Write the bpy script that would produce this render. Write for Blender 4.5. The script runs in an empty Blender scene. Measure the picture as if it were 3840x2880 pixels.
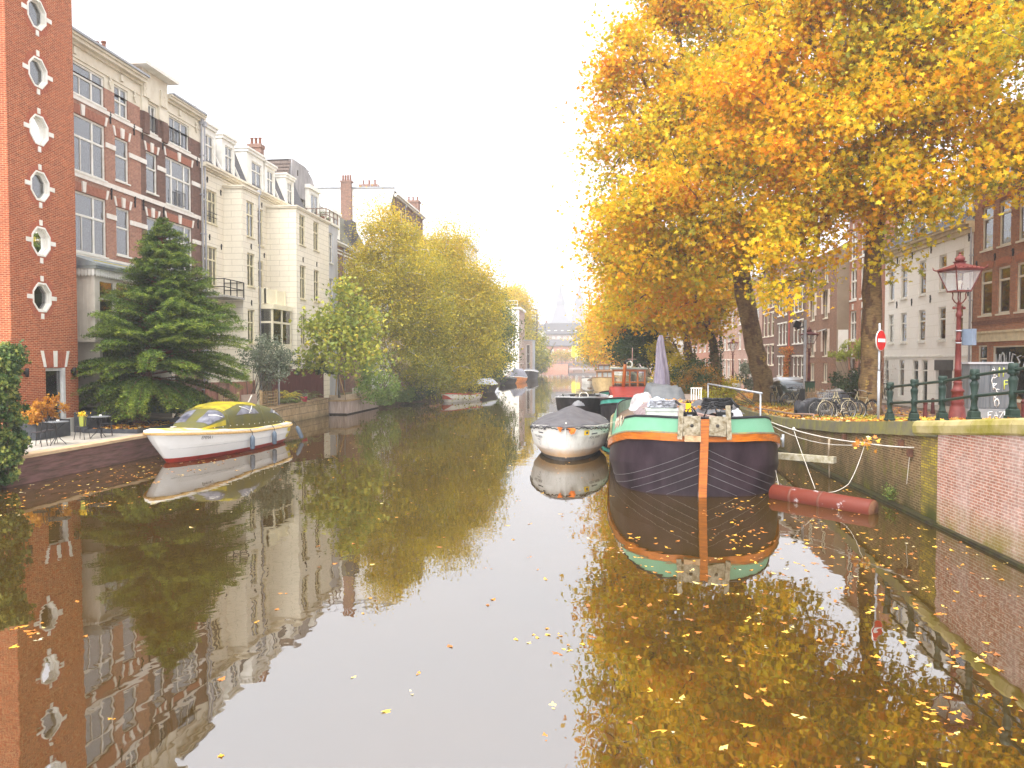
import bpy, bmesh, math, random
import numpy as np
from mathutils import Vector, Matrix
R = math.radians
scn = bpy.context.scene
col = scn.collection

# ---------------------------------------------------------------- camera, sky, sun, exposure
cam_d = bpy.data.cameras.new('camera'); cam = bpy.data.objects.new('camera', cam_d); col.objects.link(cam)
cam.location = (0, 0, 3.7); cam.rotation_euler = (R(90 - 1.79), 0, R(6.0))
cam_d.sensor_width = 36; cam_d.lens = 27.05; cam_d.clip_end = 3000; cam_d.clip_start = .05
scn.camera = cam
world = bpy.data.worlds.new('World'); scn.world = world; world.use_nodes = True
wn = world.node_tree; bg = wn.nodes['Background']
sky = wn.nodes.new('ShaderNodeTexSky'); sky.sky_type = 'NISHITA'; sky.sun_disc = False
sky.sun_elevation = R(60); sky.sun_rotation = R(198); sky.dust_density = 6; sky.air_density = 1.0; sky.ozone_density = 1.0
hs = wn.nodes.new('ShaderNodeHueSaturation'); hs.inputs['Saturation'].default_value = .12; hs.inputs['Value'].default_value = 1.0
wn.links.new(sky.outputs[0], hs.inputs['Color']); oc = wn.nodes.new('ShaderNodeMix'); oc.data_type = 'RGBA'; oc.inputs[0].default_value = .6; oc.inputs[7].default_value = (3.0, 3.1, 3.42, 1)  # cloud layer: even light grey over the clear-sky gradient
wn.links.new(hs.outputs[0], oc.inputs[6]); wn.links.new(oc.outputs[2], bg.inputs['Color'])
bg.inputs['Strength'].default_value = .15
sun_d = bpy.data.lights.new('sun', 'SUN'); sun_d.energy = 1.25; sun_d.angle = R(75); sun_d.color = (1, .96, .9)
sun = bpy.data.objects.new('sun', sun_d); col.objects.link(sun)
sdir = Vector((math.sin(R(198)) * math.cos(R(60)), math.cos(R(198)) * math.cos(R(60)), math.sin(R(60))))
sun.rotation_euler = sdir.to_track_quat('Z', 'Y').to_euler(); sun.location = (20, 0, 60)
scn.view_settings.view_transform = 'Standard'; scn.view_settings.look = 'None'
scn.view_settings.exposure = 2.0; scn.view_settings.gamma = 1.0
scn.cycles.max_bounces = 7; scn.cycles.diffuse_bounces = 3; scn.cycles.glossy_bounces = 4
scn.cycles.transparent_max_bounces = 10; scn.cycles.volume_bounces = 1; scn.cycles.transmission_bounces = 4
scn.cycles.use_denoising = True; scn.cycles.use_adaptive_sampling = True; scn.cycles.adaptive_threshold = .02

# ---------------------------------------------------------------- materials
def nodes(name):
    m = bpy.data.materials.new(name); m.use_nodes = True
    nt = m.node_tree; b = nt.nodes['Principled BSDF']
    return m, nt, b
def N(nt, t, **kw):
    n = nt.nodes.new(t)
    for k, v in kw.items():
        if hasattr(n, k) and not k.startswith('i_'): setattr(n, k, v)
    return n
def c4(c): return (c[0], c[1], c[2], 1)
def mixc(nt, fac, a, b, mode='MIX'):
    n = nt.nodes.new('ShaderNodeMix'); n.data_type = 'RGBA'; n.blend_type = mode
    for s, v in ((n.inputs[0], fac), (n.inputs[6], a), (n.inputs[7], b)):
        if isinstance(v, bpy.types.NodeSocket): nt.links.new(v, s)
        elif isinstance(v, (int, float)): s.default_value = v
        else: s.default_value = c4(v)
    return n.outputs[2]
def noise(nt, scale, detail=4, rough=.6, vec=None, stretch=None):
    n = nt.nodes.new('ShaderNodeTexNoise'); n.inputs['Scale'].default_value = scale; n.inputs['Detail'].default_value = detail
    n.inputs['Roughness'].default_value = rough
    if vec is None: vec = nt.nodes.new('ShaderNodeTexCoord').outputs['Object']
    if stretch:
        mp = nt.nodes.new('ShaderNodeMapping'); mp.inputs['Scale'].default_value = stretch
        nt.links.new(vec, mp.inputs['Vector']); vec = mp.outputs[0]
    nt.links.new(vec, n.inputs['Vector'])
    return n.outputs['Fac']
def ramp(nt, fac, stops, interp='LINEAR'):
    n = nt.nodes.new('ShaderNodeValToRGB'); n.color_ramp.interpolation = interp
    e = n.color_ramp.elements
    while len(e) < len(stops): e.new(.5)
    for k, (p, c) in enumerate(stops):
        e[k].position = p; e[k].color = c4(c) if not isinstance(c, (int, float)) else (c, c, c, 1)
    nt.links.new(fac, n.inputs[0]); return n.outputs[0]
def bump(nt, b, h, strength=.3, dist=.02):
    n = nt.nodes.new('ShaderNodeBump'); n.inputs['Strength'].default_value = strength; n.inputs['Distance'].default_value = dist
    nt.links.new(h, n.inputs['Height']); nt.links.new(n.outputs[0], b.inputs['Normal'])
_M = {}
def M(name, c, rough=.6, c2=None, scale=3, stretch=None, metal=0, bmp=0, bscale=30, ior=None, detail=5, lo=.38, hi=.66, coat=0):
    if name in _M: return _M[name]
    m, nt, b = nodes(name)
    if c2 is None: c2 = tuple(x * .72 for x in c)
    f = ramp(nt, noise(nt, scale, detail, stretch=stretch), [(lo, 0.), (hi, 1.)])
    nt.links.new(mixc(nt, f, c, c2), b.inputs['Base Color'])
    b.inputs['Roughness'].default_value = rough; b.inputs['Metallic'].default_value = metal
    if ior: b.inputs['IOR'].default_value = ior
    elif not coat and not metal: b.inputs['Specular IOR Level'].default_value = .22
    if coat: b.inputs['Coat Weight'].default_value = coat
    if bmp: bump(nt, b, noise(nt, bscale, 4, stretch=stretch), bmp, .01)
    _M[name] = m; return m
def uvz(nt, horiz=False):
    g = nt.nodes.new('ShaderNodeNewGeometry'); s = nt.nodes.new('ShaderNodeSeparateXYZ'); nt.links.new(g.outputs['Position'], s.inputs[0])
    cb = nt.nodes.new('ShaderNodeCombineXYZ')
    if horiz: nt.links.new(s.outputs[0], cb.inputs[0]); nt.links.new(s.outputs[1], cb.inputs[1])
    else:
        a = nt.nodes.new('ShaderNodeMath'); a.operation = 'ADD'
        nt.links.new(s.outputs[0], a.inputs[0]); nt.links.new(s.outputs[1], a.inputs[1])
        nt.links.new(a.outputs[0], cb.inputs[0]); nt.links.new(s.outputs[2], cb.inputs[1])
    return cb.outputs[0], s
def brick(name, c1, c2, mortar, bw=.22, bh=.065, ms=.011, rough=.85, grime=(.08, .05, .03), gamt=.35, moss=None, horiz=False, gscale=.9, bmp=.5, algae=None, mott=(.8, 1.12)):
    if name in _M: return _M[name]
    m, nt, b = nodes(name)
    v, sep = uvz(nt, horiz)
    t = nt.nodes.new('ShaderNodeTexBrick'); nt.links.new(v, t.inputs['Vector'])
    t.inputs['Scale'].default_value = 1; t.inputs['Brick Width'].default_value = bw; t.inputs['Row Height'].default_value = bh
    t.inputs['Mortar Size'].default_value = ms; t.inputs['Mortar Smooth'].default_value = .3; t.inputs['Bias'].default_value = 0
    t.inputs['Color1'].default_value = c4(c1); t.inputs['Color2'].default_value = c4(c2); t.inputs['Mortar'].default_value = c4(mortar)
    c = t.outputs['Color']
    f = ramp(nt, noise(nt, gscale, 6, .65, stretch=(1, 1, .45)), [(.42, 0.), (.75, gamt)])
    c = mixc(nt, f, c, grime)
    f2 = ramp(nt, noise(nt, 7, 3), [(.35, mott[0]), (.7, mott[1])])
    c = mixc(nt, 1.0, c, f2, 'MULTIPLY')
    if moss:  # (colour, z level below which it grows, noise scale)
        mr = nt.nodes.new('ShaderNodeMapRange'); mr.inputs[1].default_value = moss[1]; mr.inputs[2].default_value = moss[2]
        mr.inputs[3].default_value = 0; mr.inputs[4].default_value = 1; nt.links.new(sep.outputs[2], mr.inputs[0])
        ad = nt.nodes.new('ShaderNodeMath'); ad.operation = 'MULTIPLY'; nt.links.new(mr.outputs[0], ad.inputs[0])
        nt.links.new(ramp(nt, noise(nt, 1.6, 6, .7), [(.3, .1), (.6, 1.)]), ad.inputs[1])
        c = mixc(nt, ad.outputs[0], c, moss[0])
    if algae:
        c = mixc(nt, ramp(nt, noise(nt, algae[1], 7, .7), [(algae[2], 0.), (algae[2] + .1, .85)]), c, algae[0])
    nt.links.new(c, b.inputs['Base Color']); b.inputs['Roughness'].default_value = rough; b.inputs['Specular IOR Level'].default_value = .15
    if bmp: bump(nt, b, t.outputs['Fac'], -bmp, .012)
    _M[name] = m; return m
def leafmat(name, stops, trans=.35, rough=.55):
    if name in _M: return _M[name]
    m, nt, b = nodes(name)
    a = nt.nodes.new('ShaderNodeAttribute'); a.attribute_name = 'lc'
    c = ramp(nt, a.outputs['Fac'], stops)
    nt.links.new(c, b.inputs['Base Color']); b.inputs['Roughness'].default_value = rough; b.inputs['Specular IOR Level'].default_value = .25
    tr = nt.nodes.new('ShaderNodeBsdfTranslucent'); nt.links.new(c, tr.inputs[0])
    mx = nt.nodes.new('ShaderNodeMixShader'); mx.inputs[0].default_value = trans
    nt.links.new(b.outputs[0], mx.inputs[1]); nt.links.new(tr.outputs[0], mx.inputs[2])
    nt.links.new(mx.outputs[0], nt.nodes['Material Output'].inputs[0])
    _M[name] = m; return m
def glassmat(name, tint=(.02, .025, .028), fmin=.16):
    m, nt, b = nodes(name); b.inputs['Base Color'].default_value = (.9, .93, .94, 1)
    tr = nt.nodes.new('ShaderNodeBsdfTransparent'); tr.inputs[0].default_value = (.82, .85, .84, 1)
    gl = nt.nodes.new('ShaderNodeBsdfGlossy'); gl.inputs['Roughness'].default_value = .02; gl.inputs['Color'].default_value = (1, 1, 1, 1)
    n = nt.nodes.new('ShaderNodeBump'); n.inputs['Strength'].default_value = .04; n.inputs['Distance'].default_value = .05
    nt.links.new(noise(nt, 1.2, 2), n.inputs['Height']); nt.links.new(n.outputs[0], gl.inputs['Normal'])
    fr = nt.nodes.new('ShaderNodeFresnel'); fr.inputs[0].default_value = 2.4
    mx = nt.nodes.new('ShaderNodeMixShader'); nt.links.new(fr.outputs[0], mx.inputs[0])
    nt.links.new(tr.outputs[0], mx.inputs[1]); nt.links.new(gl.outputs[0], mx.inputs[2])
    nt.links.new(mx.outputs[0], nt.nodes['Material Output'].inputs[0])
    _M[name] = m; return m

# ---------------------------------------------------------------- mesh builder
class MB:
    def __init__(s, f=None): s.v = []; s.f = []; s.mi = []; s.sm = []; s.m = 0; s.smooth = False; s.map = f
    def add(s, vs, fs):
        o = len(s.v); s.v += [tuple(p) for p in vs]
        for f in fs: s.f.append(tuple(i + o for i in f)); s.mi.append(s.m); s.sm.append(s.smooth)
        return s
    def box(s, x0, x1, y0, y1, z0, z1):
        return s.add([(x0, y0, z0), (x1, y0, z0), (x1, y1, z0), (x0, y1, z0), (x0, y0, z1), (x1, y0, z1), (x1, y1, z1), (x0, y1, z1)],
                     [(0, 3, 2, 1), (4, 5, 6, 7), (0, 1, 5, 4), (1, 2, 6, 5), (2, 3, 7, 6), (3, 0, 4, 7)])
    def obox(s, c, size, rot=(0, 0, 0), taper=1.0):
        M4 = Matrix.Translation(c) @ Matrix.Rotation(rot[2], 4, 'Z') @ Matrix.Rotation(rot[1], 4, 'Y') @ Matrix.Rotation(rot[0], 4, 'X')
        a, b, d = [k / 2 for k in size]; t = taper
        vs = [M4 @ Vector(p) for p in ((-a, -b, -d), (a, -b, -d), (a, b, -d), (-a, b, -d), (-a * t, -b * t, d), (a * t, -b * t, d), (a * t, b * t, d), (-a * t, b * t, d))]
        return s.add(vs, [(0, 3, 2, 1), (4, 5, 6, 7), (0, 1, 5, 4), (1, 2, 6, 5), (2, 3, 7, 6), (3, 0, 4, 7)])
    def bar(s, p, q, w, h=None):
        p, q = Vector(p), Vector(q); h = h or w; d = (q - p).normalized()
        up = Vector((0, 0, 1)) if abs(d.z) < .95 else Vector((0, 1, 0))
        a = d.cross(up).normalized() * w / 2; b = a.cross(d).normalized() * h / 2
        vs = [p - a - b, p + a - b, p + a + b, p - a + b, q - a - b, q + a - b, q + a + b, q - a + b]
        return s.add(vs, [(0, 1, 2, 3), (7, 6, 5, 4), (0, 4, 5, 1), (1, 5, 6, 2), (2, 6, 7, 3), (3, 7, 4, 0)])
    def tube(s, pts, r, n=8, cap=True):
        pts = [Vector(p) for p in pts]; L = len(pts); rs = r if isinstance(r, (list, tuple)) else [r] * L
        sm = s.smooth; s.smooth = True; rings = []; ref = None
        for i, p in enumerate(pts):
            d = (pts[min(i + 1, L - 1)] - pts[max(i - 1, 0)])
            d = d.normalized() if d.length > 1e-9 else Vector((0, 0, 1))
            if ref is None: ref = Vector((1, 0, 0)) if abs(d.x) < .8 else Vector((0, 1, 0))
            a = d.cross(ref).normalized(); b = d.cross(a).normalized(); ref = b.cross(d) * 1.0 if False else ref
            rings.append([p + (a * math.cos(2 * math.pi * k / n) + b * math.sin(2 * math.pi * k / n)) * rs[i] for k in range(n)])
        vs = [p for rg in rings for p in rg]; fs = []
        for i in range(L - 1):
            for k in range(n): fs.append((i * n + k, i * n + (k + 1) % n, (i + 1) * n + (k + 1) % n, (i + 1) * n + k))
        if cap: fs += [tuple(range(n))[::-1], tuple(range((L - 1) * n, L * n))]
        s.add(vs, fs); s.smooth = sm; return s
    def lathe(s, prof, c=(0, 0, 0), n=16, sides=None, rot=0):
        sm = s.smooth; s.smooth = n > 8
        vs = []; fs = []
        for (r, z) in prof:
            for k in range(n):
                a = 2 * math.pi * (k + .5) / n + rot; vs.append((c[0] + r * math.cos(a), c[1] + r * math.sin(a), c[2] + z))
        for i in range(len(prof) - 1):
            for k in range(n): fs.append((i * n + k, i * n + (k + 1) % n, (i + 1) * n + (k + 1) % n, (i + 1) * n + k))
        fs += [tuple(range(n))[::-1], tuple(range((len(prof) - 1) * n, len(prof) * n))]
        s.add(vs, fs); s.smooth = sm; return s
    def prism(s, poly, a0, a1, ax='z'):
        n = len(poly)
        def P3(p, a): return {'z': (p[0], p[1], a), 'y': (p[0], a, p[1]), 'x': (a, p[0], p[1])}[ax]
        vs = [P3(p, a0) for p in poly] + [P3(p, a1) for p in poly]
        return s.add(vs, [tuple(range(n))[::-1], tuple(range(n, 2 * n))] + [(i, (i + 1) % n, (i + 1) % n + n, i + n) for i in range(n)])
    def quad(s, *p): return s.add(p, [tuple(range(len(p)))])
    def grid(s, rows, closed=False):
        m = len(rows[0]); vs = [p for r in rows for p in r]; fs = []
        for i in range(len(rows) - 1):
            for k in range(m if closed else m - 1): fs.append((i * m + k, i * m + (k + 1) % m, (i + 1) * m + (k + 1) % m, (i + 1) * m + k))
        return s.add(vs, fs)
    def ball(s, c, r, n=10):
        rx = r if isinstance(r, (tuple, list)) else (r, r, r); sm = s.smooth; s.smooth = True
        rows = []
        for i in range(n // 2 + 1):
            t = math.pi * i / (n // 2); rows.append([(c[0] + rx[0] * math.sin(t) * math.cos(2 * math.pi * k / n), c[1] + rx[1] * math.sin(t) * math.sin(2 * math.pi * k / n), c[2] + rx[2] * math.cos(t)) for k in range(n)])
        s.grid(rows, True); s.smooth = sm; return s
    def build(s, name, mats, parent=None, loc=None):
        me = bpy.data.meshes.new(name); v = [s.map(*p) for p in s.v] if s.map else s.v
        me.from_pydata([tuple(p) for p in v], [], s.f)
        if not isinstance(mats, (list, tuple)): mats = [mats]
        for m in mats: me.materials.append(m)
        me.polygons.foreach_set('material_index', s.mi); me.polygons.foreach_set('use_smooth', s.sm)
        if len(s.f) < 20000:
            b = bmesh.new(); b.from_mesh(me); bmesh.ops.recalc_face_normals(b, faces=b.faces); b.to_mesh(me); b.free()
        me.update()
        o = bpy.data.objects.new(name, me); col.objects.link(o)
        if parent is not None: attach(o, parent)
        if loc: o.location = loc
        return o
def attach(o, parent):
    o.parent = parent
    if parent.get('_w'): o.matrix_parent_inverse = Matrix.Translation(-parent.location)
def thing(name, label, cat, loc=(0, 0, 0), group=None, world=True, rz=0):
    o = bpy.data.objects.new(name, None); col.objects.link(o); o.location = loc; o.rotation_euler = (0, 0, rz)
    o.empty_display_size = .2
    o['label'] = label; o['category'] = cat
    if group: o['group'] = group
    if world: o['_w'] = 1
    return o
def tag(o, label, cat, group=None, kind=None):
    o['label'] = label; o['category'] = cat
    if group: o['group'] = group
    if kind: o['kind'] = kind
    return o
def struct(o, kind='structure'):
    o['kind'] = kind; return o
def kids(o): return [c for c in bpy.data.objects if c.parent == o]
def dup(root, loc, rz, label, scale=None, group=None):
    r = root.copy(); col.objects.link(r); r.location = loc; r.rotation_euler = (0, 0, rz); r['label'] = label
    if scale: r.scale = (scale,) * 3
    if group: r['group'] = group
    for ch in kids(root):
        c = ch.copy(); col.objects.link(c); c.parent = r; c.matrix_parent_inverse = ch.matrix_parent_inverse.copy()
        for g in kids(ch):
            d = g.copy(); col.objects.link(d); d.parent = c
    return r
def smoothstep(x, pts):
    for (a, za), (b, zb) in zip(pts, pts[1:]):
        if x <= b: return za if x <= a else za + (zb - za) * (x - a) / (b - a)
    return pts[-1][1]
def gz(y):  # street level, rising to the bridge
    return smoothstep(y, [(4, 2.85), (12, 2.78), (14.7, 2.62), (18.3, 2.28), (21, 2.08), (25, 1.75), (32, 1.33), (38, 1.17), (60, 1.13), (900, 1.13)])

# haze: one even volume around everything
hb = MB().box(-520, 520, -60, 1000, -2.5, 92)
hm = bpy.data.materials.new('haze_air'); hm.use_nodes = True; nt = hm.node_tree; nt.nodes.clear()
ho = nt.nodes.new('ShaderNodeOutputMaterial'); hv = nt.nodes.new('ShaderNodeVolumePrincipled')
hv.inputs['Color'].default_value = (.97, .975, 1, 1); hv.inputs['Density'].default_value = .0008; hv.inputs['Anisotropy'].default_value = .2
nt.links.new(hv.outputs[0], ho.inputs['Volume'])
haze = struct(hb.build('haze', hm), 'stuff')
# ---------------------------------------------------------------- shared materials
white = M('white_paint', (.78, .76, .70), .5, (.66, .63, .55), 2)
cream = M('cream_paint', (.72, .66, .53), .5, (.62, .55, .42), 2)
glass = glassmat('window_glass')
room = M('dark_interior', (.05, .045, .04), .9)
curtain_m = M('curtain_cloth', (.62, .60, .56), .9, (.45, .43, .40), 6, stretch=(1, 6, .3))
slate = M('roof_slate', (.12, .115, .12), .7, (.06, .058, .06), 9)
lead = M('zinc_sheet', (.36, .37, .39), .45, (.26, .27, .29), 3)
black = M('black_metal', (.010, .010, .011), .45, (.02, .02, .02), 20)
pipe_m = M('grey_pipe', (.42, .42, .44), .5, (.32, .32, .34), 4)
wood_old = M('weathered_wood', (.34, .27, .19), .85, (.17, .125, .085), 5, stretch=(6, 6, .6), bmp=.4)
stone = M('pale_stone', (.52, .47, .38), .8, (.36, .31, .23), 3, bmp=.3)
terracotta = M('terracotta', (.24, .10, .06), .8, (.16, .07, .045), 8)
anchor_m = M('iron_anchor', (.03, .025, .025), .6)

# ---------------------------------------------------------------- water
def build_water():
    m, nt, b = nodes('canal_water')
    c = mixc(nt, ramp(nt, noise(nt, .15, 3), [(.35, 0.), (.7, 1.)]), (.045, .024, .003), (.03, .018, .003))
    nt.links.new(c, b.inputs['Base Color']); b.inputs['Roughness'].default_value = .015; b.inputs['IOR'].default_value = 3.6
    n1 = noise(nt, 1.0, 3, .55, stretch=(1.1, .8, 1)); n2 = noise(nt, .25, 2, .5)
    ad = nt.nodes.new('ShaderNodeMath'); ad.operation = 'MULTIPLY'; nt.links.new(n1, ad.inputs[0]); nt.links.new(ramp(nt, n2, [(.35, .25), (.7, 1.)]), ad.inputs[1])
    bump(nt, b, ad.outputs[0], .55, .012)
    w = MB(); w.quad((-420, -40, 0), (420, -40, 0), (420, 900, 0), (-420, 900, 0))
    struct(w.build('canal_water', m))
build_water()

# ---------------------------------------------------------------- leaves
MAPLE = [(0, -.5), (.10, -.22), (.46, -.30), (.30, -.05), (.50, .18), (.20, .16), (0, .55), (-.20, .16), (-.50, .18), (-.30, -.05), (-.46, -.30), (-.10, -.22)]
DIAM = [(0, -.5), (.27, -.05), (0, .5), (-.27, -.05)]
NEED = [(0, -.5), (.11, -.1), (0, .5), (-.11, -.1)]
TUFT = [(0, -.5), (.2, .1), (.45, .25), (.12, .2), (0, .6), (-.12, .2), (-.45, .25), (-.2, .1)]
def leaf_mesh(name, pts, size, shape, mat, rng, clump=None, flat=.5, cdir=None, lc=None, jit=.35, parent=None, mats=None):
    n = len(pts); t = np.array(shape, float); k = len(t)
    nrm = rng.normal(size=(n, 3)); nrm[:, 2] += flat * 1.5
    if cdir is not None: nrm = nrm * .5 + cdir
    nrm /= np.linalg.norm(nrm, axis=1)[:, None] + 1e-9
    a = rng.normal(size=(n, 3)); a -= (a * nrm).sum(1)[:, None] * nrm; a /= np.linalg.norm(a, axis=1)[:, None] + 1e-9
    b = np.cross(nrm, a); s = size * (1 - jit + 2 * jit * rng.random(n))
    fold = (np.abs(t[:, 0]) * .35)
    V = pts[:, None, :] + s[:, None, None] * (t[None, :, 0, None] * a[:, None, :] + t[None, :, 1, None] * b[:, None, :] - fold[None, :, None] * nrm[:, None, :])
    me = bpy.data.meshes.new(name); me.vertices.add(n * k); me.vertices.foreach_set('co', V.reshape(-1).astype(np.float32))
    me.loops.add(n * k); me.loops.foreach_set('vertex_index', np.arange(n * k, dtype=np.int32))
    me.polygons.add(n); me.polygons.foreach_set('loop_start', np.arange(0, n * k, k, dtype=np.int32))
    try: me.polygons.foreach_set('loop_total', np.full(n, k, dtype=np.int32))
    except Exception: pass
    me.update(calc_edges=True)
    at = me.attributes.new('lc', 'FLOAT', 'FACE'); at.data.foreach_set('value', np.clip(lc if lc is not None else rng.random(n), 0, 1).astype(np.float32))
    me.materials.append(mat)
    o = bpy.data.objects.new(name, me); col.objects.link(o)
    if parent is not None: attach(o, parent)
    return o
def blob_points(blobs, n, rng, shell=.55):
    w = np.array([b[3] * b[4] * b[5] for b in blobs]) ** .8; w /= w.sum()
    idx = rng.choice(len(blobs), n, p=w); B = np.array([b[:6] for b in blobs])[idx]
    d = rng.normal(size=(n, 3)); d /= np.linalg.norm(d, axis=1)[:, None]
    r = shell + (1 - shell) * rng.random(n); r = np.where(rng.random(n) < .35, rng.random(n) ** .5, r)
    return B[:, :3] + d * B[:, 3:6] * r[:, None]
def tree(name, label, cat, trunk, blobs, leafmat_, nclump=160, per=120, size=.2, shape=MAPLE, sig=.6, seed=1, bark=None, group=None, flat=.5,
         limbs=True, shell=.5, lcbase=.5, lcamp=.5, zshift=0, rmin=.012, limb_from=.35, extra=None, droop=0, ytilt=0):
    rng = np.random.default_rng(seed); base = trunk[0][:3]
    T = thing(name, label, cat, base, group)
    C = blob_points(blobs, nclump, rng, shell)
    if extra is not None: C = np.vstack([C, np.array(extra)])
    P = [Vector(p[:3]) for p in trunk]; rr = [p[3] for p in trunk]
    tb = MB()
    wob = []
    # trunk ring surface with slight irregularity
    fine = []; fr = []
    for i in range(len(P) - 1):
        for q in range(4):
            t = q / 4; fine.append(P[i].lerp(P[i + 1], t) + Vector(rng.normal(size=3)) * rr[i] * .05); fr.append((rr[i] * (1 - t) + rr[i + 1] * t) * (1 + rng.normal() * .04))
    fine.append(P[-1]); fr.append(rr[-1])
    fr[0] *= 1.35; fr[1] *= 1.1
    tb.tube(fine, fr, 14)
    tb.build('trunk', bark, T)
    # limbs: connect each clump centre to the nearest node that is nearer the trunk
    nodes_ = [(p, i) for i, p in enumerate(fine)]
    NP = np.array([list(p) for p in fine]); par = [max(i - 1, 0) for i in range(len(fine))]
    depth = [0.] * len(fine); start = int(len(fine) * limb_from); isT = len(fine)
    order = np.argsort([min((Vector(c) - p).length for p in fine[start:]) for c in C])
    if limbs:
        for ci in order:
            c = C[ci]; d = np.linalg.norm(NP - c, axis=1) + np.array(depth) * .25
            d[:start] = 1e9; j = int(np.argmin(d)); a = NP[j]
            L = np.linalg.norm(c - a); mid = a * .5 + c * .5 + rng.normal(size=3) * L * .07; mid[2] += L * .05
            NP = np.vstack([NP, mid, c]); par += [j, len(NP) - 2]; depth += [depth[j] + L / 2, depth[j] + L]
        cnt = np.ones(len(NP))
        for i in range(len(NP) - 1, isT - 1, -1): cnt[par[i]] += cnt[i] if par[i] >= isT else 0
        lb = MB()
        for i in range(isT, len(NP)):
            r1 = min(rmin * cnt[i] ** .55, rr[-1] * .95); j = par[i]
            r0 = min(rmin * cnt[j] ** .55, rr[-1] * .95) if j >= isT else r1 * 1.15
            lb.tube([NP[j], NP[i]], [max(r0, r1) if j >= isT else r0, r1], 5, False)
        lb.build('limbs', bark, T)
    n = len(C) * per; ci = np.repeat(np.arange(len(C)), per)
    cs = sig * (.7 + .6 * rng.random(len(C)))
    off = rng.normal(size=(n, 3)) * cs[ci][:, None]; off[:, 2] *= .7
    if droop: off[:, 2] -= np.abs(rng.normal(size=n)) * droop
    pts = C[ci] + off
    crand = rng.random(len(C)); zz = (pts[:, 2] - pts[:, 2].min()) / (np.ptp(pts[:, 2]) + 1e-6)
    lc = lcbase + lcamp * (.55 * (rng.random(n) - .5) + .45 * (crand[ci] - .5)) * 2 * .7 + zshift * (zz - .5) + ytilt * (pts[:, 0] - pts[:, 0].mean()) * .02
    keep = pts[:, 2] > .12
    leaf_mesh('crown', pts[keep], size, shape, leafmat_, rng, flat=flat, lc=lc[keep], parent=T)
    return T
AUT = leafmat('autumn_leaf', [(0, (.10, .13, .02)), (.2, (.34, .33, .025)), (.4, (.66, .52, .015)), (.62, (.80, .47, .008)), (.82, (.78, .31, .008)), (1, (.50, .12, .01))], .42)
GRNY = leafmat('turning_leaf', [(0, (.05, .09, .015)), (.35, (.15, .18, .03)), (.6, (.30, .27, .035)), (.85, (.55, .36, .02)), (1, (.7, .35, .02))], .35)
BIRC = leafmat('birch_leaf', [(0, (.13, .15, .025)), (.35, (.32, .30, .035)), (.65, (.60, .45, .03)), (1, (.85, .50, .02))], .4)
DGRN = leafmat('dark_green_leaf', [(0, (.015, .035, .012)), (.5, (.04, .075, .022)), (.85, (.10, .14, .035)), (1, (.2, .2, .05))], .25)
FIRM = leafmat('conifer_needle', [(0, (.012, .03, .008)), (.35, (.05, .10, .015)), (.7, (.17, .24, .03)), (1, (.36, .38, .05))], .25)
PALE = leafmat('pale_leaf', [(0, (.06, .09, .05)), (.5, (.16, .19, .12)), (1, (.36, .38, .27))], .25)
YEL = leafmat('yellow_leaf', [(0, (.25, .25, .03)), (.5, (.6, .5, .03)), (1, (.8, .55, .03))], .35)
ORG = leafmat('orange_leaf', [(0, (.14, .13, .03)), (.4, (.45, .22, .03)), (.8, (.6, .15, .02)), (1, (.4, .06, .02))], .3)
FALL = leafmat('fallen_leaf', [(0, (.28, .10, .03)), (.4, (.55, .20, .03)), (.7, (.72, .38, .04)), (.9, (.78, .52, .08)), (1, (.62, .55, .35))], .1)
def planebark():
    m, nt, b = nodes('plane_bark')
    f = ramp(nt, noise(nt, 2.2, 5, .6, stretch=(1, 1, .6)), [(.40, 0.), (.5, 1.)], 'EASE')
    f2 = ramp(nt, noise(nt, 9, 4, stretch=(.6, .6, 2.2)), [(.35, .55), (.65, 1.15)])
    c = mixc(nt, f, (.12, .062, .026), (.22, .14, .055)); c = mixc(nt, ramp(nt, noise(nt, 1.7, 3), [(.62, 0.), (.66, .9)]), c, (.40, .26, .05))
    c = mixc(nt, 1.0, c, f2, 'MULTIPLY'); nt.links.new(c, b.inputs['Base Color']); b.inputs['Roughness'].default_value = .85
    bump(nt, b, noise(nt, 7, 5, stretch=(.5, .5, 2.5)), .8, .05); return m
BARK = planebark(); BARKG = M('grey_bark', (.17, .14, .10), .9, (.08, .065, .05), 6, stretch=(1, 1, .4), bmp=.5, bscale=12)
BARKR = M('reddish_bark', (.20, .07, .04), .9, (.10, .04, .025), 6, stretch=(2, 2, .4), bmp=.6, bscale=14)
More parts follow.
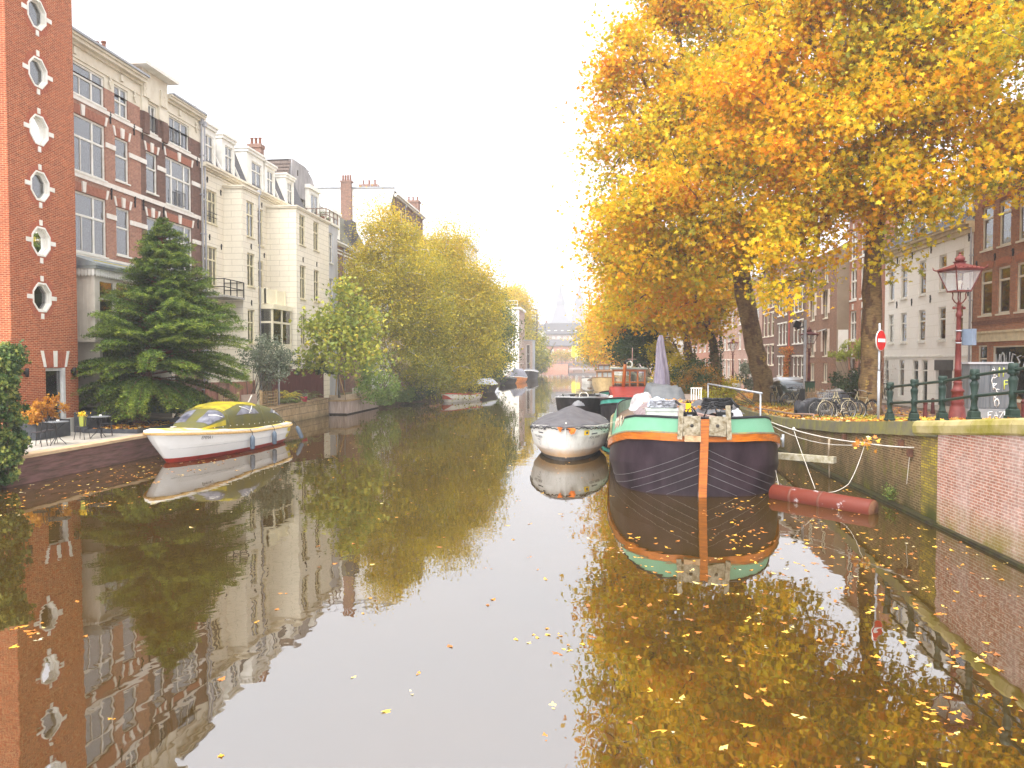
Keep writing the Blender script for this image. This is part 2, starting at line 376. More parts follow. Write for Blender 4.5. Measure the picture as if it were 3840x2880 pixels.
def bush(name, label, cat, blobs, mat, n, size, shape=DIAM, seed=1, lcbase=.5, lcamp=.5, stems=8, group=None, base=None, flat=.3, shell=.6, stem_m=None, zmin=None):
    """A shrub: leaves through the blobs' volume over a few real stems."""
    rng = np.random.default_rng(seed); b0 = base or (blobs[0][0], blobs[0][1], blobs[0][2] - blobs[0][5])
    T = thing(name, label, cat, b0, group)
    nc = max(n // 45, 6); C = blob_points(blobs, nc, rng, shell); ci = rng.integers(0, nc, n)
    sg = np.mean([min(b[3:6]) for b in blobs]) * .22
    pts = C[ci] + rng.normal(size=(n, 3)) * sg; cr = rng.random(nc)
    lc = lcbase + lcamp * (.5 * (rng.random(n) - .5) + .5 * (cr[ci] - .5)) * 1.6
    z0 = (b0[2] + .03) if zmin is None else zmin
    pts[:, 2] = np.where(pts[:, 2] < z0, z0 + np.abs(pts[:, 2] - z0) * .4, pts[:, 2])
    leaf_mesh('foliage', pts, size, shape, mat, rng, flat=flat, lc=lc, parent=T)
    if stems:
        s = MB()
        for i in range(stems):
            c = C[rng.integers(0, nc)]; q = Vector(b0) + Vector((rng.normal() * .08, rng.normal() * .08, 0))
            s.tube([q, q.lerp(Vector(c), .5) + Vector(rng.normal(size=3)) * .05, c], [.03, .02, .008], 5, False)
        s.build('stems', stem_m or BARKG, T)
    return T
# ---------------------------------------------------------------- facade helpers
def FX(plane, out): return lambda u, d, z: (plane + out * d, u, z)
def FY(plane, out): return lambda u, d, z: (u, plane + out * d, z)
def wallholes(mb, u0, u1, z0, z1, holes, dep=.15, thick=.3):
    us = sorted({u0, u1, *[h[0] for h in holes], *[h[1] for h in holes]}); zs = sorted({z0, z1, *[h[2] for h in holes], *[h[3] for h in holes]})
    us = [u for u in us if u0 <= u <= u1]; zs = [z for z in zs if z0 <= z <= z1]
    for a, b in zip(us, us[1:]):
        run = None
        for c, d in zip(zs, zs[1:]):
            um, zm = (a + b) / 2, (c + d) / 2
            hole = any(h[0] < um < h[1] and h[2] < zm < h[3] for h in holes)
            if not hole:
                run = (run[0], d) if run else (c, d)
            if (hole or d == zs[-1]) and run:
                mb.quad((a, 0, run[0]), (b, 0, run[0]), (b, 0, run[1]), (a, 0, run[1])); run = None
    for (a, b, c, d) in holes:
        mb.quad((a, 0, c), (a, -dep, c), (a, -dep, d), (a, 0, d)); mb.quad((b, 0, c), (b, -dep, c), (b, -dep, d), (b, 0, d))
        mb.quad((a, 0, d), (b, 0, d), (b, -dep, d), (a, -dep, d)); mb.quad((a, 0, c), (b, 0, c), (b, -dep, c), (a, -dep, c))
_rw = random.Random(5)
def window(F, T, u0, u1, z0, z1, cols=(.5,), rows=(.62,), mat=None, dep=.14, fw=.07, curt=None, sill=.07, name='window', sash=.045, tilt=False, subc=None, wmat=None):
    mat = mat or white; mb = MB(F); d0, d1 = -dep, -dep + .07
    mb.box(u0, u0 + fw, d0, d1, z0, z1); mb.box(u1 - fw, u1, d0, d1, z0, z1)
    mb.box(u0 + fw, u1 - fw, d0, d1, z1 - fw, z1); mb.box(u0 + fw, u1 - fw, d0, d1, z0, z0 + fw)
    W, Hh = u1 - u0, z1 - z0; cl = [u0 + fw] + [u0 + W * c for c in cols] + [u1 - fw]
    for c in cols: mb.box(u0 + W * c - fw * .55, u0 + W * c + fw * .55, d0 + .002, d1 - .004, z0 + fw, z1 - fw)
    for r in rows:
        for a, b in zip(cl, cl[1:]): mb.box(a, b, d0 + .004, d1 + .012, z0 + Hh * r - fw * .5, z0 + Hh * r + fw * .5)
    if subc:
        for (ua, za, zb) in subc: mb.box(u0 + W * ua - .018, u0 + W * ua + .018, d0 + .006, d1 - .01, z0 + Hh * za, z0 + Hh * zb)
    if sill: mb.box(u0 - .05, u1 + .05, -dep + .071, .07, z0 - sill, z0)
    mb.m = 1
    e = .55
    mb.quad((u0, -dep - e, z0), (u1, -dep - e, z0), (u1, -dep - e, z1), (u0, -dep - e, z1))
    mb.quad((u0, d0, z0), (u0, -dep - e, z0), (u0, -dep - e, z1), (u0, d0, z1)); mb.quad((u1, d0, z0), (u1, -dep - e, z0), (u1, -dep - e, z1), (u1, d0, z1))
    mb.quad((u0, d0, z0), (u1, d0, z0), (u1, -dep - e, z0), (u0, -dep - e, z0)); mb.quad((u0, d0, z1), (u1, d0, z1), (u1, -dep - e, z1), (u0, -dep - e, z1))
    o = mb.build(name, [mat, room], T)
    p = MB(F); p.box(u0 + fw * .6, u1 - fw * .6, d0 + .02, d0 + .028, z0 + fw * .6, z1 - fw * .6); p.build('pane', glass, o)
    cv = _rw.random() if curt is None else curt
    if cv > .12:
        cb = MB(F); wd = W * (.16 + .34 * cv); ztop = z1 - fw; zb = z0 + fw if cv < .8 else z0 + Hh * .1
        for (a, b) in ((u0 + fw, u0 + wd), (u1 - wd, u1 - fw)):
            k = 9; rows_ = [[(a + (b - a) * i / (k - 1), -dep - .07 + (.02 if i % 2 else -.02), z) for i in range(k)] for z in (zb, ztop)]
            cb.grid(rows_)
        if cv > .6: cb.box(u0 + fw, u1 - fw, -dep - .04, -dep - .03, z1 - Hh * (.1 + .25 * (cv - .6)), z1 - fw)
        cb.build('curtain', curtain_m, o)
    return o
def octwin(F, T, u, z, r=.53):
    rv = r * 1.16
    def ring(mb, r0, r1, d0, d1, n=8, f=1.0):
        for k in range(n):
            a0, a1 = 2 * math.pi * (k + .5) / n, 2 * math.pi * (k + 1.5) / n
            P8 = lambda rr, a, d: (u + rr * math.cos(a), d, z + rr * math.sin(a) * 1.12)
            mb.add([P8(r0, a0, d0), P8(r1, a0, d0), P8(r1, a1, d0), P8(r0, a1, d0), P8(r0, a0, d1), P8(r1, a0, d1), P8(r1, a1, d1), P8(r0, a1, d1)],
                   [(0, 3, 2, 1), (4, 5, 6, 7), (0, 1, 5, 4), (1, 2, 6, 5), (2, 3, 7, 6), (3, 0, 4, 7)])
    m = MB(F); ring(m, r * .88, r, -.22, .03); ring(m, r * .78, r * .88, -.2, -.10)
    for (a, b) in ((1, 0), (-1, 0), (0, 1), (0, -1)):
        cu, cz = u + a * (r * 1.2), z + b * r * 1.33; m.box(cu - (.13 if a else .07), cu + (.13 if a else .07), 0.002, .035, cz - (.1 if a == 0 else .08), cz + (.1 if a == 0 else .08))
    m.m = 1
    k8 = [(u + r * .8 * math.cos(2 * math.pi * (k + .5) / 8), -.6, z + r * .9 * math.sin(2 * math.pi * (k + .5) / 8)) for k in range(8)]
    m.add(k8, [tuple(range(8))]); ring(m, r * .79, r * .8, -.6, -.2)
    m.m = 2
    for k in range(28):  # brick surround, soldiers
        a = 2 * math.pi * k / 28
        if min(abs(math.sin(a)), abs(math.cos(a))) < .12: continue
        q = math.cos(math.pi / 8) / math.cos(((a - math.pi / 8 + math.pi / 8) % (math.pi / 4)) - math.pi / 8)
        P = lambda rr, aa, d: (u + rr * q * math.cos(aa) * 1.0, d, z + rr * q * math.sin(aa) * 1.12)
        w = .095
        m.add([P(r * 1.03, a - w, .001), P(r * 1.38, a - w, .001), P(r * 1.38, a + w, .001), P(r * 1.03, a + w, .001),
               P(r * 1.03, a - w, .012), P(r * 1.38, a - w, .012), P(r * 1.38, a + w, .012), P(r * 1.03, a + w, .012)],
              [(0, 3, 2, 1), (4, 5, 6, 7), (0, 1, 5, 4), (1, 2, 6, 5), (2, 3, 7, 6), (3, 0, 4, 7)])
    o = m.build('octagonal_window', [white, room, M('surround_brick', (.42, .13, .07), .85, (.28, .08, .045), 14)], T)
    g = MB(F); g.add([(u + r * .83 * math.cos(2 * math.pi * (k + .5) / 8), -.15, z + r * .93 * math.sin(2 * math.pi * (k + .5) / 8)) for k in range(8)], [tuple(range(8))])
    g.build('pane', glass, o); return o
def anchors(F, T, pts, h=.42):
    for (u, z) in pts:
        a = MB(F); a.bar((u, .03, z - h / 2), (u, .03, z + h / 2), .05); a.bar((u - .07, .035, z + h * .3), (u + .07, .035, z + h * .3), .04); a.ball((u, .03, z + h / 2), .045, 6); a.box(u - .05, u + .05, .0, .04, z - .05, z + .05)
        a.build('wall_anchor', anchor_m, T)
def downpipe(F, T, u, z0, z1, d=.1):
    p = MB(F); p.tube([(u, d, z0), (u, d, z1 - .3), (u, d - .02, z1 - .25)], .05, 8); p.box(u - .1, u + .1, d - .08, d + .1, z1 - .28, z1)
    for z in np.arange(z0 + 1, z1 - .5, 2.2): p.box(u - .065, u + .065, .0, d + .06, z, z + .05)
    p.build('drainpipe', pipe_m, T)
def cornice(F, T, u0, u1, z, steps, mat, name='cornice', ends=.1):
    m = MB(F)
    for (za, zb, d) in steps: m.box(u0 - (ends if d > .1 else 0), u1 + (ends if d > .1 else 0), -.02, d, z + za, z + zb)
    m.build(name, mat, T)
def chimney(T, x, y, z0, z1, w=.9, d=.6, pots=3, mat=None):
    c = MB(); c.box(x - w / 2, x + w / 2, y - d / 2, y + d / 2, z0, z1 - .25); c.box(x - w / 2 - .06, x + w / 2 + .06, y - d / 2 - .06, y + d / 2 + .06, z1 - .25, z1)
    o = c.build('chimney', mat or BRK_DK, T)
    p = MB()
    for i in range(pots): p.lathe([(.11, 0), (.09, .4), (.12, .42), (.12, .5), (.06, .5)], (x - w / 2 + w * (i + .5) / pots, y, z1 - .001), 8)
    p.build('chimney_pots', terracotta, o); return o
GRIME = (.07, .045, .03)
BRK_TOWER = brick('tower_brick', (.42, .085, .026), (.25, .042, .016), (.50, .29, .17), ms=.012, grime=(.24, .05, .025), gamt=.3)
BRK_L1 = brick('light_red_brick', (.42, .19, .125), (.32, .135, .09), (.42, .33, .26), ms=.008, gamt=.25)
BRK_L2 = brick('dark_red_brick', (.20, .10, .075), (.13, .065, .05), (.22, .17, .14), ms=.008, gamt=.3)
BRK_DK = brick('chimney_brick', (.30, .14, .09), (.18, .085, .06), (.30, .24, .2), gamt=.35)
BRK_R1 = brick('brown_red_brick', (.44, .17, .075), (.32, .12, .055), (.30, .22, .16), bh=.07, gamt=.25)
BRK_R2 = brick('orange_red_brick', (.46, .16, .09), (.36, .12, .065), (.40, .3, .22), gamt=.2)
BRK_R3 = brick('warm_brown_brick', (.29, .145, .085), (.22, .11, .065), (.28, .2, .15), gamt=.25)
BRK_R4 = brick('grey_brown_brick', (.17, .095, .07), (.12, .07, .05), (.18, .13, .10), gamt=.25)
BRK_R5 = brick('maroon_brick', (.20, .085, .06), (.15, .065, .045), (.2, .15, .12), gamt=.25)
RENDER = brick('cream_block_render', (.76, .70, .57), (.74, .68, .555), (.52, .47, .37), bw=1.3, bh=.36, ms=.018, rough=.7, grime=(.55, .48, .37), gamt=.3, gscale=.5, bmp=0, mott=(.97, 1.02))
WRENDER = brick('white_render', (.86, .83, .77), (.84, .81, .75), (.70, .66, .58), bw=2.2, bh=.62, ms=.012, rough=.7, grime=(.74, .69, .6), gamt=.35, gscale=.4, bmp=0, mott=(.97, 1.02))
GREYR = M('grey_render', (.50, .50, .53), .8, (.40, .40, .42), 1.2, stretch=(1, 1, .5))
GREYC = M('stained_cement', (.36, .34, .34), .85, (.20, .19, .185), 1.1, stretch=(1, 1, .35), detail=7)

# ---------------------------------------------------------------- ground, banks, quays
def build_ground():
    pav = brick('street_clinkers', (.30, .17, .13), (.23, .13, .10), (.16, .11, .08), bw=.2, bh=.1, ms=.008, grime=(.14, .10, .07), gamt=.5, horiz=True, bmp=.3)
    ys = [4, 8, 12, 14.7, 16.5, 18.3, 21, 23, 25, 28.5, 32, 35, 38, 45, 60, 120, 300, 690]
    g = MB(); g.grid([[(7.72, y, gz(y) - .02), (12, y, gz(y) - .004), (18.8, y, gz(y)), (60, y, gz(y)), (420, y, gz(y))] for y in ys]); struct(g.build('street', pav))
    # verge with earth along the quay
    soil = M('verge_soil', (.17, .12, .06), .95, (.10, .11, .03), 3, bmp=.4)
    v = MB(); v.grid([[(8.15 if y < 250 else 8.5, y, gz(y) + .012), (12.2 - (0 if y > 26 else (26 - y) * .55), y, gz(y) + .012)] for y in ys if 20 < y < 300]); struct(v.build('verge', soil))
    side = brick('sidewalk_tiles', (.36, .31, .26), (.31, .27, .22), (.2, .17, .14), bw=.3, bh=.3, grime=(.2, .16, .12), gamt=.4, horiz=True, bmp=.2)
    k = MB()
    for a, b in zip(ys, ys[1:]):
        if a >= 20: k.add([(16.4, a, gz(a)), (18.6, a, gz(a)), (18.6, b, gz(b)), (16.4, b, gz(b)), (16.4, a, gz(a) + .12), (18.6, a, gz(a) + .12), (18.6, b, gz(b) + .12), (16.4, b, gz(b) + .12)],
              [(4, 5, 6, 7), (0, 4, 7, 3), (0, 1, 5, 4), (1, 2, 6, 5)])
    struct(k.build('pavement', side))
    lg = MB(); pts = [(-17.1, 18), (-17.1, 37), (-17.75, 43), (-17.7, 50), (-17.6, 60), (-16.6, 66), (-15.6, 80), (-15, 110), (-16.5, 160), (-18, 300), (-22, 690)]
    lg.add([(x, y, .8) for x, y in pts] + [(-420, 690, .8), (-420, 18, .8)], [tuple(range(len(pts) + 2))]); struct(lg.build('garden_ground', soil))
    t = MB(); t.box(-20.5, -17.3, 20.7, 34, .80, .85); paving = brick('terrace_slabs', (.40, .37, .32), (.36, .33, .29), (.24, .21, .17), bw=.8, bh=.8, ms=.012, grime=(.28, .24, .18), gamt=.5, horiz=True, bmp=.2)
    struct(t.build('terrace', paving))
    gr = MB(); gr.box(-24, -18.4, 34.0, 40, .80, .86); gr.box(-23.8, -18.7, 28.8, 33.99, .851, .862); struct(gr.build('gravel_path', M('gravel', (.42, .36, .26), .95, (.25, .2, .14), 25, bmp=.6, bscale=60)))
build_ground()
def quays():
    # right quay: brown brick wall with coping, then the pink abutment of the bridge
    bq = brick('old_quay_brick', (.21, .115, .05), (.13, .075, .035), (.30, .22, .12), bw=.21, bh=.062, ms=.012, grime=(.04, .03, .012), gamt=.75, moss=((.045, .045, .012), 1.0, -.1), gscale=1.1, algae=((.13, .12, .02), .9, .52))
    T = thing('quay_wall', 'old brown brick quay wall with mossy dark stone coping and iron ladder beam', 'quay wall', (7.7, 25, 0))
    ys = [17.98, 19, 20, 21, 23, 25, 28.5, 32, 35, 38, 60, 120, 300]
    w = MB(); w.grid([[(7.72, y, -1.2), (7.70, y, gz(y) - .30)] for y in ys]); w.build('brickwork', bq, T)
    c = MB()
    dk = M('dark_coping_stone', (.13, .115, .08), .85, (.20, .18, .05), 2.2, bmp=.5, bscale=9)
    for a, b in zip(ys, ys[1:]):
        n = max(1, int((b - a) / 1.0)) if b < 61 else 1
        for i in range(n):
            p, q = a + (b - a) * i / n + .006, a + (b - a) * (i + 1) / n - .006
            c.add([(7.62, p, gz(p) - .32), (8.12, p, gz(p) - .32), (8.12, q, gz(q) - .32), (7.62, q, gz(q) - .32), (7.65, p, gz(p) + .02), (8.12, p, gz(p) + .03), (8.12, q, gz(q) + .03), (7.65, q, gz(q) + .02)],
                  [(0, 3, 2, 1), (4, 5, 6, 7), (0, 1, 5, 4), (1, 2, 6, 5), (2, 3, 7, 6), (3, 0, 4, 7)])
    c.build('coping', dk, T)
    toe = MB(); toe.box(7.50, 7.72, 17.9, 60, -.3, .07); toe.build('footing', M('wet_footing', (.025, .02, .014), .5, (.05, .05, .015), 4), T)
    # yellow lichen strip near the joint (grows on the bricks)
    yb = brick('lichen_brick', (.42, .31, .03), (.22, .15, .05), (.16, .12, .05), bw=.21, bh=.062, ms=.012, grime=(.10, .08, .03), gamt=.9, gscale=2.4, moss=((.06, .06, .012), 1.0, .2))
    l = MB(); l.grid([[(7.700, y, .05), (7.688, y, gz(y) - .33)] for y in (17.98, 18.3, 18.6, 18.95)]); l.build('lichen_brickwork', yb, T)
    d = MB()
    for (y, z) in ((20.05, 1.62), (24.4, 1.35), (19.5, 1.45)): d.box(7.6, 7.695, y - .08, y + .08, z - .09, z + .09)
    d.build('drain_socket', M('rusty_iron', (.10, .045, .03), .8, (.18, .08, .04), 9), T)
    T = thing('bridge_abutment', 'pink brick bridge wall with moss-stained pale rounded coping stones', 'bridge wall', (7.7, 15, 0))
    pk = brick('pink_brick', (.38, .165, .11), (.29, .12, .08), (.48, .37, .30), bw=.21, bh=.062, ms=.012, grime=(.52, .42, .38), gamt=.55, moss=((.17, .15, .02), .75, -.05), gscale=1.3)
    ya = [4, 8, 12, 14.7, 16.5, 17.97]
    w = MB(); w.grid([[(7.64 + (17.97 - y) * .028, y, -1.2), (7.64 + (17.97 - y) * .028, y, gz(y) - .26)] for y in ya]); w.quad((7.64, 17.97, -1.2), (7.74, 17.97, -1.2), (7.74, 17.97, gz(17.97) - .26), (7.64, 17.97, gz(17.97) - .26)); w.build('brickwork', pk, T)
    yc = M('mossy_pale_stone', (.42, .34, .17), .8, (.22, .19, .02), 1.6, bmp=.3, detail=7)
    c = MB(); c.smooth = False
    for i, (a, b) in enumerate(((4, 6.5), (6.5, 9), (9, 11.2), (11.2, 13.2), (13.2, 15), (15, 16.45), (16.45, 17.6), (17.6, 19.2))):
        p, q = a + .008, b - .008
        rows = []
        for y in (p, q):
            x = 7.60 + max(0, (17.97 - y)) * .028 - .02; z = gz(y)
            rows.append([(x + .04, y, z - .28), (x, y, z - .24), (x - .01, y, z - .08), (x + .03, y, z + .01), (x + .10, y, z + .045), (x + .55, y, z + .05), (x + .55, y, z - .28)])
        c.grid(rows, True); c.add(rows[0], [tuple(range(7))]); c.add(rows[1], [tuple(range(7))])
    c.build('coping', yc, T)
    t2 = MB(); t2.box(7.55, 7.66, 4, 17.9, -.3, .06); t2.build('footing', _M['wet_footing'], T)
    # left terrace edge: horizontal brown planking
    T = thing('terrace_quay', 'low purple-brown timber quay wall under the cafe terrace with pale edge board', 'quay wall', (-16.9, 27, 0))
    pl = M('purple_brown_planks', (.17, .085, .075), .75, (.075, .045, .03), 2.5, stretch=(.5, .6, 5), bmp=.5, bscale=10)
    w = MB()
    for i in range(4): w.box(-17.1 + .004 * i, -16.86 + .006 * (i % 2), 20.5, 38.0, -.28 + .26 * i, -.03 + .26 * i)
    w.build('planking', pl, T)
    e = MB(); e.box(-17.32, -16.80, 20.45, 38.0, .765, .86); e.build('edge_board', M('edge_board', (.50, .36, .22), .8, (.38, .25, .14), 3, stretch=(4, .6, 4)), T)
    w = MB(); w.box(-17.1, -16.84, 20.5, 38.0, -.5, -.29); w.build('footing', _M['wet_footing'], T)
    # stone bank further on
    T = thing('stone_bank_wall', 'crumbling sandy block bank wall below the fern bed', 'bank wall', (-17.8, 46, 0))
    sb = brick('sandy_blocks', (.42, .31, .18), (.34, .24, .13), (.16, .12, .07), bw=.62, bh=.42, ms=.02, grime=(.12, .09, .04), gamt=.8, gscale=1.2, moss=((.05, .05, .02), .35, -.2))
    w = MB(); w.grid([[(-16.9, 38.0, -.5), (-16.9, 38.0, .95)], [(-17.7, 42.5, -.5), (-17.75, 42.5, .98)], [(-17.65, 46, -.5), (-17.7, 46, 1.05)], [(-17.6, 50, -.5), (-17.65, 50, 1.1)]]); w.build('blockwork', sb, T)
    w = MB(); w.add([(-16.88, 37.9, .95), (-17.7, 42.4, .98), (-17.6, 50.3, 1.1), (-18.4, 50.3, 1.1), (-18.4, 37.9, .95), (-16.88, 37.9, 1.02), (-17.7, 42.4, 1.04), (-17.6, 50.3, 1.16), (-18.4, 50.3, 1.16), (-18.4, 37.9, 1.02)],
                    [(5, 6, 7, 8, 9), (0, 1, 6, 5), (1, 2, 7, 6), (2, 3, 8, 7), (4, 0, 5, 9)]); w.build('top_stones', M('brown_capping', (.28, .19, .10), .9, (.16, .11, .06), 4, bmp=.6), T)
    T = thing('overgrown_bank_wall', 'low overgrown bank wall running along the water under the birches', 'bank wall', (-16.3, 90, 0))
    w = MB(); pts = [(-17.5, 58), (-16.6, 66), (-15.55, 80), (-14.95, 110), (-16.4, 160), (-17.9, 300)]
    w.grid([[(x + .05, y, -.5), (x, y, .82)] for x, y in pts]); w.build('brickwork', bq, T)
quays()
# ---------------------------------------------------------------- left bank buildings
def tower():
    T = thing('brick_tower_house', 'tall orange-red brick stair tower with a column of octagonal windows', 'tower house', (-22, 27, .85))
    F = FX(-20.55, 1)
    oc = [(26.93, z) for z in (6.04, 8.12, 10.18, 12.25, 14.37, 16.52, 18.6)]
    holes = [(u - .56, u + .56, z - .6, z + .6) for u, z in oc] + [(27.05, 28.12, .87, 3.40)]
    w = MB(F)
    # wall as grid with square holes, octagon corners filled by proud corner pieces
    wallholes(w, 25.36, 28.9, .6, 21, holes, .2)
    for u, z in oc:
        r = .53; a, b = r * math.cos(math.pi / 8), r * math.sin(math.pi / 8)
        for su in (1, -1):
            for sz in (1, -1): w.prism([(u + su * a * .99, z + sz * b * 1.12), (u + su * .57, z + sz * b * 1.12), (u + su * .57, z + sz * .61), (u + su * b, z + sz * .61), (u + su * b, z + sz * a * 1.10)], -.21, .001, 'y')
        for s_ in (1, -1):
            w.box(u + s_ * .53 - .045, u + s_ * .53 + .045, -.21, .0005, z - b * 1.12, z + b * 1.12)
            w.box(u - b, u + b, -.21, .0005, z + s_ * .58 - .035, z + s_ * .58 + .035)
    w.build('wall', BRK_TOWER, T)
    s = MB(); F2 = FY(25.36, -1); s2 = MB(F2); wallholes(s2, -30, -20.55, .6, 21, [], .2); s2.build('wall', BRK_TOWER, T)
    s3 = MB(); s3.quad((-20.55, 28.9, .6), (-30, 28.9, .6), (-30, 28.9, 21), (-20.55, 28.9, 21)); s3.quad((-20.55, 25.36, 21), (-20.55, 28.9, 21), (-30, 28.9, 21), (-30, 25.36, 21)); s3.build('wall', BRK_TOWER, T)
    for u, z in oc: octwin(F, T, u, z)
    octwin(F2, T, -21.75, 5.35)
    d = MB(F); u0, u1 = 27.05, 28.12; d.box(u0, u0 + .09, -.18, -.08, .87, 3.4); d.box(u1 - .12, u1, -.18, .02, .87, 3.4); d.box(u0 + .09, u1 - .12, -.18, -.08, 3.28, 3.4); d.box(u0 + .09, u1 - .12, -.165, -.09, .87, .97)
    d.m = 1; d.quad((u0, -1.0, .87), (u1, -1.0, .87), (u1, -1.0, 3.4), (u0, -1.0, 3.4))
    for k in range(3): d.box(u0 + .1, u1 - .13, -.9, -.3, .9 + k * .6, 1.15 + k * .6) if k < 1 else None
    o = d.build('door', [M('door_frame_paint', (.62, .62, .60), .5), room], T)
    g = MB(F); g.box(u0 + .09, u1 - .12, -.13, -.12, .97, 3.28); g.build('pane', glass, o)
    zc, c = 3.43, (u0 + u1) / 2
    for k, (a, wd) in enumerate(((-.56, .12), (0, .17), (.56, .12))):
        l = MB(F); t = a * .28; l.prism([(c + a - wd / 2, zc), (c + a + wd / 2, zc), (c + a + t + wd / 2 * 1.2, zc + .62), (c + a + t - wd / 2 * 1.2, zc + .62)], .001, .03, 'y'); l.build('lintel_block', white, T)
    l = MB(F)
    for k in range(12):
        a = -.5 + k * .09
        if abs(a) < .1: continue
        if abs(a) > .52: continue
        t = a * .28; l.prism([(c + a - .035, zc), (c + a + .035, zc), (c + a + t + .042, zc + .6), (c + a + t - .042, zc + .6)], .001, .016, 'y')
    l.build('flat_arch', _M['surround_brick'], T)
    for p, q in ((28.13, 28.90), (25.30, 25.9)): b = MB(F); b.box(p, q, -.01, .05, .8, 1.42); b.build('plinth', white, T)
    for u in (25.95, 28.5):
        m = MB(F); m.box(u - .05, u + .05, .0, .05, 3.18, 3.3); m.lathe([(.06, 0), (.06, .32)], (u, .12, 3.08), 10); m.build('wall_lamp', black, T)
    # low garden wing behind
    return T
tower()

def brick_house():
    T = thing('banded_brick_house', 'four-storey red brick house with white stone bands and large white sash windows', 'house', (-22, 35, .85))
    F = FX(-22, 1); a0, a1, b1 = 29.2, 35.8, 41.62
    rows = {4: (15.07, 16.45, 15.06, 16.43), 3: (11.80, 14.25, 12.05, 14.05), 2: (8.35, 10.95, 8.6, 10.82)}
    bigA, smA, smB, bigB = (29.9, 33.06), (33.78, 34.83), (36.26, 37.24), (38.0, 40.6)
    HA, HB = [], []
    for r, (z0, z1, y0, y1) in rows.items():
        HA += [(*bigA, z0, z1), (*smA, y0, y1)]
        HB += [((36.5, 37.2) if r == 4 else smB) + (y0, y1), ((38.4, 40.4) if r == 4 else bigB) + (z0, z1)]
    HB += [(38.0, 40.6, 4.9, 7.4), (36.26, 37.24, 5.2, 7.4)]
    for (u0, u1, H, mt, d) in ((a0, a1, HA, BRK_L1, 0), (a1, b1, HB, BRK_L2, 0)):
        w = MB(F); wallholes(w, u0, u1, .6, 16.0 if mt is BRK_L1 else 15.9, [h if h[3] < 16 else (h[0], h[1], h[2], 16.0 if mt is BRK_L1 else 15.9) for h in H], .16); w.build('wall', mt, T)
    up = MB(F)
    for (u0, u1, H, zz) in ((a0, a1, HA, 16.0), (a1, b1, HB, 15.9)):
        wallholes(up, u0, u1, zz, 17.2, [(h[0], h[1], zz, h[3]) for h in H if h[3] > 16], .16)
    up.build('upper_wall', cream, T)
    ends = MB(); ends.quad((-22, a0, .6), (-34, a0, .6), (-34, a0, 17.2), (-22, a0, 17.2)); ends.quad((-22, b1, .6), (-34, b1, .6), (-34, b1, 17.2), (-22, b1, 17.2))
    ends.quad((-22.1, a0, 17.45), (-22.1, b1, 17.45), (-34, b1, 17.6), (-34, a0, 17.6)); ends.build('rear_walls', BRK_L2, T)
    cornice(F, T, a0, a1, 17.2, [(-.62, -.55, .05), (-.12, 0, .12), (0, .14, .32), (.14, .24, .42)], cream)
    cornice(F, T, 38.15, b1, 17.2, [(-.62, -.55, .05), (-.12, 0, .12), (0, .12, .3), (.12, .2, .38)], cream)
    g = MB(F); g.box(a0, a1 + .12, .1, .5, 17.441, 17.54); g.box(38.2, b1, .1, .44, 17.401, 17.5); g.build('gutter', lead, T)
    # raised dormer with flat overhanging roof
    p = MB(F); p.box(35.85, 38.1, -.9, .10, 16.55, 17.95); p.box(35.85, 36.35, -.1, .10, 15.9, 16.549); p.box(37.35, 38.1, -.1, .10, 15.9, 16.549); p.box(35.9, 36.45, .1, .18, 16.6, 17.4); p.box(37.4, 38.0, .1, .18, 16.6, 17.4)
    o = p.build('dormer', cream, T); r = MB(F); r.box(35.35, 38.35, -1.3, .62, 17.951, 18.12); r.build('dormer_roof', white, o)
    for u in (35.95, 37.6): br = MB(F); br.box(u, u + .42, .0, .16, 14.85, 15.88); br.build('pier', BRK_L2, T)
    # bands
    bd = MB(F)
    for (za, zb) in ((14.82, 15.0), (11.55, 11.77), (13.35, 13.57), (10.15, 10.37), (8.1, 8.3)):
        segs = [(a0, bigA[0]), (bigA[1], smA[0]), (smA[1], smB[0]), (smB[1], bigB[0]), (bigB[1], b1 - .12)] if za in (13.35, 10.15) else [(a0, b1 - .12)]
        for (p0, p1) in segs: bd.box(p0, p1, -.005, .045, za, zb)
    bd.build('stone_bands', M('pale_band', (.76, .72, .66), .6, (.66, .6, .52), 3), T)
    # flat arches with white blocks
    abm = M('arch_brick', (.40, .17, .11), .85, (.28, .11, .07), 14)
    for (u0, u1), zs in ((bigA, (14.27, 10.97)), (smA, (14.07, 10.84)), (smB, (14.07, 10.84)), (bigB, (14.27, 10.97))):
        for z in zs:
            for u, s_ in ((u0, -1), (u1, 1)): ar = MB(F); ar.prism([(u - .05, z), (u + .05, z), (u + s_ * .12 + .07, z + .42), (u + s_ * .12 - .07, z + .42)], .001, .04, 'y'); ar.build('arch_block', _M['pale_band'], T)
            c = (u0 + u1) / 2; ar = MB(F); ar.prism([(c - .09, z), (c + .09, z), (c + .13, z + .46), (c - .13, z + .46)], .001, .07, 'y'); ar.build('arch_block', _M['pale_band'], T)
            n = int((u1 - u0) / .09); ab = MB(F); ab.prism([(u0 + .05, z + .002), (u1 - .05, z + .002), (u1 + .06, z + .37), (u0 - .06, z + .37)], .0005, .004, 'y')
            for k in range(n):
                u = u0 + .07 + (u1 - u0 - .14) * (k + .5) / n
                if abs(u - (u0 + u1) / 2) < .16: continue
                s_ = (u - (u0 + u1) / 2) / (u1 - u0) * .2; ab.prism([(u - .032, z), (u + .032, z), (u + s_ + .036, z + .38), (u + s_ - .036, z + .38)], .001, .02, 'y')
            ab.build('flat_arch', abm, T)
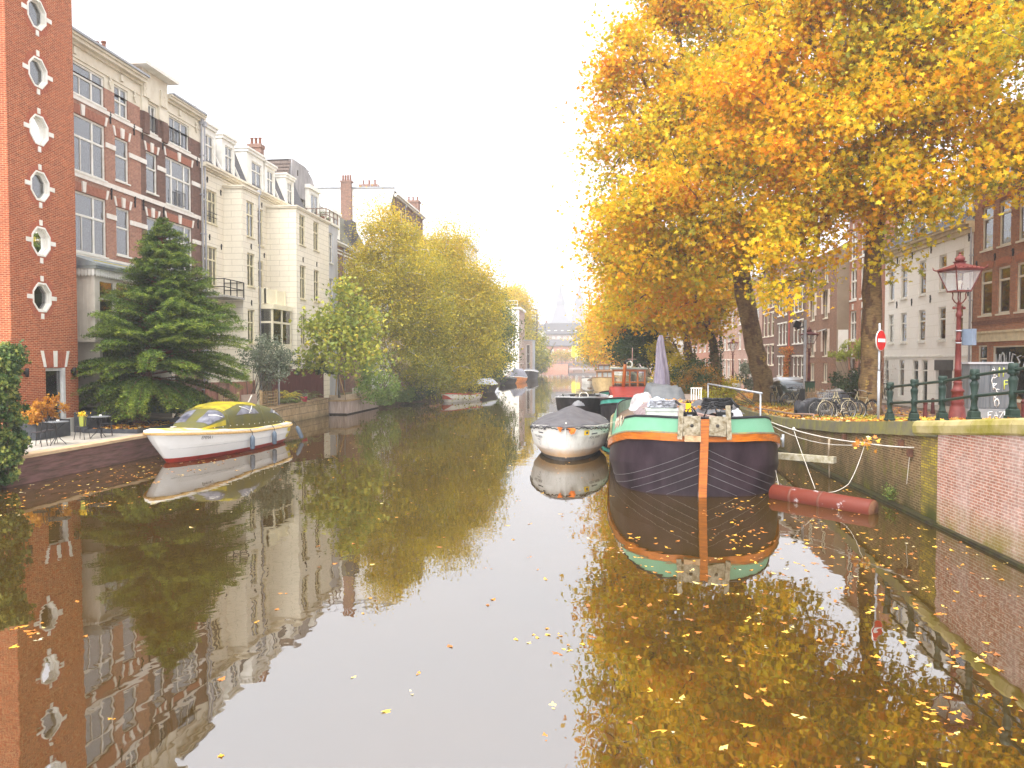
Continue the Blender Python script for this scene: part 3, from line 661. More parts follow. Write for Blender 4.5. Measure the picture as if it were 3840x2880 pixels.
    for r, (z0, z1, y0, y1) in rows.items():
        window(F, T, *bigA, z0, z1, cols=(.24, .74), rows=(.62,), curt=.75, fw=.09, subc=[(.49, .05, .6)])
        window(F, T, *smA, y0, y1, cols=(.5,) if r == 4 else (), rows=(.5,) if r == 4 else (.58,), curt=.7, fw=.08)
        if r == 4:
            window(F, T, 36.5, 37.2, y0, y1, cols=(.5,), rows=(), curt=.1); window(F, T, 38.4, 40.4, z0, z1, cols=(.62,), rows=(), curt=.4, subc=[(.3, .05, .95)])
        else:
            window(F, T, *smB, y0, y1, cols=(), rows=(.6,), curt=.6); window(F, T, *bigB, z0, z1, cols=(.26, .74), rows=(.62,), curt=.6, fw=.09, subc=[(.5, .05, .6)])
    window(F, T, *bigB, 4.9, 7.4, cols=(.26, .74), rows=(.62,), curt=.3); window(F, T, *smB, 5.2, 7.4, cols=(), rows=(.6,), curt=.6)
    for (u0, u1, z) in ((36.5, 37.2, 15.1), (38.42, 39.6, 15.1), (38.75, 39.85, 11.9)):
        rl = MB(F); rl.bar((u0, .06, z + .75), (u1, .06, z + .75), .03); rl.bar((u0, .06, z + .05), (u1, .06, z + .05), .03)
        for k in range(9): rl.bar((u0 + (u1 - u0) * k / 8, .06, z + .05), (u0 + (u1 - u0) * k / 8, .06, z + .75), .016)
        rl.build('window_guard', black, T)
    anchors(F, T, [(33.42, 14.75), (35.25, 14.75), (35.95, 14.75), (37.75, 14.75), (41.2, 14.75), (33.42, 11.3), (35.25, 11.3), (35.95, 11.3), (37.75, 11.3), (41.2, 11.3)], .5)
    sc = MB(F)
    for (u, z) in ((33.4, 16.35), (35.3, 16.35), (36.05, 16.9), (37.75, 16.9), (41.1, 16.6)):
        for k in range(5): sc.ball((u + .05 * math.sin(k * 2.1), .06 + (.1 if 35.9 < u < 38 else 0), z + .22 - k * .11), (.10 - .012 * k, .05, .08), 6)
    for u in (31.0, 34.3, 39.4): sc.box(u - .1, u + .1, .0, .1, 16.72, 17.0)
    sc.build('stucco_ornaments', cream, T)
    downpipe(F, T, 41.55, 1, 17.2, .12)
    chimney(T, -23.6, 35.2, 17.3, 18.5, .7, .5, 2)
    # veranda with scalloped eaves
    V = T; v0, v1, xf = 30.07, 36.2, -20.6
    f = MB(); f.box(xf - .08, xf, v0, v1, 4.6, 5.1); f.box(xf - .08, xf, v0, v1, 7.0, 7.45); f.box(xf - .08, xf, v0, v0 + .35, 5.1, 7.0)
    for y in (31.45, 32.9, 34.4, 35.9): f.box(xf - .08, xf, y - .1, y + .1, 5.1, 7.0)
    f.box(xf - .07, xf - .01, v0 + .35, v1, 6.25, 6.33)
    f.box(-22, xf - .08, v0, v0 + .06, 4.6, 7.45); f.box(xf - .1, xf + .03, v0 - .03, v0 + .1, 4.6, 7.2); f.box(-22, xf + .04, v0 - .05, v1, 4.45, 4.599)
    for k in range(8): f.box(-21.9 + k * .16, -21.885 + k * .16, v0 - .012, v0, 4.62, 7.2)
    o = f.build('veranda', M('veranda_boards', (.66, .60, .50), .6, (.58, .52, .43), 2), V)
    g = MB(); g.box(xf - .06, xf - .05, v0 + .3, v1, 5.1, 7.0); g.build('pane', glass, o)
    sk = MB()
    for k in range(40):
        y = v0 - .04 + k * .155
        if y > v1: break
        sk.prism([(y, 7.52), (y + .13, 7.52), (y + .13, 7.25), (y + .065, 7.16), (y, 7.25)], xf + .08, xf + .11, 'x')
    for k in range(9):
        x = xf + .1 - k * .155; sk.prism([(x, 7.52), (x - .13, 7.52), (x - .13, 7.25), (x - .065, 7.16), (x, 7.25)], v0 - .13, v0 - .10, 'y')
    sk.build('scalloped_trim', white, o)
    rf = MB(); zr = 7.6; rf.prism([(-22, zr), (xf + .25, zr), (xf + .25, zr + .1), (-22, zr + .62)], v0 - .2, v1 + .1, 'y'); rf.box(-22, xf + .2, v0 - .17, v1, 7.5, 7.6)
    rf.build('veranda_roof', M('zinc_roof', (.22, .24, .26), .5, (.32, .34, .3), 2), o)
    yl = MB(); yl.box(xf - .5, xf - .38, v0 + .6, v1, zr + .27, zr + .33); yl.build('mossy_batten', M('moss_yellow', (.55, .45, .06), .9), o)
    st = MB(); st.box(xf - .9, xf - .8, 31.3, 34.5, 4.35, 4.449)
    for k in range(12): st.box(xf - .04, xf, 31.2 + k * .22, 31.24 + k * .22, 3.6 + 0 * k, 4.44)
    st.box(xf - .06, xf + .02, 31.1, 34, 3.5, 3.6); st.box(-22, xf, v0 + .3, v0 + .5, .8, 4.45); st.box(-22, xf, v1 - .3, v1, .8, 4.45); st.build('veranda_base', _M['veranda_boards'], o)
    return T
brick_house()

def cream_house():
    T = thing('cream_bay_house', 'cream block-rendered house with two square bays and white mansard dormers', 'house', (-22, 47, .85))
    F = FX(-22, 1); a, b = 41.64, 58.0
    H = [(41.85, 43.42, 11.6, 13.5), (41.85, 43.4, 8.0, 10.27), (48.95, 49.8, 11.3, 13.7), (48.95, 49.8, 8.5, 10.3), (41.9, 43.4, 4.4, 6.9)]
    w = MB(F); wallholes(w, a, b, .6, 14.6, H, .16); w.build('wall', RENDER, T)
    rw = MB(); rw.quad((-22, a, .6), (-33, a, .6), (-33, a, 14.6), (-22, a, 14.6)); rw.quad((-22, b, .6), (-33, b, .6), (-33, b, 14.6), (-22, b, 14.6)); rw.build('side_walls', RENDER, T)
    # bays
    for (u0, u1, d, hs) in ((44.27, 46.37, 1.17, [(44.84, 45.87, 11.2, 13.35), (44.86, 45.88, 8.2, 10.22), (44.86, 45.82, 4.72, 6.78)]), (50.35, 56.8, 2.08, [(50.95, 52.0, 11.6, 13.65), (50.98, 52.03, 7.9, 10.2), (51.05, 52.05, 4.75, 6.85), (53.6, 54.7, 11.6, 13.65), (53.6, 54.7, 7.9, 10.2)])):
        Fb = FX(-22 + d, 1); w = MB(Fb); wallholes(w, u0, u1, .6, 13.93, hs, .14)
        w.quad((u0, 0, .6), (u0, -d, .6), (u0, -d, 13.93), (u0, 0, 13.93)); w.quad((u1, 0, .6), (u1, -d, .6), (u1, -d, 13.93), (u1, 0, 13.93)); w.quad((u0, 0, 14.0), (u1, 0, 14.0), (u1, -d, 14.0), (u0, -d, 14.0))
        o = w.build('bay', RENDER, T)
        k = MB(Fb); k.box(u0 - .08, u1 + .08, -d, .08, 13.931, 14.02); k.box(u0 - .12, u1 + .12, -d, .13, 14.021, 14.12); k.build('bay_cornice', cream, o)
        for h in hs: window(Fb, T, *h, cols=(.5,), rows=(.62,), curt=.45, mat=M('yellowish_paint', (.74, .66, .44), .5), fw=.08)
        anchors(Fb, T, [((h[0] + h[1]) / 2, h[3] + .4) for h in hs if h[3] < 13], .3)
    anchors(F, T, [(42.3, 14.0), (43.9, 13.6), (42.5, 10.75), (43.9, 10.4), (49.6, 14.0), (49.9, 10.7), (47.4, 13.9)], .3)
    for h in H: window(F, T, *h, cols=(.42, .74) if h[1] - h[0] > 1.2 else (), rows=(.66,), curt=.4, mat=_M['yellowish_paint'], fw=.08)
    cornice(F, T, a, 57.6, 14.6, [(-.25, -.15, .06), (-.1, 0, .14), (0, .12, .32), (.12, .24, .42)], cream)
    # mansard with dormers
    m = MB(); m.add([(-22.05, a, 14.85), (-23.1, a, 17.4), (-23.1, b, 17.4), (-22.05, b, 14.85), (-32, a, 17.4), (-32, b, 17.4), (-32, a, 14.85), (-32, b, 14.85)], [(0, 3, 2, 1), (1, 2, 5, 4), (0, 1, 4, 6), (3, 2, 5, 7)])
    m.build('mansard_roof', slate, T)
    for (u0, u1, zt) in ((41.95, 43.68, 17.35), (44.45, 46.1, 17.3), (47.8, 50.3, 17.4), (50.5, 52.2, 17.2), (54.0, 55.6, 17.2)):
        Fd = FX(-22.15, 1); d = MB(Fd); wu = (u0 + .42 if u1 - u0 < 2.2 else u0 + .7, u1 - .28)
        wallholes(d, u0, u1, 14.86, zt - .3, [(wu[0], wu[1], 14.95, 16.7)], .12)
        d.quad((u0, 0, 14.86), (u0, -1.2, 14.86), (u0, -1.2, zt - .3), (u0, 0, zt - .3)); d.quad((u1, 0, 14.86), (u1, -1.2, 14.86), (u1, -1.2, zt - .3), (u1, 0, zt - .3))
        d.box(u0 - .06, u1 + .06, -1.2, .1, zt - .3, zt - .12); d.box(u0 - .12, u1 + .12, -1.2, .17, zt - .119, zt)
        o = d.build('dormer', white, T)
        window(Fd, T, wu[0], wu[1], 14.95, 16.7, cols=(.5,), rows=(.66,), curt=.75, sill=0, name='dormer_window', dep=.12)
    rt = MB()
    for u in (44.1, 46.5, 50.42, 52.6): rt.bar((-22.0, u, 14.9), (-22.95, u, 17.0), .1, .12)
    rt.build('roof_verge', white, T)
    downpipe(F, T, 47.0, 1, 14.4, 1.0); downpipe(F, T, 41.72, 1, 17.1, .2)
    chimney(T, -23.9, 44.2, 17.3, 18.35, .7, .5, 2); chimney(T, -23.6, 52.4, 17.3, 18.8, .9, .6, 3)
    # iron balcony
    bl = MB(); bl.box(-22, -20.7, 41.7, 44.2, 7.28, 7.4)
    o = bl.build('balcony', M('balcony_slab', (.4, .38, .34), .8), T)
    r = MB(); z0, z1 = 7.4, 8.3
    for z in (z1, z0 + .45): r.bar((-20.75, 41.7, z), (-20.75, 44.2, z), .045); r.bar((-22, 41.72, z), (-20.75, 41.72, z), .045); r.bar((-22, 44.18, z), (-20.75, 44.18, z), .045)
    for y in (41.72, 42.5, 43.3, 44.18): r.bar((-20.75, y, z0), (-20.75, y, z1), .05)
    r.build('railing', black, o)
    # glazed oriel with boarded parapet
    o = MB(); x1 = -20.25; y0, y1 = 47.15, 50.2
    o.box(-22, x1, y0, y1, 3.3, 4.75); o.box(-22, x1 + .1, y0 - .1, y1, 6.95, 7.25)
    for (y, w_) in ((y0, .12), (y0 + 1.45, .14), (y1 - .14, .14)): o.box(x1 - .1, x1, y, y + w_, 4.751, 6.949)
    o.box(x1 - .08, x1 - .01, y0 + .12, y1 - .14, 6.05, 6.18); o.box(-22, -21.9, y0, y0 + .1, 4.751, 6.949); o.box(-21.2, -21.1, y0, y0 + .09, 4.751, 6.949); o.box(-21.9, x1 - .1, y0 + .01, y0 + .08, 6.05, 6.18)
    ob = o.build('oriel', M('oriel_paint', (.76, .70, .52), .5, (.70, .63, .45), 2), T)
    g = MB(); g.box(x1 - .06, x1 - .05, y0 + .1, y1 - .1, 4.76, 6.94); g.box(-21.9, x1 - .1, y0 + .04, y0 + .05, 4.76, 6.94); g.build('pane', glass, ob)
    k = MB(); k.box(-21.9, -21.6, y0 + .3, y1 - .2, 4.76, 6.9); k.build('interior', room, ob)
    pp = MB(); pp.box(-20.75, -20.68, y0, y1, 7.3, 8.25); pp.box(-22, -20.75, y0, y0 + .07, 7.3, 8.25)
    for y in (y0, (y0 + y1) / 2, y1 - .1): pp.box(-20.8, -20.62, y, y + .1, 7.3, 8.32)
    pp.build('parapet', _M['oriel_paint'], ob)
    rl = MB(F); rl.bar((41.9, .08, 11.95), (43.3, .08, 11.95), .035); rl.bar((41.9, .08, 12.2), (43.3, .08, 12.2), .035); rl.build('window_guard', black, T)
cream_house()

def rest_left():
    # stained cement gable house
    T = thing('grey_gable_house', 'grey cement gable end with tiled mansard above the cream bays', 'house', (-24, 61, .85))
    F = FX(-23.2, 1); hs = [(59.6, 60.6, 14.95, 16.7), (61.9, 62.9, 14.9, 16.6)]
    w = MB(F); wallholes(w, 57.6, 64.4, 1, 16.6, hs, .14); w.prism([(57.6, 16.6), (64.4, 16.6), (63.8, 17.3), (62.2, 18.7), (60.8, 19.3), (58.0, 19.3)], -.3, 0, 'y'); w.box(57.6, 57.9, -8, -.001, 1, 17.2)
    w.quad((57.6, 0, 1), (57.6, -8, 1), (57.6, -8, 17), (57.6, 0, 17)); w.build('wall', GREYC, T)
    for h in hs: window(F, T, *h, cols=(), rows=(.55,), curt=.4, sill=.06)
    r = MB(); r.add([(-23.3, 58.0, 19.2), (-31, 58.0, 19.2), (-31, 55.9, 14.9), (-23.3, 55.9, 14.9)], [(0, 1, 2, 3)]); r.add([(-31, 57.9, 19.25), (-23.3, 57.9, 19.25), (-23.3, 62, 19.25), (-31, 62, 19.25)], [(0, 1, 2, 3)])
    for k in range(14): t = k / 14; r.box(-31, -23.35, 56.0 + 2 * t - .08, 56.0 + 2 * t + .08, 14.95 + 4.2 * t, 15.02 + 4.2 * t)
    r.build('mansard_roof', M('brown_tiles', (.16, .12, .10), .8, (.09, .07, .06), 8), T)
    anchors(F, T, [(59.0, 18.4), (62.6, 17.3)], .4)
    # pale grey annex with roof terrace
    T = thing('grey_annex', 'narrow pale grey rendered annex with a railed roof terrace', 'house annex', (-21, 58, .85))
    Fa = FX(-20.2, 1); hs = [(57.6, 58.5, 11.2, 13.5), (57.6, 58.5, 8.0, 10.0), (57.6, 58.5, 4.6, 6.8)]
    w = MB(Fa); wallholes(w, 56.95, 59.6, .6, 14.15, hs, .12); w.quad((56.95, 0, .6), (56.95, -3, .6), (56.95, -3, 14.15), (56.95, 0, 14.15)); w.quad((59.6, 0, .6), (59.6, -3, .6), (59.6, -3, 14.15), (59.6, 0, 14.15)); w.quad((56.95, 0, 14.15), (59.6, 0, 14.15), (59.6, -3, 14.15), (56.95, -3, 14.15))
    w.build('wall', GREYR, T)
    for h in hs: window(Fa, T, *h, cols=(.5,), rows=(.55,), curt=.3)
    k = MB(Fa); k.box(56.85, 59.7, -3, .1, 14.151, 14.32); k.build('roof_edge', white, T)
    r = MB(Fa)
    for z in (14.75, 15.2): r.bar((56.95, .02, z), (59.6, .02, z), .05); r.bar((56.97, .02, z), (56.97, -2.2, z), .05)
    for u in (56.97, 57.8, 58.7, 59.58): r.bar((u, .02, 14.32), (u, .02, 15.25), .06)
    for d in (-.7, -1.5, -2.2): r.bar((56.97, d, 14.32), (56.97, d, 15.25), .06)
    r.build('terrace_railing', M('brown_rail', (.16, .10, .07), .7), T)
    for i, (u, d, r_, lab) in enumerate(((57.6, -.5, .19, 'orange clay pot with a small shrub on the grey annex terrace'), (58.7, -.4, .14, 'small clay pot at the far corner of the grey annex terrace'))):
        P_ = thing('flower_pot', lab, 'plant pot', (-20.2 + d, u, 14.33)); q = MB(); q.lathe([(r_ * .7, 0), (r_, r_ * 1.7), (r_ * 1.1, r_ * 1.7), (r_ * 1.1, r_ * 2)], (-20.2 + d, u, 14.33), 12); q.build('pot', terracotta, P_)
        leaf_mesh('foliage', np.random.default_rng(i).normal(size=(120, 3)) * r_ * .8 + np.array([-20.2 + d, u, 14.33 + r_ * 2.8]), .09, DIAM, DGRN, np.random.default_rng(i), parent=P_)
    # brick house with white gutter and dormers
    T = thing('gutter_brick_house', 'brick house with white gutter, tiled roof and tall white dormer behind the yellow birch', 'house', (-22, 65, .85))
    F = FX(-22, 1); hs = [(61.5, 62.6, 9.9, 12.8), (64.2, 65.3, 9.9, 12.8), (67, 68.1, 9.9, 12.8), (61.5, 62.6, 6, 8.6), (64.2, 65.3, 6, 8.6)]
    w = MB(F); wallholes(w, 59.62, 75, .6, 13.6, hs, .14); w.quad((59.62, 0, .6), (59.62, -8, .6), (59.62, -8, 13.6), (59.62, 0, 13.6)); w.build('wall', brick('annex_brick', (.30, .13, .09), (.22, .10, .07), (.3, .24, .2)), T)
    for h in hs: window(F, T, *h, cols=(), rows=(.55,), curt=.4)
    cornice(F, T, 59.62, 75, 13.6, [(-.4, -.3, .06), (0, .14, .2), (.14, .28, .34)], white)
    b_ = MB(F); b_.box(59.62, 75, -.004, .04, 12.9, 13.05); b_.build('stone_bands', _M['pale_band'], T)
    r = MB(); r.add([(-22.0, 59.62, 13.88), (-22.0, 75, 13.88), (-23.8, 75, 17.2), (-23.8, 59.62, 17.2), (-30, 75, 17.3), (-30, 59.62, 17.3)], [(0, 1, 2, 3), (3, 2, 4, 5)]); r.build('roof', M('moss_tiles', (.17, .16, .12), .8, (.10, .095, .07), 6), T)
    for (u0, u1, zt, x) in ((60.6, 63.0, 17.9, -22.9), (64.0, 66.2, 16.6, -22.2)):
        Fd = FX(x, 1); d = MB(Fd); wallholes(d, u0, u1, 14.2, zt - .3, [(u0 + .5, u1 - .3, 14.5, zt - .6)], .1); d.quad((u0, 0, 14), (u0, -2, 14), (u0, -2, zt), (u0, 0, zt)); d.quad((u1, 0, 14), (u1, -2, 14), (u1, -2, zt), (u1, 0, zt)); d.box(u0 - .1, u1 + .1, -2, .15, zt - .3, zt)
        d.build('dormer', white, T); window(Fd, T, u0 + .5, u1 - .3, 14.5, zt - .6, cols=(.5,), rows=(), curt=.6, sill=0, name='dormer_window', dep=.1)
    downpipe(F, T, 60.2, 1, 13.5); downpipe(F, T, 66.3, 1, 13.5)
    q = MB(); q.box(-22.9, -22.2, 69.5, 71, 14.2, 16.6); q.box(-22.2, -21.9, 70.0, 70.6, 14.9, 15.5); q.build('roof_hatch', M('dark_hatch', (.10, .09, .09), .7), T)
    # big white party wall house
    T = thing('white_party_wall_house', 'large house with a plain white party wall, roof rail and brick chimney stack', 'house', (-24, 78, .85))
    w = MB(); w.prism([(-34, .6), (-19.9, .6), (-19.9, 17.2), (-20.4, 17.6), (-19.65, 20.3), (-19.65, 20.7), (-34, 21.0)], 75, 75.3, 'y'); w.build('party_wall', M('white_wall_paint', (.80, .79, .78), .7, (.70, .69, .68), .5), T)
    F = FX(-19.62, 1); hs = [(77.3, 78.3, 16.9, 19), (80.5, 81.5, 16.9, 19), (83.5, 84.5, 16.9, 19), (77.3, 78.3, 13.4, 15.6)]
    w = MB(F); wallholes(w, 75.3, 88, .6, 19.9, hs, .14); w.build('wall', BRK_L2, T)
    for h in hs: window(F, T, *h, cols=(), rows=(.5,), curt=.4)
    cornice(F, T, 75.31, 88, 19.9, [(0, .14, .2), (.14, .3, .4)], white); downpipe(F, T, 79.3, 1, 19.9)
    w = MB(); w.quad((-34, 75.3, 20.8), (-19.7, 75.3, 20.6), (-19.7, 88, 20.2), (-34, 88, 20.8)); w.prism([(-34, 20.9), (-19.6, 20.7), (-19.6, 20.82), (-34, 21.08)], 74.9, 75.4, 'y'); w.build('roof', lead, T)
    c = MB(); c.box(-24.9, -23.86, 74.55, 74.95, 13.5, 21.3); c.box(-24.95, -23.8, 74.5, 75.3, 21.3, 21.45); o = c.build('chimney', BRK_DK, T)
    p = MB()
    for k in range(4): p.lathe([(.1, 0), (.1, .6)], (-24.75 + k * .25, 74.9, 21.44), 8)
    p.build('chimney_pots', terracotta, o)
    chimney(T, -23.6, 80, 20.9, 22.2, 1.9, .8, 3); chimney(T, -20.9, 88.6, 14, 22.2, 1.5, 1.0, 3)
    r = MB()
    for z in (21.9,): r.bar((-30, 76, z), (-21.5, 76, z), .05); r.bar((-21.5, 76, z), (-20.8, 79, z - .7), .05)
    for k in range(12): r.bar((-30 + k * .77, 76, 20.9), (-30 + k * .77, 76, 21.9), .035)
    r.build('roof_rail', pipe_m, T)
    T = thing('far_brick_corner_house', 'brick house with a flat white roof edge showing between the birch tops', 'house', (-18, 100, .85))
    w = MB(FY(98, -1)); wallholes(w, -26, -16.6, .6, 19.2, [(-18.6, -17.9, 17.2, 18.2)], .1); w.build('wall', BRK_R2, T); window(FY(98, -1), T, -18.6, -17.9, 17.2, 18.2, cols=(), rows=(), curt=.9)
    w = MB(); w.quad((-16.6, 98, .6), (-16.6, 110, .6), (-16.6, 110, 19.2), (-16.6, 98, 19.2)); w.box(-26, -16.3, 97.8, 110, 19.2, 19.6); w.build('roof_edge', white, T)
    # far white house at the waterside
    T = thing('tall_white_waterside_house', 'narrow white waterside house with balcony rail, half hidden by misty trees', 'house', (-15, 145, 0))
    w = MB(FY(145, -1)); wallholes(w, -17.6, -13.9, .8, 13.3, [(-15.6, -14.6, 9.2, 10.6), (-15.6, -14.6, 5.8, 7.4)], .1); w.build('wall', M('white_wall_paint2', (.80, .77, .68), .7, (.72, .68, .6), 1), T)
    w = MB(FX(-13.9, 1)); H = [(147 + 3 * k, 148.4 + 3 * k, z, z + 1.6) for k in range(3) for z in (3, 6.2, 9.4)]; wallholes(w, 145, 157, .8, 13.3, H, .1); w.build('wall', M('side_wall_tan', (.42, .28, .22), .8), T)
    for h in H: window(FX(-13.9, 1), T, *h, cols=(.5,), rows=(), curt=.3)
    window(FY(145, -1), T, -15.6, -14.6, 9.2, 10.6, curt=.2); window(FY(145, -1), T, -15.6, -14.6, 5.8, 7.4, curt=.2)
    w = MB(); w.box(-17.8, -13.6, 144.7, 157, 13.3, 13.7); w.box(-17.8, -13.7, 144.75, 144.9, 9.0, 9.15)
    for z in (14.2, 14.9): w.bar((-17.6, 145, z), (-14.2, 145, z), .07)
    for k in range(6): w.bar((-17.6 + k * .68, 145, 13.7), (-17.6 + k * .68, 145, 14.9), .06)
    w.build('roof_terrace', white, T)
    T = thing('grey_waterside_annex', 'low grey-brown waterside annex beside the narrow white house', 'house annex', (-12.9, 157, 0))
    w = MB(FY(156, -1)); wallholes(w, -13.9, -12.2, .6, 7.6, [(-13.5, -12.7, 1.2, 6.8)], .1); w.build('wall', M('tan_boards', (.42, .33, .28), .8), T); window(FY(156, -1), T, -13.5, -12.7, 1.2, 6.8, cols=(), rows=(.33, .66), curt=.6)
    w = MB(); w.box(-14, -12.1, 155.9, 163, 7.6, 7.8); w.quad((-12.2, 156, .6), (-12.2, 163, .6), (-12.2, 163, 7.6), (-12.2, 156, 7.6)); w.build('roof', lead, T)
rest_left()

def right_buildings():
    X = 18.5; F = FX(X, -1)
    # shop building (nearest)
    T = thing('brown_brick_shop_house', 'brown-red brick house with arched windows above a glazed shopfront', 'house', (18.5, 36, 1.2))
    b = 39.95; H = [(38.15, 39.27, 5.82, 7.95), (36.6, 37.67, 5.82, 7.95), (35.0, 36.1, 5.82, 7.95), (33.4, 34.5, 5.82, 7.95)] + [(u, v, 8.9, 10.95) for u, v in ((38.15, 39.2), (36.6, 37.65), (35, 36.05), (33.4, 34.45))] + [(u, v, 11.9, 13.6) for u, v in ((38.15, 39.2), (36.6, 37.65), (35, 36.05))]
    shop = [(38.5, 39.4, 1.2, 4.4), (33.5, 38.05, 1.9, 4.35)]
    w = MB(F); wallholes(w, 30, b, 1.0, 15, H + shop, .15); w.quad((b, 0, 9), (b, -9, 9), (b, -9, 15), (b, 0, 15)); w.quad((30, 0, 1), (30, -9, 1), (30, -9, 15), (30, 0, 15)); w.quad((30, 0, 15), (b, 0, 15), (b, -9, 15), (30, -9, 15)); w.build('wall', BRK_R1, T)
    for h in H: window(F, T, *h, cols=(), rows=(.72,), curt=.12 if h[2] < 6 else .5, mat=cream, fw=.09, sill=.08)
    window(F, T, *shop[0], cols=(), rows=(.8,), curt=.1, sill=0, mat=cream, name='shop_door'); o = window(F, T, *shop[1], cols=(), rows=(), curt=.1, sill=.05, mat=cream, name='shop_window')
    k = MB(F); k.box(30, b, .0, .12, 4.55, 4.95); k.box(30, b, .0, .2, 4.951, 5.05); k.build('fascia', M('cream_fascia', (.66, .56, .36), .6), T)
    k = MB(F); k.box(30, b, .0, .03, 5.36, 5.5); k.box(30, b, .0, .05, 5.5, 5.56); k.build('brick_frieze', M('dark_frieze', (.12, .05, .035), .9, (.3, .15, .09), 25), T)
    for (u0, u1, z0, z1) in H:
        ar = MB(F); n = 13; c = (u0 + u1) / 2
        for i in range(n):
            t = -1 + 2 * (i + .5) / n; u = c + t * (u1 - u0) * .56; zz = z1 + .03 + .12 * (1 - t * t); s_ = t * .07
            ar.prism([(u - .042, zz - .12 * (1 - t * t) * .2), (u + .042, zz - .12 * (1 - t * t) * .2), (u + s_ + .045, zz + .27), (u + s_ - .045, zz + .27)], .001, .03, 'y')
        ar.build('brick_arch', M('arch_orange', (.44, .17, .08), .85, (.34, .12, .06), 12), T)
    anchors(F, T, [(37.9, 8.45), (36.35, 8.45), (39.6, 8.3), (34.75, 8.45)], .3)
    lf = bush('window_plants', 'greenery behind the graffiti-covered shop window', 'plants', [(18.9, 37.2, 2.5, .3, .8, .45), (18.9, 35.2, 2.4, .3, .8, .4)], DGRN, 600, .22, MAPLE, 3, stems=0, base=(18.9, 36, 2.0))
    gr = MB(F); rg = random.Random(9)   # graffiti strokes on the glass
    def glyphs(mb, u, z, s, txt_strokes, d, dirn=-1, r=.018):
        for st in txt_strokes: mb.tube([(u + dirn * p[0] * s, d, z + p[1] * s) for p in st], r, 4)
    G = {'A': [[(0, 0), (.3, 1), (.55, 0)], [(.1, .4), (.5, .4)]], 'E': [[(.5, 1), (0, .9), (.35, .55), (0, .1), (.5, 0)]], 'S': [[(.5, .9), (.2, 1), (.05, .7), (.45, .4), (.3, .05), (0, .1)]],
         'K': [[(0, 1), (.05, 0)], [(.5, .95), (.05, .5), (.5, 0)]], 'O': [[(.25, 1), (0, .7), (.05, .2), (.3, 0), (.5, .4), (.45, .8), (.25, 1)]], 'R': [[(0, 0), (.05, 1), (.45, .8), (.1, .5), (.5, 0)]],
         'F': [[(.5, 1), (0, .95), (0, 0)], [(0, .55), (.35, .6)]], 'I': [[(.1, 1), (.05, 0)]], 'Z': [[(0, .95), (.5, 1), (0, .05), (.5, 0)]], 'W': [[(0, 1), (.12, 0), (.28, .7), (.42, 0), (.55, 1)]], 'N': [[(0, 0), (.05, 1), (.4, 0), (.5, 1)]], 'C': [[(.5, .9), (.15, 1), (0, .5), (.15, 0), (.5, .1)]]}
    for i, ch in enumerate('WONCEZ'): glyphs(gr, 37.9 - i * .45, 3.35 + .1 * math.sin(i), .62, G[ch], -.10, -1, .02)
    gr.build('graffiti', M('white_spray', (.8, .8, .78), .7), T)
    downpipe(F, T, 39.98, 1.2, 11.1, .12)
    # white rendered house
    T = thing('white_rendered_house', 'white rendered four-storey house with small sash windows and ochre cornice', 'house', (18.5, 46, 1.2))
    H = []
    for (u0, u1) in ((49.9, 50.75), (47.95, 48.85), (45.35, 46.25), (42.85, 43.7), (40.95, 41.85)):
        H += [(u0, u1, 4.76, 6.52), (u0, u1, 7.4, 9.3)]
    H += [(u0, u1, 9.42 + .0, 9.44) for (u0, u1) in ()]
    G1 = [(50.6, 51.3, 1.3, 3.72), (46.2, 47.0, 1.35, 3.7), (44.97, 45.75, 1.35, 3.7), (42.0, 43.9, 1.25, 3.15), (48.2, 49.0, 1.5, 3.7)]
    w = MB(F); wallholes(w, 40.0, 51.4, .9, 9.95, H + G1, .15); w.quad((51.4, 0, 9), (51.4, -9, 9), (51.4, -9, 11), (51.4, 0, 11)); w.build('wall', WRENDER, T)
    for h in H: window(F, T, *h, cols=(), rows=(.64,), curt=.15, fw=.08, sill=.1)
    for h in G1[:3] + G1[4:]: window(F, T, *h, cols=(), rows=(.75,), curt=.1, fw=.07, sill=0)
    g = MB(F); g.box(42.0, 43.9, -.6, -.15, 1.2, 3.15); g.box(41.9, 44.0, .0, .05, 3.151, 3.7); g.build('garage_door', M('dark_door', (.09, .085, .08), .6), T)
    cornice(F, T, 40.0, 51.4, 10.0, [(-.05, .18, .12), (.18, .36, .26), (.36, .5, .42)], M('ochre_cornice', (.62, .50, .30), .6)); cornice(F, T, 40.0, 51.4, 10.0, [(.501, .58, .5)], lead, 'gutter')
    k = MB(F); k.box(40.0, 51.4, .0, .04, 3.85, 3.95); k.build('string_course', white, T)
    m = MB(); m.add([(18.5, 40, 10.6), (19.7, 40, 13.2), (19.7, 51.4, 13.2), (18.5, 51.4, 10.6), (27, 40, 13.2), (27, 51.4, 13.2)], [(0, 3, 2, 1), (1, 2, 5, 4), (0, 1, 4)]); m.build('mansard_roof', slate, T)
    for (u0, u1) in ((48.4, 50.2), (44.2, 46.2), (40.7, 42.5)):
        Fd = FX(18.75, -1); d = MB(Fd); wallholes(d, u0, u1, 10.6, 12.9, [(u0 + .3, u1 - .3, 10.75, 12.4)], .12); d.quad((u0, 0, 10.6), (u0, -1.3, 10.6), (u0, -1.3, 12.9), (u0, 0, 12.9)); d.quad((u1, 0, 10.6), (u1, -1.3, 10.6), (u1, -1.3, 12.9), (u1, 0, 12.9)); d.box(u0 - .1, u1 + .1, -1.3, .12, 12.9, 13.1)
        d.build('dormer', white, T); window(Fd, T, u0 + .3, u1 - .3, 10.75, 12.4, cols=(.5,), rows=(), curt=.6, sill=0, name='dormer_window', dep=.12)
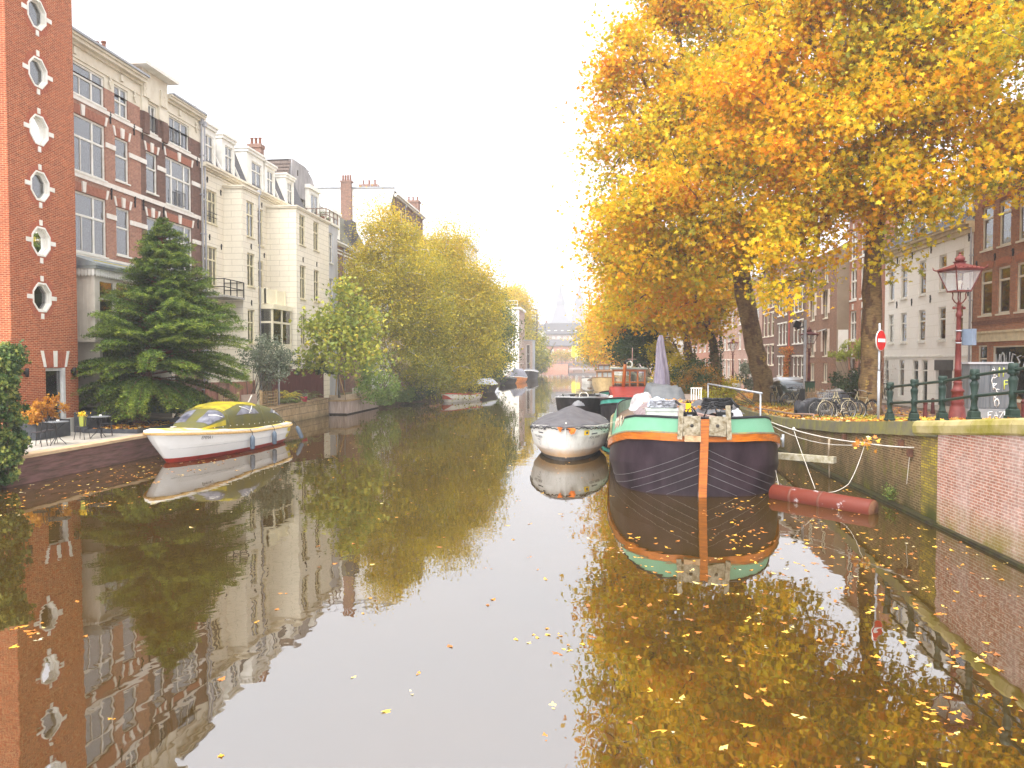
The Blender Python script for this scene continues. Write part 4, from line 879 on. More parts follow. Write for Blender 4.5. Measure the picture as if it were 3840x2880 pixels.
    anchors(F, T, [(u, z) for z in (7.05, 9.75) for u in (49.4, 47.2, 44.7, 40.4)], .38)
    # orange red brick house
    T = thing('orange_brick_house', 'orange-red brick house with white window surrounds behind the big plane trunk', 'house', (18.5, 55, 1.2))
    H = [(56.75, 58.1, z, z + h_) for z, h_ in ((5.1, 2.1), (8.0, 2.2), (10.9, 2.0))] + [(54.9, 56.0, z, z + h_) for z, h_ in ((5.1, 2.1), (8.0, 2.2), (10.9, 2.0))] + [(52.6, 53.7, z, z + h_) for z, h_ in ((5.1, 2.1), (8.0, 2.2), (10.9, 2.0))] + [(56.9, 58.0, 1.3, 3.9), (54.9, 56, 1.3, 3.9), (52.6, 53.7, 1.3, 3.9)]
    w = MB(F); wallholes(w, 51.4, 58.5, .9, 13.8, H, .15); w.quad((51.4, 0, 9.5), (51.4, -9, 9.5), (51.4, -9, 13.8), (51.4, 0, 13.8)); w.quad((51.4, 0, 13.8), (58.5, 0, 13.8), (58.5, -9, 13.8), (51.4, -9, 13.8)); w.build('wall', BRK_R2, T)
    for h in H: window(F, T, *h, cols=(.5,) if h[1] - h[0] > 1.2 else (), rows=(.6,), curt=.5, fw=.12, sill=.12)
    k = MB(F)
    for h in H: c = (h[0] + h[1]) / 2; k.box(c - .1, c + .1, .0, .06, h[3] + .1, h[3] + .5)
    k.build('keystones', white, T); cornice(F, T, 51.4, 58.5, 13.8, [(0, .2, .2), (.2, .35, .35)], white)
    # warm brown house standing proud, with shutters
    T = thing('brown_shuttered_house', 'brown brick house with pale panel shutters and a blank tan side wall', 'house', (17.7, 62, 1.2))
    F2 = FX(17.7, -1); H = [(a_, b_, z0, z1) for (a_, b_) in ((60.6, 61.7), (64.1, 65.2)) for (z0, z1) in ((2.0, 3.45), (4.0, 6.0), (6.9, 9.0), (9.6, 11.3))]
    w = MB(F2); wallholes(w, 58.5, 66.8, .9, 11.9, H, .15); w.quad((66.8, 0, .9), (66.8, -9, .9), (66.8, -9, 11.9), (66.8, 0, 11.9)); w.build('wall', BRK_R3, T)
    s = MB(); s.prism([(17.7, .9), (28, .9), (28, 14), (22, 14.5), (17.7, 11.9)], 58.3, 58.5, 'y'); s.build('side_wall', M('tan_side_render', (.30, .23, .16), .85, (.24, .18, .125), .8), T)
    s = MB(); s.box(17.75, 18.45, 58.27, 58.299, 4.3, 5.9); s.build('white_panel', white, T)
    for h in H:
        window(F2, T, *h, cols=(.5,), rows=(), curt=.15, mat=cream, fw=.1, sill=.08)
        if h[2] > 3.5 and h[2] < 9:
            for u in (h[0] - .5, h[1] + .04): q = MB(F2); q.box(u, u + .42, .01, .06, h[2] + .35, h[3] + .05); q.build('shutter', M('pale_shutter', (.70, .58, .48), .6), T)
            q = MB(F2); q.add([(h[0] - .1, .02, h[3] + .08), (h[1] + .1, .02, h[3] + .08), (h[1] + .1, .5, h[3] - .12), (h[0] - .1, .5, h[3] - .12)], [(0, 1, 2, 3)])
            for i in range(4): q.tube([(h[1] + .06, .04 + .1 * i, h[3] - .5 * i / 3), (h[1] + .06, .25, h[3] - .1 - .1 * i)], .02, 4)
            q.build('awning', M('awning_grey', (.25, .24, .21), .8), T)
    # dark grey-brown, maroon and further houses
    def simple(name, lab, x, y0, y1, zt, mat, cols_, rws, mt=white, shutter=False, gable=True, wcols=(.5,), curt=.35, arch=False):
        T = thing(name, lab, 'house', (x, (y0 + y1) / 2, 1.13)); Fm = FX(x, -1); H = [(u0, u1, z0, z1) for (z0, z1) in rws for (u0, u1) in cols_]
        w = MB(Fm); wallholes(w, y0, y1, .9, zt, H, .14); w.quad((y0, 0, .9), (y0, -9, .9), (y0, -9, zt), (y0, 0, zt)); w.quad((y0, 0, zt), (y1, 0, zt), (y1, -9, zt), (y0, -9, zt)); w.build('wall', mat, T)
        for h in H: window(Fm, T, *h, cols=wcols, rows=(.6,), curt=curt, mat=mt, fw=.1, sill=.1)
        l = MB(Fm)
        for h in H: l.box(h[0] - .1, h[1] + .1, .0, .035, h[3], h[3] + .12)
        l.build('lintels', mt, T); cornice(Fm, T, y0, y1, zt, [(0, .15, .15), (.15, .3, .3)], mt); return T
    T = simple('grey_brown_house', 'dark grey-brown brick house with white window lintels and red climber', 17.7, 66.8, 77.7, 11.2, BRK_R4, ((67.4, 68.3), (68.7, 69.6), (70.0, 70.9), (73.0, 73.9), (74.3, 75.1), (75.5, 76.4)), ((2.2, 4.0), (5.15, 7.1), (7.9, 9.9)), wcols=())
    r = MB(FX(17.7, -1)); r.box(72.0, 72.18, .02, .05, 4.6, 8.2); r.build('red_stripe', M('red_paint', (.55, .05, .03), .6), T)
    rngc = np.random.default_rng(4); n = 1500; yy = 72.2 + rngc.normal(size=n) * .35; zz = rngc.random(n) * 3.6 + 1.3; sel = zz > 4.2; yy[sel] += rngc.normal(size=sel.sum()) * 1.2
    o = leaf_mesh('red_climber', np.stack([17.6 - rngc.random(n) * .2, yy, zz], 1), .2, DIAM, ORG, rngc); tag(o, 'red and orange climbing plant on the dark grey-brown house', 'climber')
    simple('maroon_brick_house', 'maroon brick house with three narrow arched white windows per floor', 17.7, 77.7, 83.5, 13.6, BRK_R5, ((78.1, 79.4), (80.0, 81.2), (81.8, 82.9)), ((3.2, 5.2), (6.1, 8.4), (8.95, 11.5)), cream, wcols=())
    simple('pink_brick_house', 'pinkish brick house with white ground-floor portal near the far lamp', 17.7, 83.5, 98, 12.5, brick('pinkish_brick', (.46, .26, .2), (.40, .22, .17), (.44, .36, .3)), ((85, 87), (88.5, 90), (91.5, 93), (95, 96.5)), ((1.4, 3.7), (5.0, 6.9), (8.0, 10)))
    simple('salmon_brick_house', 'salmon brick house with rows of four white windows beyond the pinkish one', 17.7, 98, 112, 13.4, brick('salmon_brick', (.50, .27, .2), (.44, .23, .17), (.46, .38, .3)), ((99.5, 101.5), (102.5, 104.5), (105.5, 107.5), (108.5, 110.5)), ((1.4, 3.7), (5.0, 6.8), (8.0, 10.2), (11, 12.6)))
    simple('far_red_row_house', 'misty red brick row at the far end of the right bank', 17.7, 112, 150, 13, BRK_R2, tuple((114 + 5 * k, 116.5 + 5 * k) for k in range(7)), ((1.4, 3.7), (5.0, 6.8), (8.0, 10.2)))
    simple('far_white_row_house', 'misty pale row beyond the red brick row on the right bank', 17.7, 150, 230, 13, M('pale_row', (.62, .58, .5), .8), tuple((153 + 8 * k, 156.5 + 8 * k) for k in range(9)), ((1.4, 3.7), (5.0, 6.8), (8.0, 10.2)))
right_buildings()
BL_B = [(7.23,46.0,22.15,4,4,3.4),(3.3,44.0,18.86,3.2,3.2,2.72),(0.92,43.0,19.04,1.5,1.5,1.27),(2.14,44.0,15.21,2.5,2.5,2.12),(5.26,42.0,15.72,4,4,3.4),(1.61,43.0,11.03,2.4,2.4,2.04),(0.38,44.0,10.03,1.2,1.2,1.02),(3.71,40.0,10.48,3.4,3.4,2.89),(6.66,38.0,11.36,3.8,3.8,3.23),(2.12,46.0,7.94,2.2,2.2,1.87),(4.99,44.0,7.73,2.2,2.2,1.87),(7.95,40.0,9.74,2.6,2.6,2.21),(9.37,42.0,16.98,4.5,4.5,3.82),(6.45,46.0,25.68,4,4,3.4),(0.35,43.0,16.45,1.0,1.0,0.85),(1.97,44.0,21.27,1.3,1.3,1.1),(3.8,45.0,23.54,2.0,2.0,1.7),(-0.39,43.0,19.81,0.6,0.6,0.51),(4.99,45.0,24.38,2.2,2.2,1.87)]
BL_A = [(10.28,34.0,17.13,3.6,3.6,3.06),(12.69,32.0,15.69,3.6,3.6,3.06),(14.68,30.0,14.35,3,3,2.55),(11.07,33.0,12.93,3.3,3.3,2.8),(13.74,32.0,12.56,2.9,2.9,2.46),(15.7,31.0,11.62,2,2,1.7),(8.16,34.0,11.63,3.0,3.0,2.55),(9.61,34.0,9.91,2.2,2.2,1.87),(8.13,34.0,14.99,3.5,3.5,2.98),(7.75,33.0,8.0,1.3,1.3,1.1),(8.09,33.0,6.35,0.8,0.8,0.5),(8.84,33.0,5.46,0.45,0.45,0.35),(12.33,34.0,8.3,0.55,0.55,0.9),(11.9,33.0,19.84,4,4,3.4),(9.12,36.0,21.51,4,4,3.4),(15.39,31.0,17.75,3.2,3.2,2.72),(14.31,30.0,9.26,0.8,0.8,0.5),(12.87,31.0,9.58,1.0,1.0,0.6),(13.59,30.0,8.4,0.5,0.5,0.3),(12.3,34.0,10.3,1.5,1.5,1.27),(12.66,31.0,10.9,1.8,1.8,1.53),(13.37,30.0,10.05,1.3,1.3,0.8),(14.48,30.0,10.03,1.2,1.2,0.8),(15.49,30.0,9.81,1.2,1.2,0.8),(12.3,32.0,8.96,0.8,0.8,0.68),(13.02,30.0,8.89,0.7,0.7,0.4),(14.56,29.0,8.5,0.6,0.6,0.4),(9.59,35.0,7.08,1.0,1.0,0.6),(7.66,35.0,7.34,1.0,1.0,0.8)]
BL_C = [(4.75,57.0,8.16,2.6,2.6,2.21),(7.36,58.0,7.63,2.6,2.6,2.21),(3.84,58.0,11.01,3,3,2.55),(2.66,62.0,7.94,2.0,2.0,1.7),(9.11,57.0,8.51,2.2,2.2,1.87)]
BL_D = [(2.69,68.0,6.37,2.0,2.0,1.7),(4.53,68.0,7.64,3,3,2.55),(7.27,68.0,6.7,2.6,2.6,2.21),(7.48,66.0,10.19,3.5,3.5,2.98),(1.71,66.0,8.22,1.5,1.5,1.27),(1.87,64.0,10.05,2.2,2.2,1.87)]
BL_E = [(2.02,115.0,7.05,3.8,3.8,3.23),(1.07,118.0,4.71,2.4,2.4,2.04),(2.91,112.0,9.45,3.8,3.8,3.23),(3.31,112.0,5.23,3.4,3.4,2.89)]
BL_F = [(1.09,150.0,8.33,3.2,3.2,2.72),(0.61,155.0,5.03,3.0,3.0,2.55)]
BL_darkR = [(3.93,62.0,4.54,1.7,1.7,1.44),(4.98,62.0,3.7,1.3,1.3,1.1),(2.62,66.0,4.38,1.1,1.1,0.94),(3.78,63.0,5.64,1.2,1.2,1.02)]
BL_yelR = [(5.22,60.0,4.31,1.2,1.2,1.02),(5.84,58.0,2.91,1.4,1.4,1.19),(5.08,56.0,1.98,0.8,0.8,0.68)]
BL_bushR1 = [(6.05,53.0,2.07,1.0,1.0,0.85),(7.29,53.0,2.44,1.2,1.2,1.02),(8.04,50.0,2.0,0.9,0.9,0.77),(6.77,48.0,1.74,0.8,0.8,0.68)]
BL_bushR2 = [(7.37,44.0,1.83,0.7,0.7,0.59),(6.2,42.0,1.77,0.6,0.6,0.51)]
BL_birch1 = [(-17.62,62.0,15.39,1.7,1.7,1.44),(-18.88,62.0,12.25,1.4,1.4,1.19),(-16.4,62.0,14.18,1.8,1.8,1.53),(-16.86,62.0,12.23,2.2,2.2,1.87),(-17.7,61.0,9.95,2.4,2.4,2.04),(-15.53,63.0,14.11,1.9,1.9,1.61),(-14.41,62.0,11.11,2.6,2.6,2.21),(-15.94,61.0,8.0,3.0,3.0,2.55),(-13.76,62.0,7.4,2.6,2.6,2.21),(-17.0,60.0,5.82,2.0,2.0,1.7),(-14.64,61.0,4.13,2.4,2.4,2.04),(-13.32,63.0,2.59,1.4,1.4,1.19),(-18.2,62.0,12.24,1.3,1.3,1.1)]
BL_birch2 = [(-13.95,75.0,15.49,2.2,2.2,1.87),(-16.35,75.0,14.74,1.6,1.6,1.36),(-14.75,75.0,12.89,2.8,2.8,2.38),(-11.94,74.0,11.7,2.6,2.6,2.21),(-13.33,73.0,8.55,3.4,3.4,2.89),(-10.9,74.0,8.35,2.6,2.6,2.21),(-11.62,72.0,5.21,3.2,3.2,2.72),(-13.48,71.0,4.19,2.8,2.8,2.38),(-12.13,69.0,1.76,2.2,2.2,1.87),(-10.52,77.0,10.67,1.6,1.6,1.36),(-15.21,72.0,6.23,2.4,2.4,2.04)]
BL_darkL = [(-13.32,100.0,7.88,3.0,3.0,2.55),(-13.05,98.0,4.38,2.6,2.6,2.21),(-13.47,96.0,3.02,2.6,2.6,2.21),(-13.22,102.0,10.8,1.6,1.6,1.36),(-15.31,104.0,12.04,2.4,2.4,2.04),(-11.91,100.0,6.83,1.6,1.6,1.36)]
BL_far1 = [(-17.48,175.0,16.45,3.4,3.4,2.89),(-16.56,175.0,12.81,3.8,3.8,3.23),(-15.97,172.0,8.47,3.6,3.6,3.06),(-15.19,170.0,4.87,3.6,3.6,3.06),(-18.71,178.0,18.53,2.5,2.5,2.12)]
BL_far2 = [(-15.33,190.0,7.65,3,3,2.55),(-14.28,185.0,4.33,3.2,3.2,2.72),(-14.42,175.0,3.08,3,3,2.55),(-13.69,195.0,3.01,2.4,2.4,2.04)]
BL_young = [(-16.02,48.5,7.49,1.5,1.5,1.27),(-16.93,48.0,5.75,1.6,1.6,1.36),(-14.97,48.5,5.94,1.6,1.6,1.36),(-17.47,48.0,4.04,1.2,1.2,1.02),(-15.72,47.5,4.37,1.8,1.8,1.53),(-14.1,48.5,4.21,1.2,1.2,1.02),(-18.01,48.0,3.53,0.7,0.7,0.59),(-16.59,48.0,3.35,1.0,1.0,0.85)]
BL_bankbush = [(-15.71,54.0,2.74,1.2,1.2,1.02),(-15.28,56.0,1.71,1.2,1.2,1.02),(-15.81,53.0,1.25,0.9,0.9,0.77),(-16.04,58.0,0.61,0.8,0.8,0.68),(-15.79,62.0,0.84,1.1,1.1,0.94)]
BL_birchskirt = [(-15.36,68.0,1.06,1.3,1.3,1.1),(-15.86,66.0,0.43,0.9,0.9,0.77)]
BL_pinkshrub = [(-15.8,58.0,4.93,1.1,1.1,0.94),(-15.23,59.0,3.91,1.2,1.2,1.02)]
BL_paleshrub = [(-18.19,41.5,4.44,0.95,0.95,0.81),(-18.6,41.0,3.7,1.0,1.0,0.85),(-17.95,42.0,3.24,1.0,1.0,0.85),(-17.47,42.0,4.0,0.6,0.6,0.51)]
BL_darkshrub = [(-22.37,32.5,3.94,1.1,1.1,0.94),(-21.82,33.0,3.09,1.2,1.2,1.02),(-22.65,32.5,2.5,1.2,1.2,1.02),(-22.1,33.0,1.75,0.9,0.9,0.77),(-22.87,32.5,4.3,0.7,0.7,0.59)]
BL_hedge = [(-19.74,47.0,3.19,0.5,0.5,0.42),(-18.9,48.0,3.27,0.5,0.5,0.42),(-18.03,49.0,3.26,0.5,0.5,0.42),(-17.47,50.0,2.98,0.6,0.6,0.51)]
BL_smalltree = [(16.0,50.0,4.36,0.9,0.9,0.55),(16.64,50.0,3.86,0.7,0.7,0.5),(15.36,50.0,4.03,0.6,0.6,0.35),(16.63,50.0,4.53,0.7,0.7,0.4)]
BL_smalltree2 = [(16.19,50.0,2.03,1.1,1.1,0.94),(16.81,50.0,2.87,0.7,0.7,0.59),(16.0,52.0,2.31,0.6,0.6,0.51)]
BL_bush3 = [(12.01,62.0,2.65,1.1,1.1,0.94),(12.63,62.0,1.81,0.8,0.8,0.68)]

# ---------------------------------------------------------------- trees and shrubs
def conifer():
    rng = np.random.default_rng(21); bx, by, bz = -19.2, 31.2, .86
    T = thing('conifer_tree', 'wide green conifer with drooping sprays and a leaning reddish trunk', 'conifer', (bx, by, bz))
    t = MB(); tr = [(bx - .25, by, bz - .05), (bx + .0, by, bz + .9), (bx + .2, by, bz + 2), (bx + .75, by, 5.5), (bx + .95, by, 9.2)]
    t.tube([Vector(tr[0]), Vector(tr[0]).lerp(Vector(tr[1]), .3), Vector(tr[1]), Vector(tr[2]), Vector(tr[3]), Vector(tr[4])], [.36, .23, .18, .15, .08, .02], 12); t.build('trunk', BARKR, T)
    br = MB(); pts = []; lcs = []
    def axis(z):
        return Vector((np.interp(z, [p[2] for p in tr], [p[0] for p in tr]), by, z))
    def prof(z): return np.interp(z, [1.7, 2.3, 3.3, 4.4, 5.4, 6.6, 7.8, 9.0, 9.8], [2.1, 3.1, 3.95, 3.5, 2.75, 1.95, 1.45, .75, .1])
    z = 1.95
    while z < 9.75:
        nb = int(7 + prof(z) * 1.6)
        for i in range(nb):
            a = rng.random() * 2 * math.pi; L = prof(z) * (.72 + .42 * rng.random())
            d = Vector((math.cos(a), math.sin(a), 0)); o = axis(z)
            if d.x < 0: L *= (.72 if d.x < -.5 else .85) if z > 4 else .8
            rise = .22 + .35 * rng.random() if z > 3 else .05 + .2 * rng.random()
            P = [o + d * L * t + Vector((0, 0, L * rise * t - .33 * L * t * t * (1.2 if z < 4 else .55))) for t in (0, .3, .6, .85, 1)]
            br.tube(P, [.035, .026, .017, .01, .004], 5, False)
            ns = int(L * 9) + 3; crnd = rng.random()
            for s in range(ns):
                t = .22 + .78 * (s + rng.random()) / ns; k = min(int(t * 4), 3); q = P[0] + d * L * t + Vector((0, 0, L * rise * t - .33 * L * t * t * (1.2 if z < 4 else .55)))
                side = Vector((-d.y, d.x, 0)) * (1 if s % 2 else -1); sl = (.25 + .4 * (1 - t) + .15 * rng.random()) * min(1, L / 1.6)
                dirv = (side * .75 + d * .65 + Vector((0, 0, -.12 + .12 * rng.random()))).normalized()
                m = int(16 + sl * 44)
                for w in range(m):
                    u = rng.random(); c = q + dirv * sl * u; pts.append((c.x + rng.normal() * .045, c.y + rng.normal() * .045, c.z + rng.normal() * .035 - .10 * u * u))
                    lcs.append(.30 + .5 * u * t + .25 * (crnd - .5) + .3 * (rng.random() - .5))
        z += .15 + .05 * rng.random()
    br.build('limbs', BARKR, T)
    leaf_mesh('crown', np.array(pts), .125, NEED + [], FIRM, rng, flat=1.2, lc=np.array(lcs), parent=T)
conifer()
tree('plane_tree', 'tall golden plane tree whose thick mottled trunk stands right by the no-entry sign', 'tree',
     [(12.5, 36.4, 1.1, .52), (12.45, 36.2, 3.2, .43), (12.42, 36, 5.5, .40), (12.35, 35.8, 8, .38), (12.3, 35.2, 10.2, .33), (12.4, 34.3, 13, .2), (12.2, 33.6, 16, .1)], BL_A, AUT, nclump=400, per=180, size=.215, shape=MAPLE, sig=.55, seed=3, bark=BARK, rmin=.02, limb_from=.4, lcbase=.5, lcamp=.62,
     extra=[(9.7, 35, 8.25), (8.6, 34.5, 8.5), (7.7, 34, 8.4)], ytilt=-.6)
tree('plane_tree', 'big golden plane tree with a thick trunk leaning left behind the black plank', 'tree',
     [(10.0, 46.3, 1.0, .62), (9.83, 46, 2.4, .52), (9.25, 45.5, 4.46, .52), (8.53, 45, 7.48, .50), (8.03, 44, 9.62, .42), (7.2, 43.5, 13, .25), (6.4, 43.5, 17, .12)], BL_B, AUT, nclump=430, per=175, size=.235, shape=MAPLE, sig=.66, seed=8, bark=BARK, rmin=.02, lcbase=.5, lcamp=.62, ytilt=-.6)
tree('plane_tree', 'smaller yellow plane tree with forked limbs and an ivy-wrapped stem', 'tree',
     [(9.3, 58, 1.1, .38), (9.1, 58, 3, .33), (8.8, 58, 5, .3), (8.2, 58, 7, .22), (7.5, 58, 9.5, .1)], BL_C, AUT, nclump=190, per=95, size=.3, shape=MAPLE, sig=.75, seed=11, bark=BARK, rmin=.022, lcbase=.5, lcamp=.6, extra=[(6.6, 58, 6.6), (5.6, 58, 7.4)])
tree('plane_tree', 'yellow plane tree second behind the leaning trunk, above the orange wheelhouse', 'tree',
     [(8.5, 68, 1.1, .42), (8.3, 68, 4, .36), (7.8, 67.5, 7, .26), (7.0, 67, 10.5, .1)], BL_D, AUT, nclump=190, per=95, size=.32, shape=TUFT, sig=.85, seed=12, bark=BARK, rmin=.024, lcbase=.58, lcamp=.55)
tree('canal_tree', 'hazy orange-yellow tree leaning over the far boats', 'tree', [(8.4, 117, 1.1, .35), (7.5, 116, 5, .28), (6, 115, 9, .12)], BL_E, AUT, nclump=110, per=90, size=.42, shape=DIAM, sig=1.0, seed=13, bark=BARK, lcbase=.55, lcamp=.55)
tree('canal_tree', 'pale olive tree farthest along the right bank, beside the bridge', 'tree', [(8.6, 152, 1.1, .35), (7.5, 152, 5, .28), (6, 151, 9, .12)], BL_F, GRNY, nclump=110, per=80, size=.5, shape=DIAM, sig=1.2, seed=14, bark=BARKG, lcbase=.62, lcamp=.4)
tree('evergreen_tree', 'dark green feathery tree behind the orange wheelhouse', 'tree', [(7.9, 62, 1.1, .16), (7.2, 62, 3, .12), (6.4, 62, 5, .06)], BL_darkR, DGRN, nclump=80, per=110, size=.24, shape=DIAM, sig=.55, seed=15, bark=BARKG, lcbase=.5, lcamp=.6)
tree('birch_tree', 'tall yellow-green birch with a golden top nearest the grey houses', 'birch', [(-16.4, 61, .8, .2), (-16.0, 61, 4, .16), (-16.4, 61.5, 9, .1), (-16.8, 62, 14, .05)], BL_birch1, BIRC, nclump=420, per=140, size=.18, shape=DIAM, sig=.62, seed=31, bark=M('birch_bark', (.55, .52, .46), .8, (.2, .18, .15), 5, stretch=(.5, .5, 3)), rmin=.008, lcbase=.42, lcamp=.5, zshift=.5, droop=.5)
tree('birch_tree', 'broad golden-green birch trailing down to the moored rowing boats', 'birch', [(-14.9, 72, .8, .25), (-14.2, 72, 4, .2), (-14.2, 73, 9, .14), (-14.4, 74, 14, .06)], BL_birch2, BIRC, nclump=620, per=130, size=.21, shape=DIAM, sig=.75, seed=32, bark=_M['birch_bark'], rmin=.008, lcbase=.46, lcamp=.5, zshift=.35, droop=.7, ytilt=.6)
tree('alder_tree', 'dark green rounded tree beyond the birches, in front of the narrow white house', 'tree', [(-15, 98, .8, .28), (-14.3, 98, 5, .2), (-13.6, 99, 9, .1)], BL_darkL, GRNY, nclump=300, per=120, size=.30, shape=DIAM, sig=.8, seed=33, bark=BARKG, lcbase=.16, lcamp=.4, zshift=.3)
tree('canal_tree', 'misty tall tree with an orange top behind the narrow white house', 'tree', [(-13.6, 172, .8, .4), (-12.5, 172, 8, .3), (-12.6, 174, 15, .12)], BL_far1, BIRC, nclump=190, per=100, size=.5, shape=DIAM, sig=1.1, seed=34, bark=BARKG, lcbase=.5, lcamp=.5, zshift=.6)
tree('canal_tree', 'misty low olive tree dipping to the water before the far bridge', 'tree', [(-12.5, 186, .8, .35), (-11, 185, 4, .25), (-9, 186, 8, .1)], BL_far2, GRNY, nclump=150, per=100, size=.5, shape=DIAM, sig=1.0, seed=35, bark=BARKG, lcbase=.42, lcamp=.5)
tree('young_plane_tree', 'young round-headed yellow-green plane tree in the waterside wooden planter', 'tree', [(-16.75, 49.6, 1.2, .07), (-16.7, 49.2, 3.2, .06), (-16.5, 48.8, 5.5, .045), (-16.4, 48.6, 7.8, .02)], BL_young, leafmat('young_plane_leaf', [(0, (.10, .15, .03)), (.35, (.24, .29, .05)), (.65, (.42, .42, .06)), (.85, (.6, .46, .05)), (1, (.62, .25, .03))], .35), nclump=110, per=38, size=.26, shape=MAPLE, sig=.48, seed=36, bark=BARKG, rmin=.006, lcbase=.5, lcamp=.6, shell=.3)
bush('waterside_shrub', 'light green shrubs hanging over the overgrown bank past the wooden planter', 'shrub', BL_bankbush, leafmat('fresh_leaf', [(0, (.05, .09, .02)), (.5, (.16, .24, .05)), (1, (.38, .42, .10))], .3), 5200, .17, DIAM, 41, base=(-16.9, 56, .8), zmin=.25)
bush('waterside_shrub', 'low dark shrub trailing in the water under the broad birch', 'shrub', BL_birchskirt, DGRN, 3000, .16, DIAM, 42, base=(-16.0, 67, .8), zmin=.2)
bush('dry_shrub', 'dry pinkish twiggy shrub between the young plane tree and the birches', 'shrub', BL_pinkshrub, leafmat('dry_leaf', [(0, (.25, .15, .10)), (.5, (.48, .34, .24)), (1, (.62, .50, .36))], .2), 900, .13, NEED, 43, stems=26, base=(-16.6, 58.5, .9))
bush('pale_shrub', 'silvery grey-green shrub against the cream oriel', 'shrub', BL_paleshrub, PALE, 4600, .13, DIAM, 44, base=(-19.2, 41.6, .86), stems=10)
bush('dark_shrub', 'dark feathery evergreen shrub in the corner beside the brick tower', 'shrub', BL_darkshrub, DGRN, 9000, .12, DIAM, 45, base=(-21.2, 33, .86), stems=10, lcbase=.42)
bush('ivy_topping', 'ivy hedge tumbling along the top of the dark red fence', 'ivy', BL_hedge, DGRN, 2600, .14, DIAM, 46, base=(-18.8, 48.5, 2.7), stems=0, lcbase=.62)
bush('umbrella_shrub', 'small yellow-green umbrella-shaped tree in front of the brown shuttered house', 'shrub', BL_smalltree, leafmat('lime_leaf', [(0, (.12, .17, .03)), (.5, (.36, .40, .06)), (1, (.62, .58, .12))], .35), 1700, .24, NEED, 47, base=(16.3, 50, 1.2), stems=16, zmin=3.6)
bush('garden_shrub', 'dark green shrubs under the umbrella-shaped tree', 'shrub', BL_smalltree2, DGRN, 2600, .17, DIAM, 48, base=(16.4, 50.2, 1.2))
bush('verge_shrub', 'green and orange shrubs on the quay verge behind the grey tarpaulin', 'shrub', BL_bushR1, ORG, 3600, .17, DIAM, 49, base=(8.9, 51, 1.14), lcbase=.28)
bush('verge_shrub', 'dark green bushes on the verge left of the leaning trunk', 'shrub', [(b[0] + .2, b[1] + 3, b[2] + .3, b[3], b[4], b[5]) for b in BL_bushR1], DGRN, 4200, .18, DIAM, 50, base=(9.0, 54, 1.14), lcbase=.6)
bush('verge_shrub', 'low lime-yellow bush on the leafy verge near the steel handrail', 'shrub', BL_bushR2, YEL, 1500, .13, DIAM, 51, base=(9.0, 43.5, 1.15), lcbase=.25, lcamp=.7)
bush('yellow_shrub', 'bright yellow-leaved shrub behind the closed parasol', 'shrub', BL_yelR, YEL, 3600, .2, DIAM, 52, base=(8.3, 58, 1.14), lcbase=.6)
bush('street_shrub', 'green potted shrubs by the white portal beyond the leaning trunk', 'shrub', BL_bush3, PALE, 1500, .2, DIAM, 53, base=(12.8, 62, 1.14))
iv = [(-16.85, 20.6, 3.6, .35, .6, .45), (-16.8, 20.4, 2.9, .4, .7, .5), (-16.8, 20.5, 2.1, .35, .7, .5), (-16.82, 20.6, 1.3, .3, .6, .5), (-16.75, 20.3, .6, .35, .6, .45), (-17.0, 20.9, 3.9, .4, .3, .25)]
bush('ivy_column', 'thick ivy hanging down the wall end at the far left, lime-green at its tips', 'ivy', iv, leafmat('ivy_leaf', [(0, (.02, .05, .015)), (.45, (.07, .12, .03)), (.7, (.22, .26, .06)), (1, (.55, .50, .10))], .2), 9500, .105, MAPLE, 54, base=(-16.9, 20.5, .1), stems=6, lcbase=.48, lcamp=.6, shell=.75, flat=-.2)
def ivy_wall():
    T = thing('garden_wall_end', 'brick wall end behind the thick ivy at the left edge', 'wall', (-17.6, 19, 0)); w = MB(); w.box(-18.6, -17.0, 12, 20.5, -.5, 3.4); w.build('brickwork', _M['old_quay_brick'], T); c = MB(); c.box(-18.65, -16.95, 12, 20.55, 3.4, 3.52); c.build('coping', stone, T)
ivy_wall()
def ivystem(lab, x, y, z0, z1, r, seed, n=1500):
    rg = np.random.default_rng(seed); a = rg.random(n) * 2 * math.pi; z = z0 + (z1 - z0) * rg.random(n); rr = r + np.abs(rg.normal(size=n)) * .12
    o = leaf_mesh('trunk_ivy', np.stack([x + np.cos(a) * rr, y + np.sin(a) * rr, z], 1), .16, DIAM, DGRN, rg); tag(o, lab, 'ivy')
ivystem('dark ivy wrapping the forked plane stem behind the bushes', 9.0, 58, 1.2, 5.6, .35, 5)
ivystem('ivy climbing the farther plane stem above the closed parasol', 8.35, 68, 1.2, 4.8, .4, 6)
# grass and fallen leaves
def ground_scatter(name, label, cat, n, xr, yr, size, mat, seed, shape=DIAM, h=.02, mask=None, cl=None):
    rg = np.random.default_rng(seed)
    if cl: c = np.stack([xr[0] + (xr[1] - xr[0]) * rg.random(cl), yr[0] + (yr[1] - yr[0]) * rg.random(cl)], 1); k = rg.integers(0, cl, n); x = c[k, 0] + rg.normal(size=n) * .35; y = c[k, 1] + rg.normal(size=n) * .8
    else: x = xr[0] + (xr[1] - xr[0]) * rg.random(n); y = yr[0] + (yr[1] - yr[0]) * rg.random(n) ** 1.3
    s = (x > xr[0]) & (x < xr[1]); x = x[s]; y = y[s]; z = np.array([gz(q) for q in y]) + .025 + rg.random(len(x)) * h
    o = leaf_mesh(name, np.stack([x, y, z], 1), size, shape, mat, rg, flat=2.2); tag(o, label, cat, kind='stuff')
ground_scatter('fallen_leaves', 'thick orange-brown leaf litter along the quay verge', 'leaf litter', 26000, (8.15, 12.0), (20.5, 60), .17, FALL, 61, MAPLE, .06)
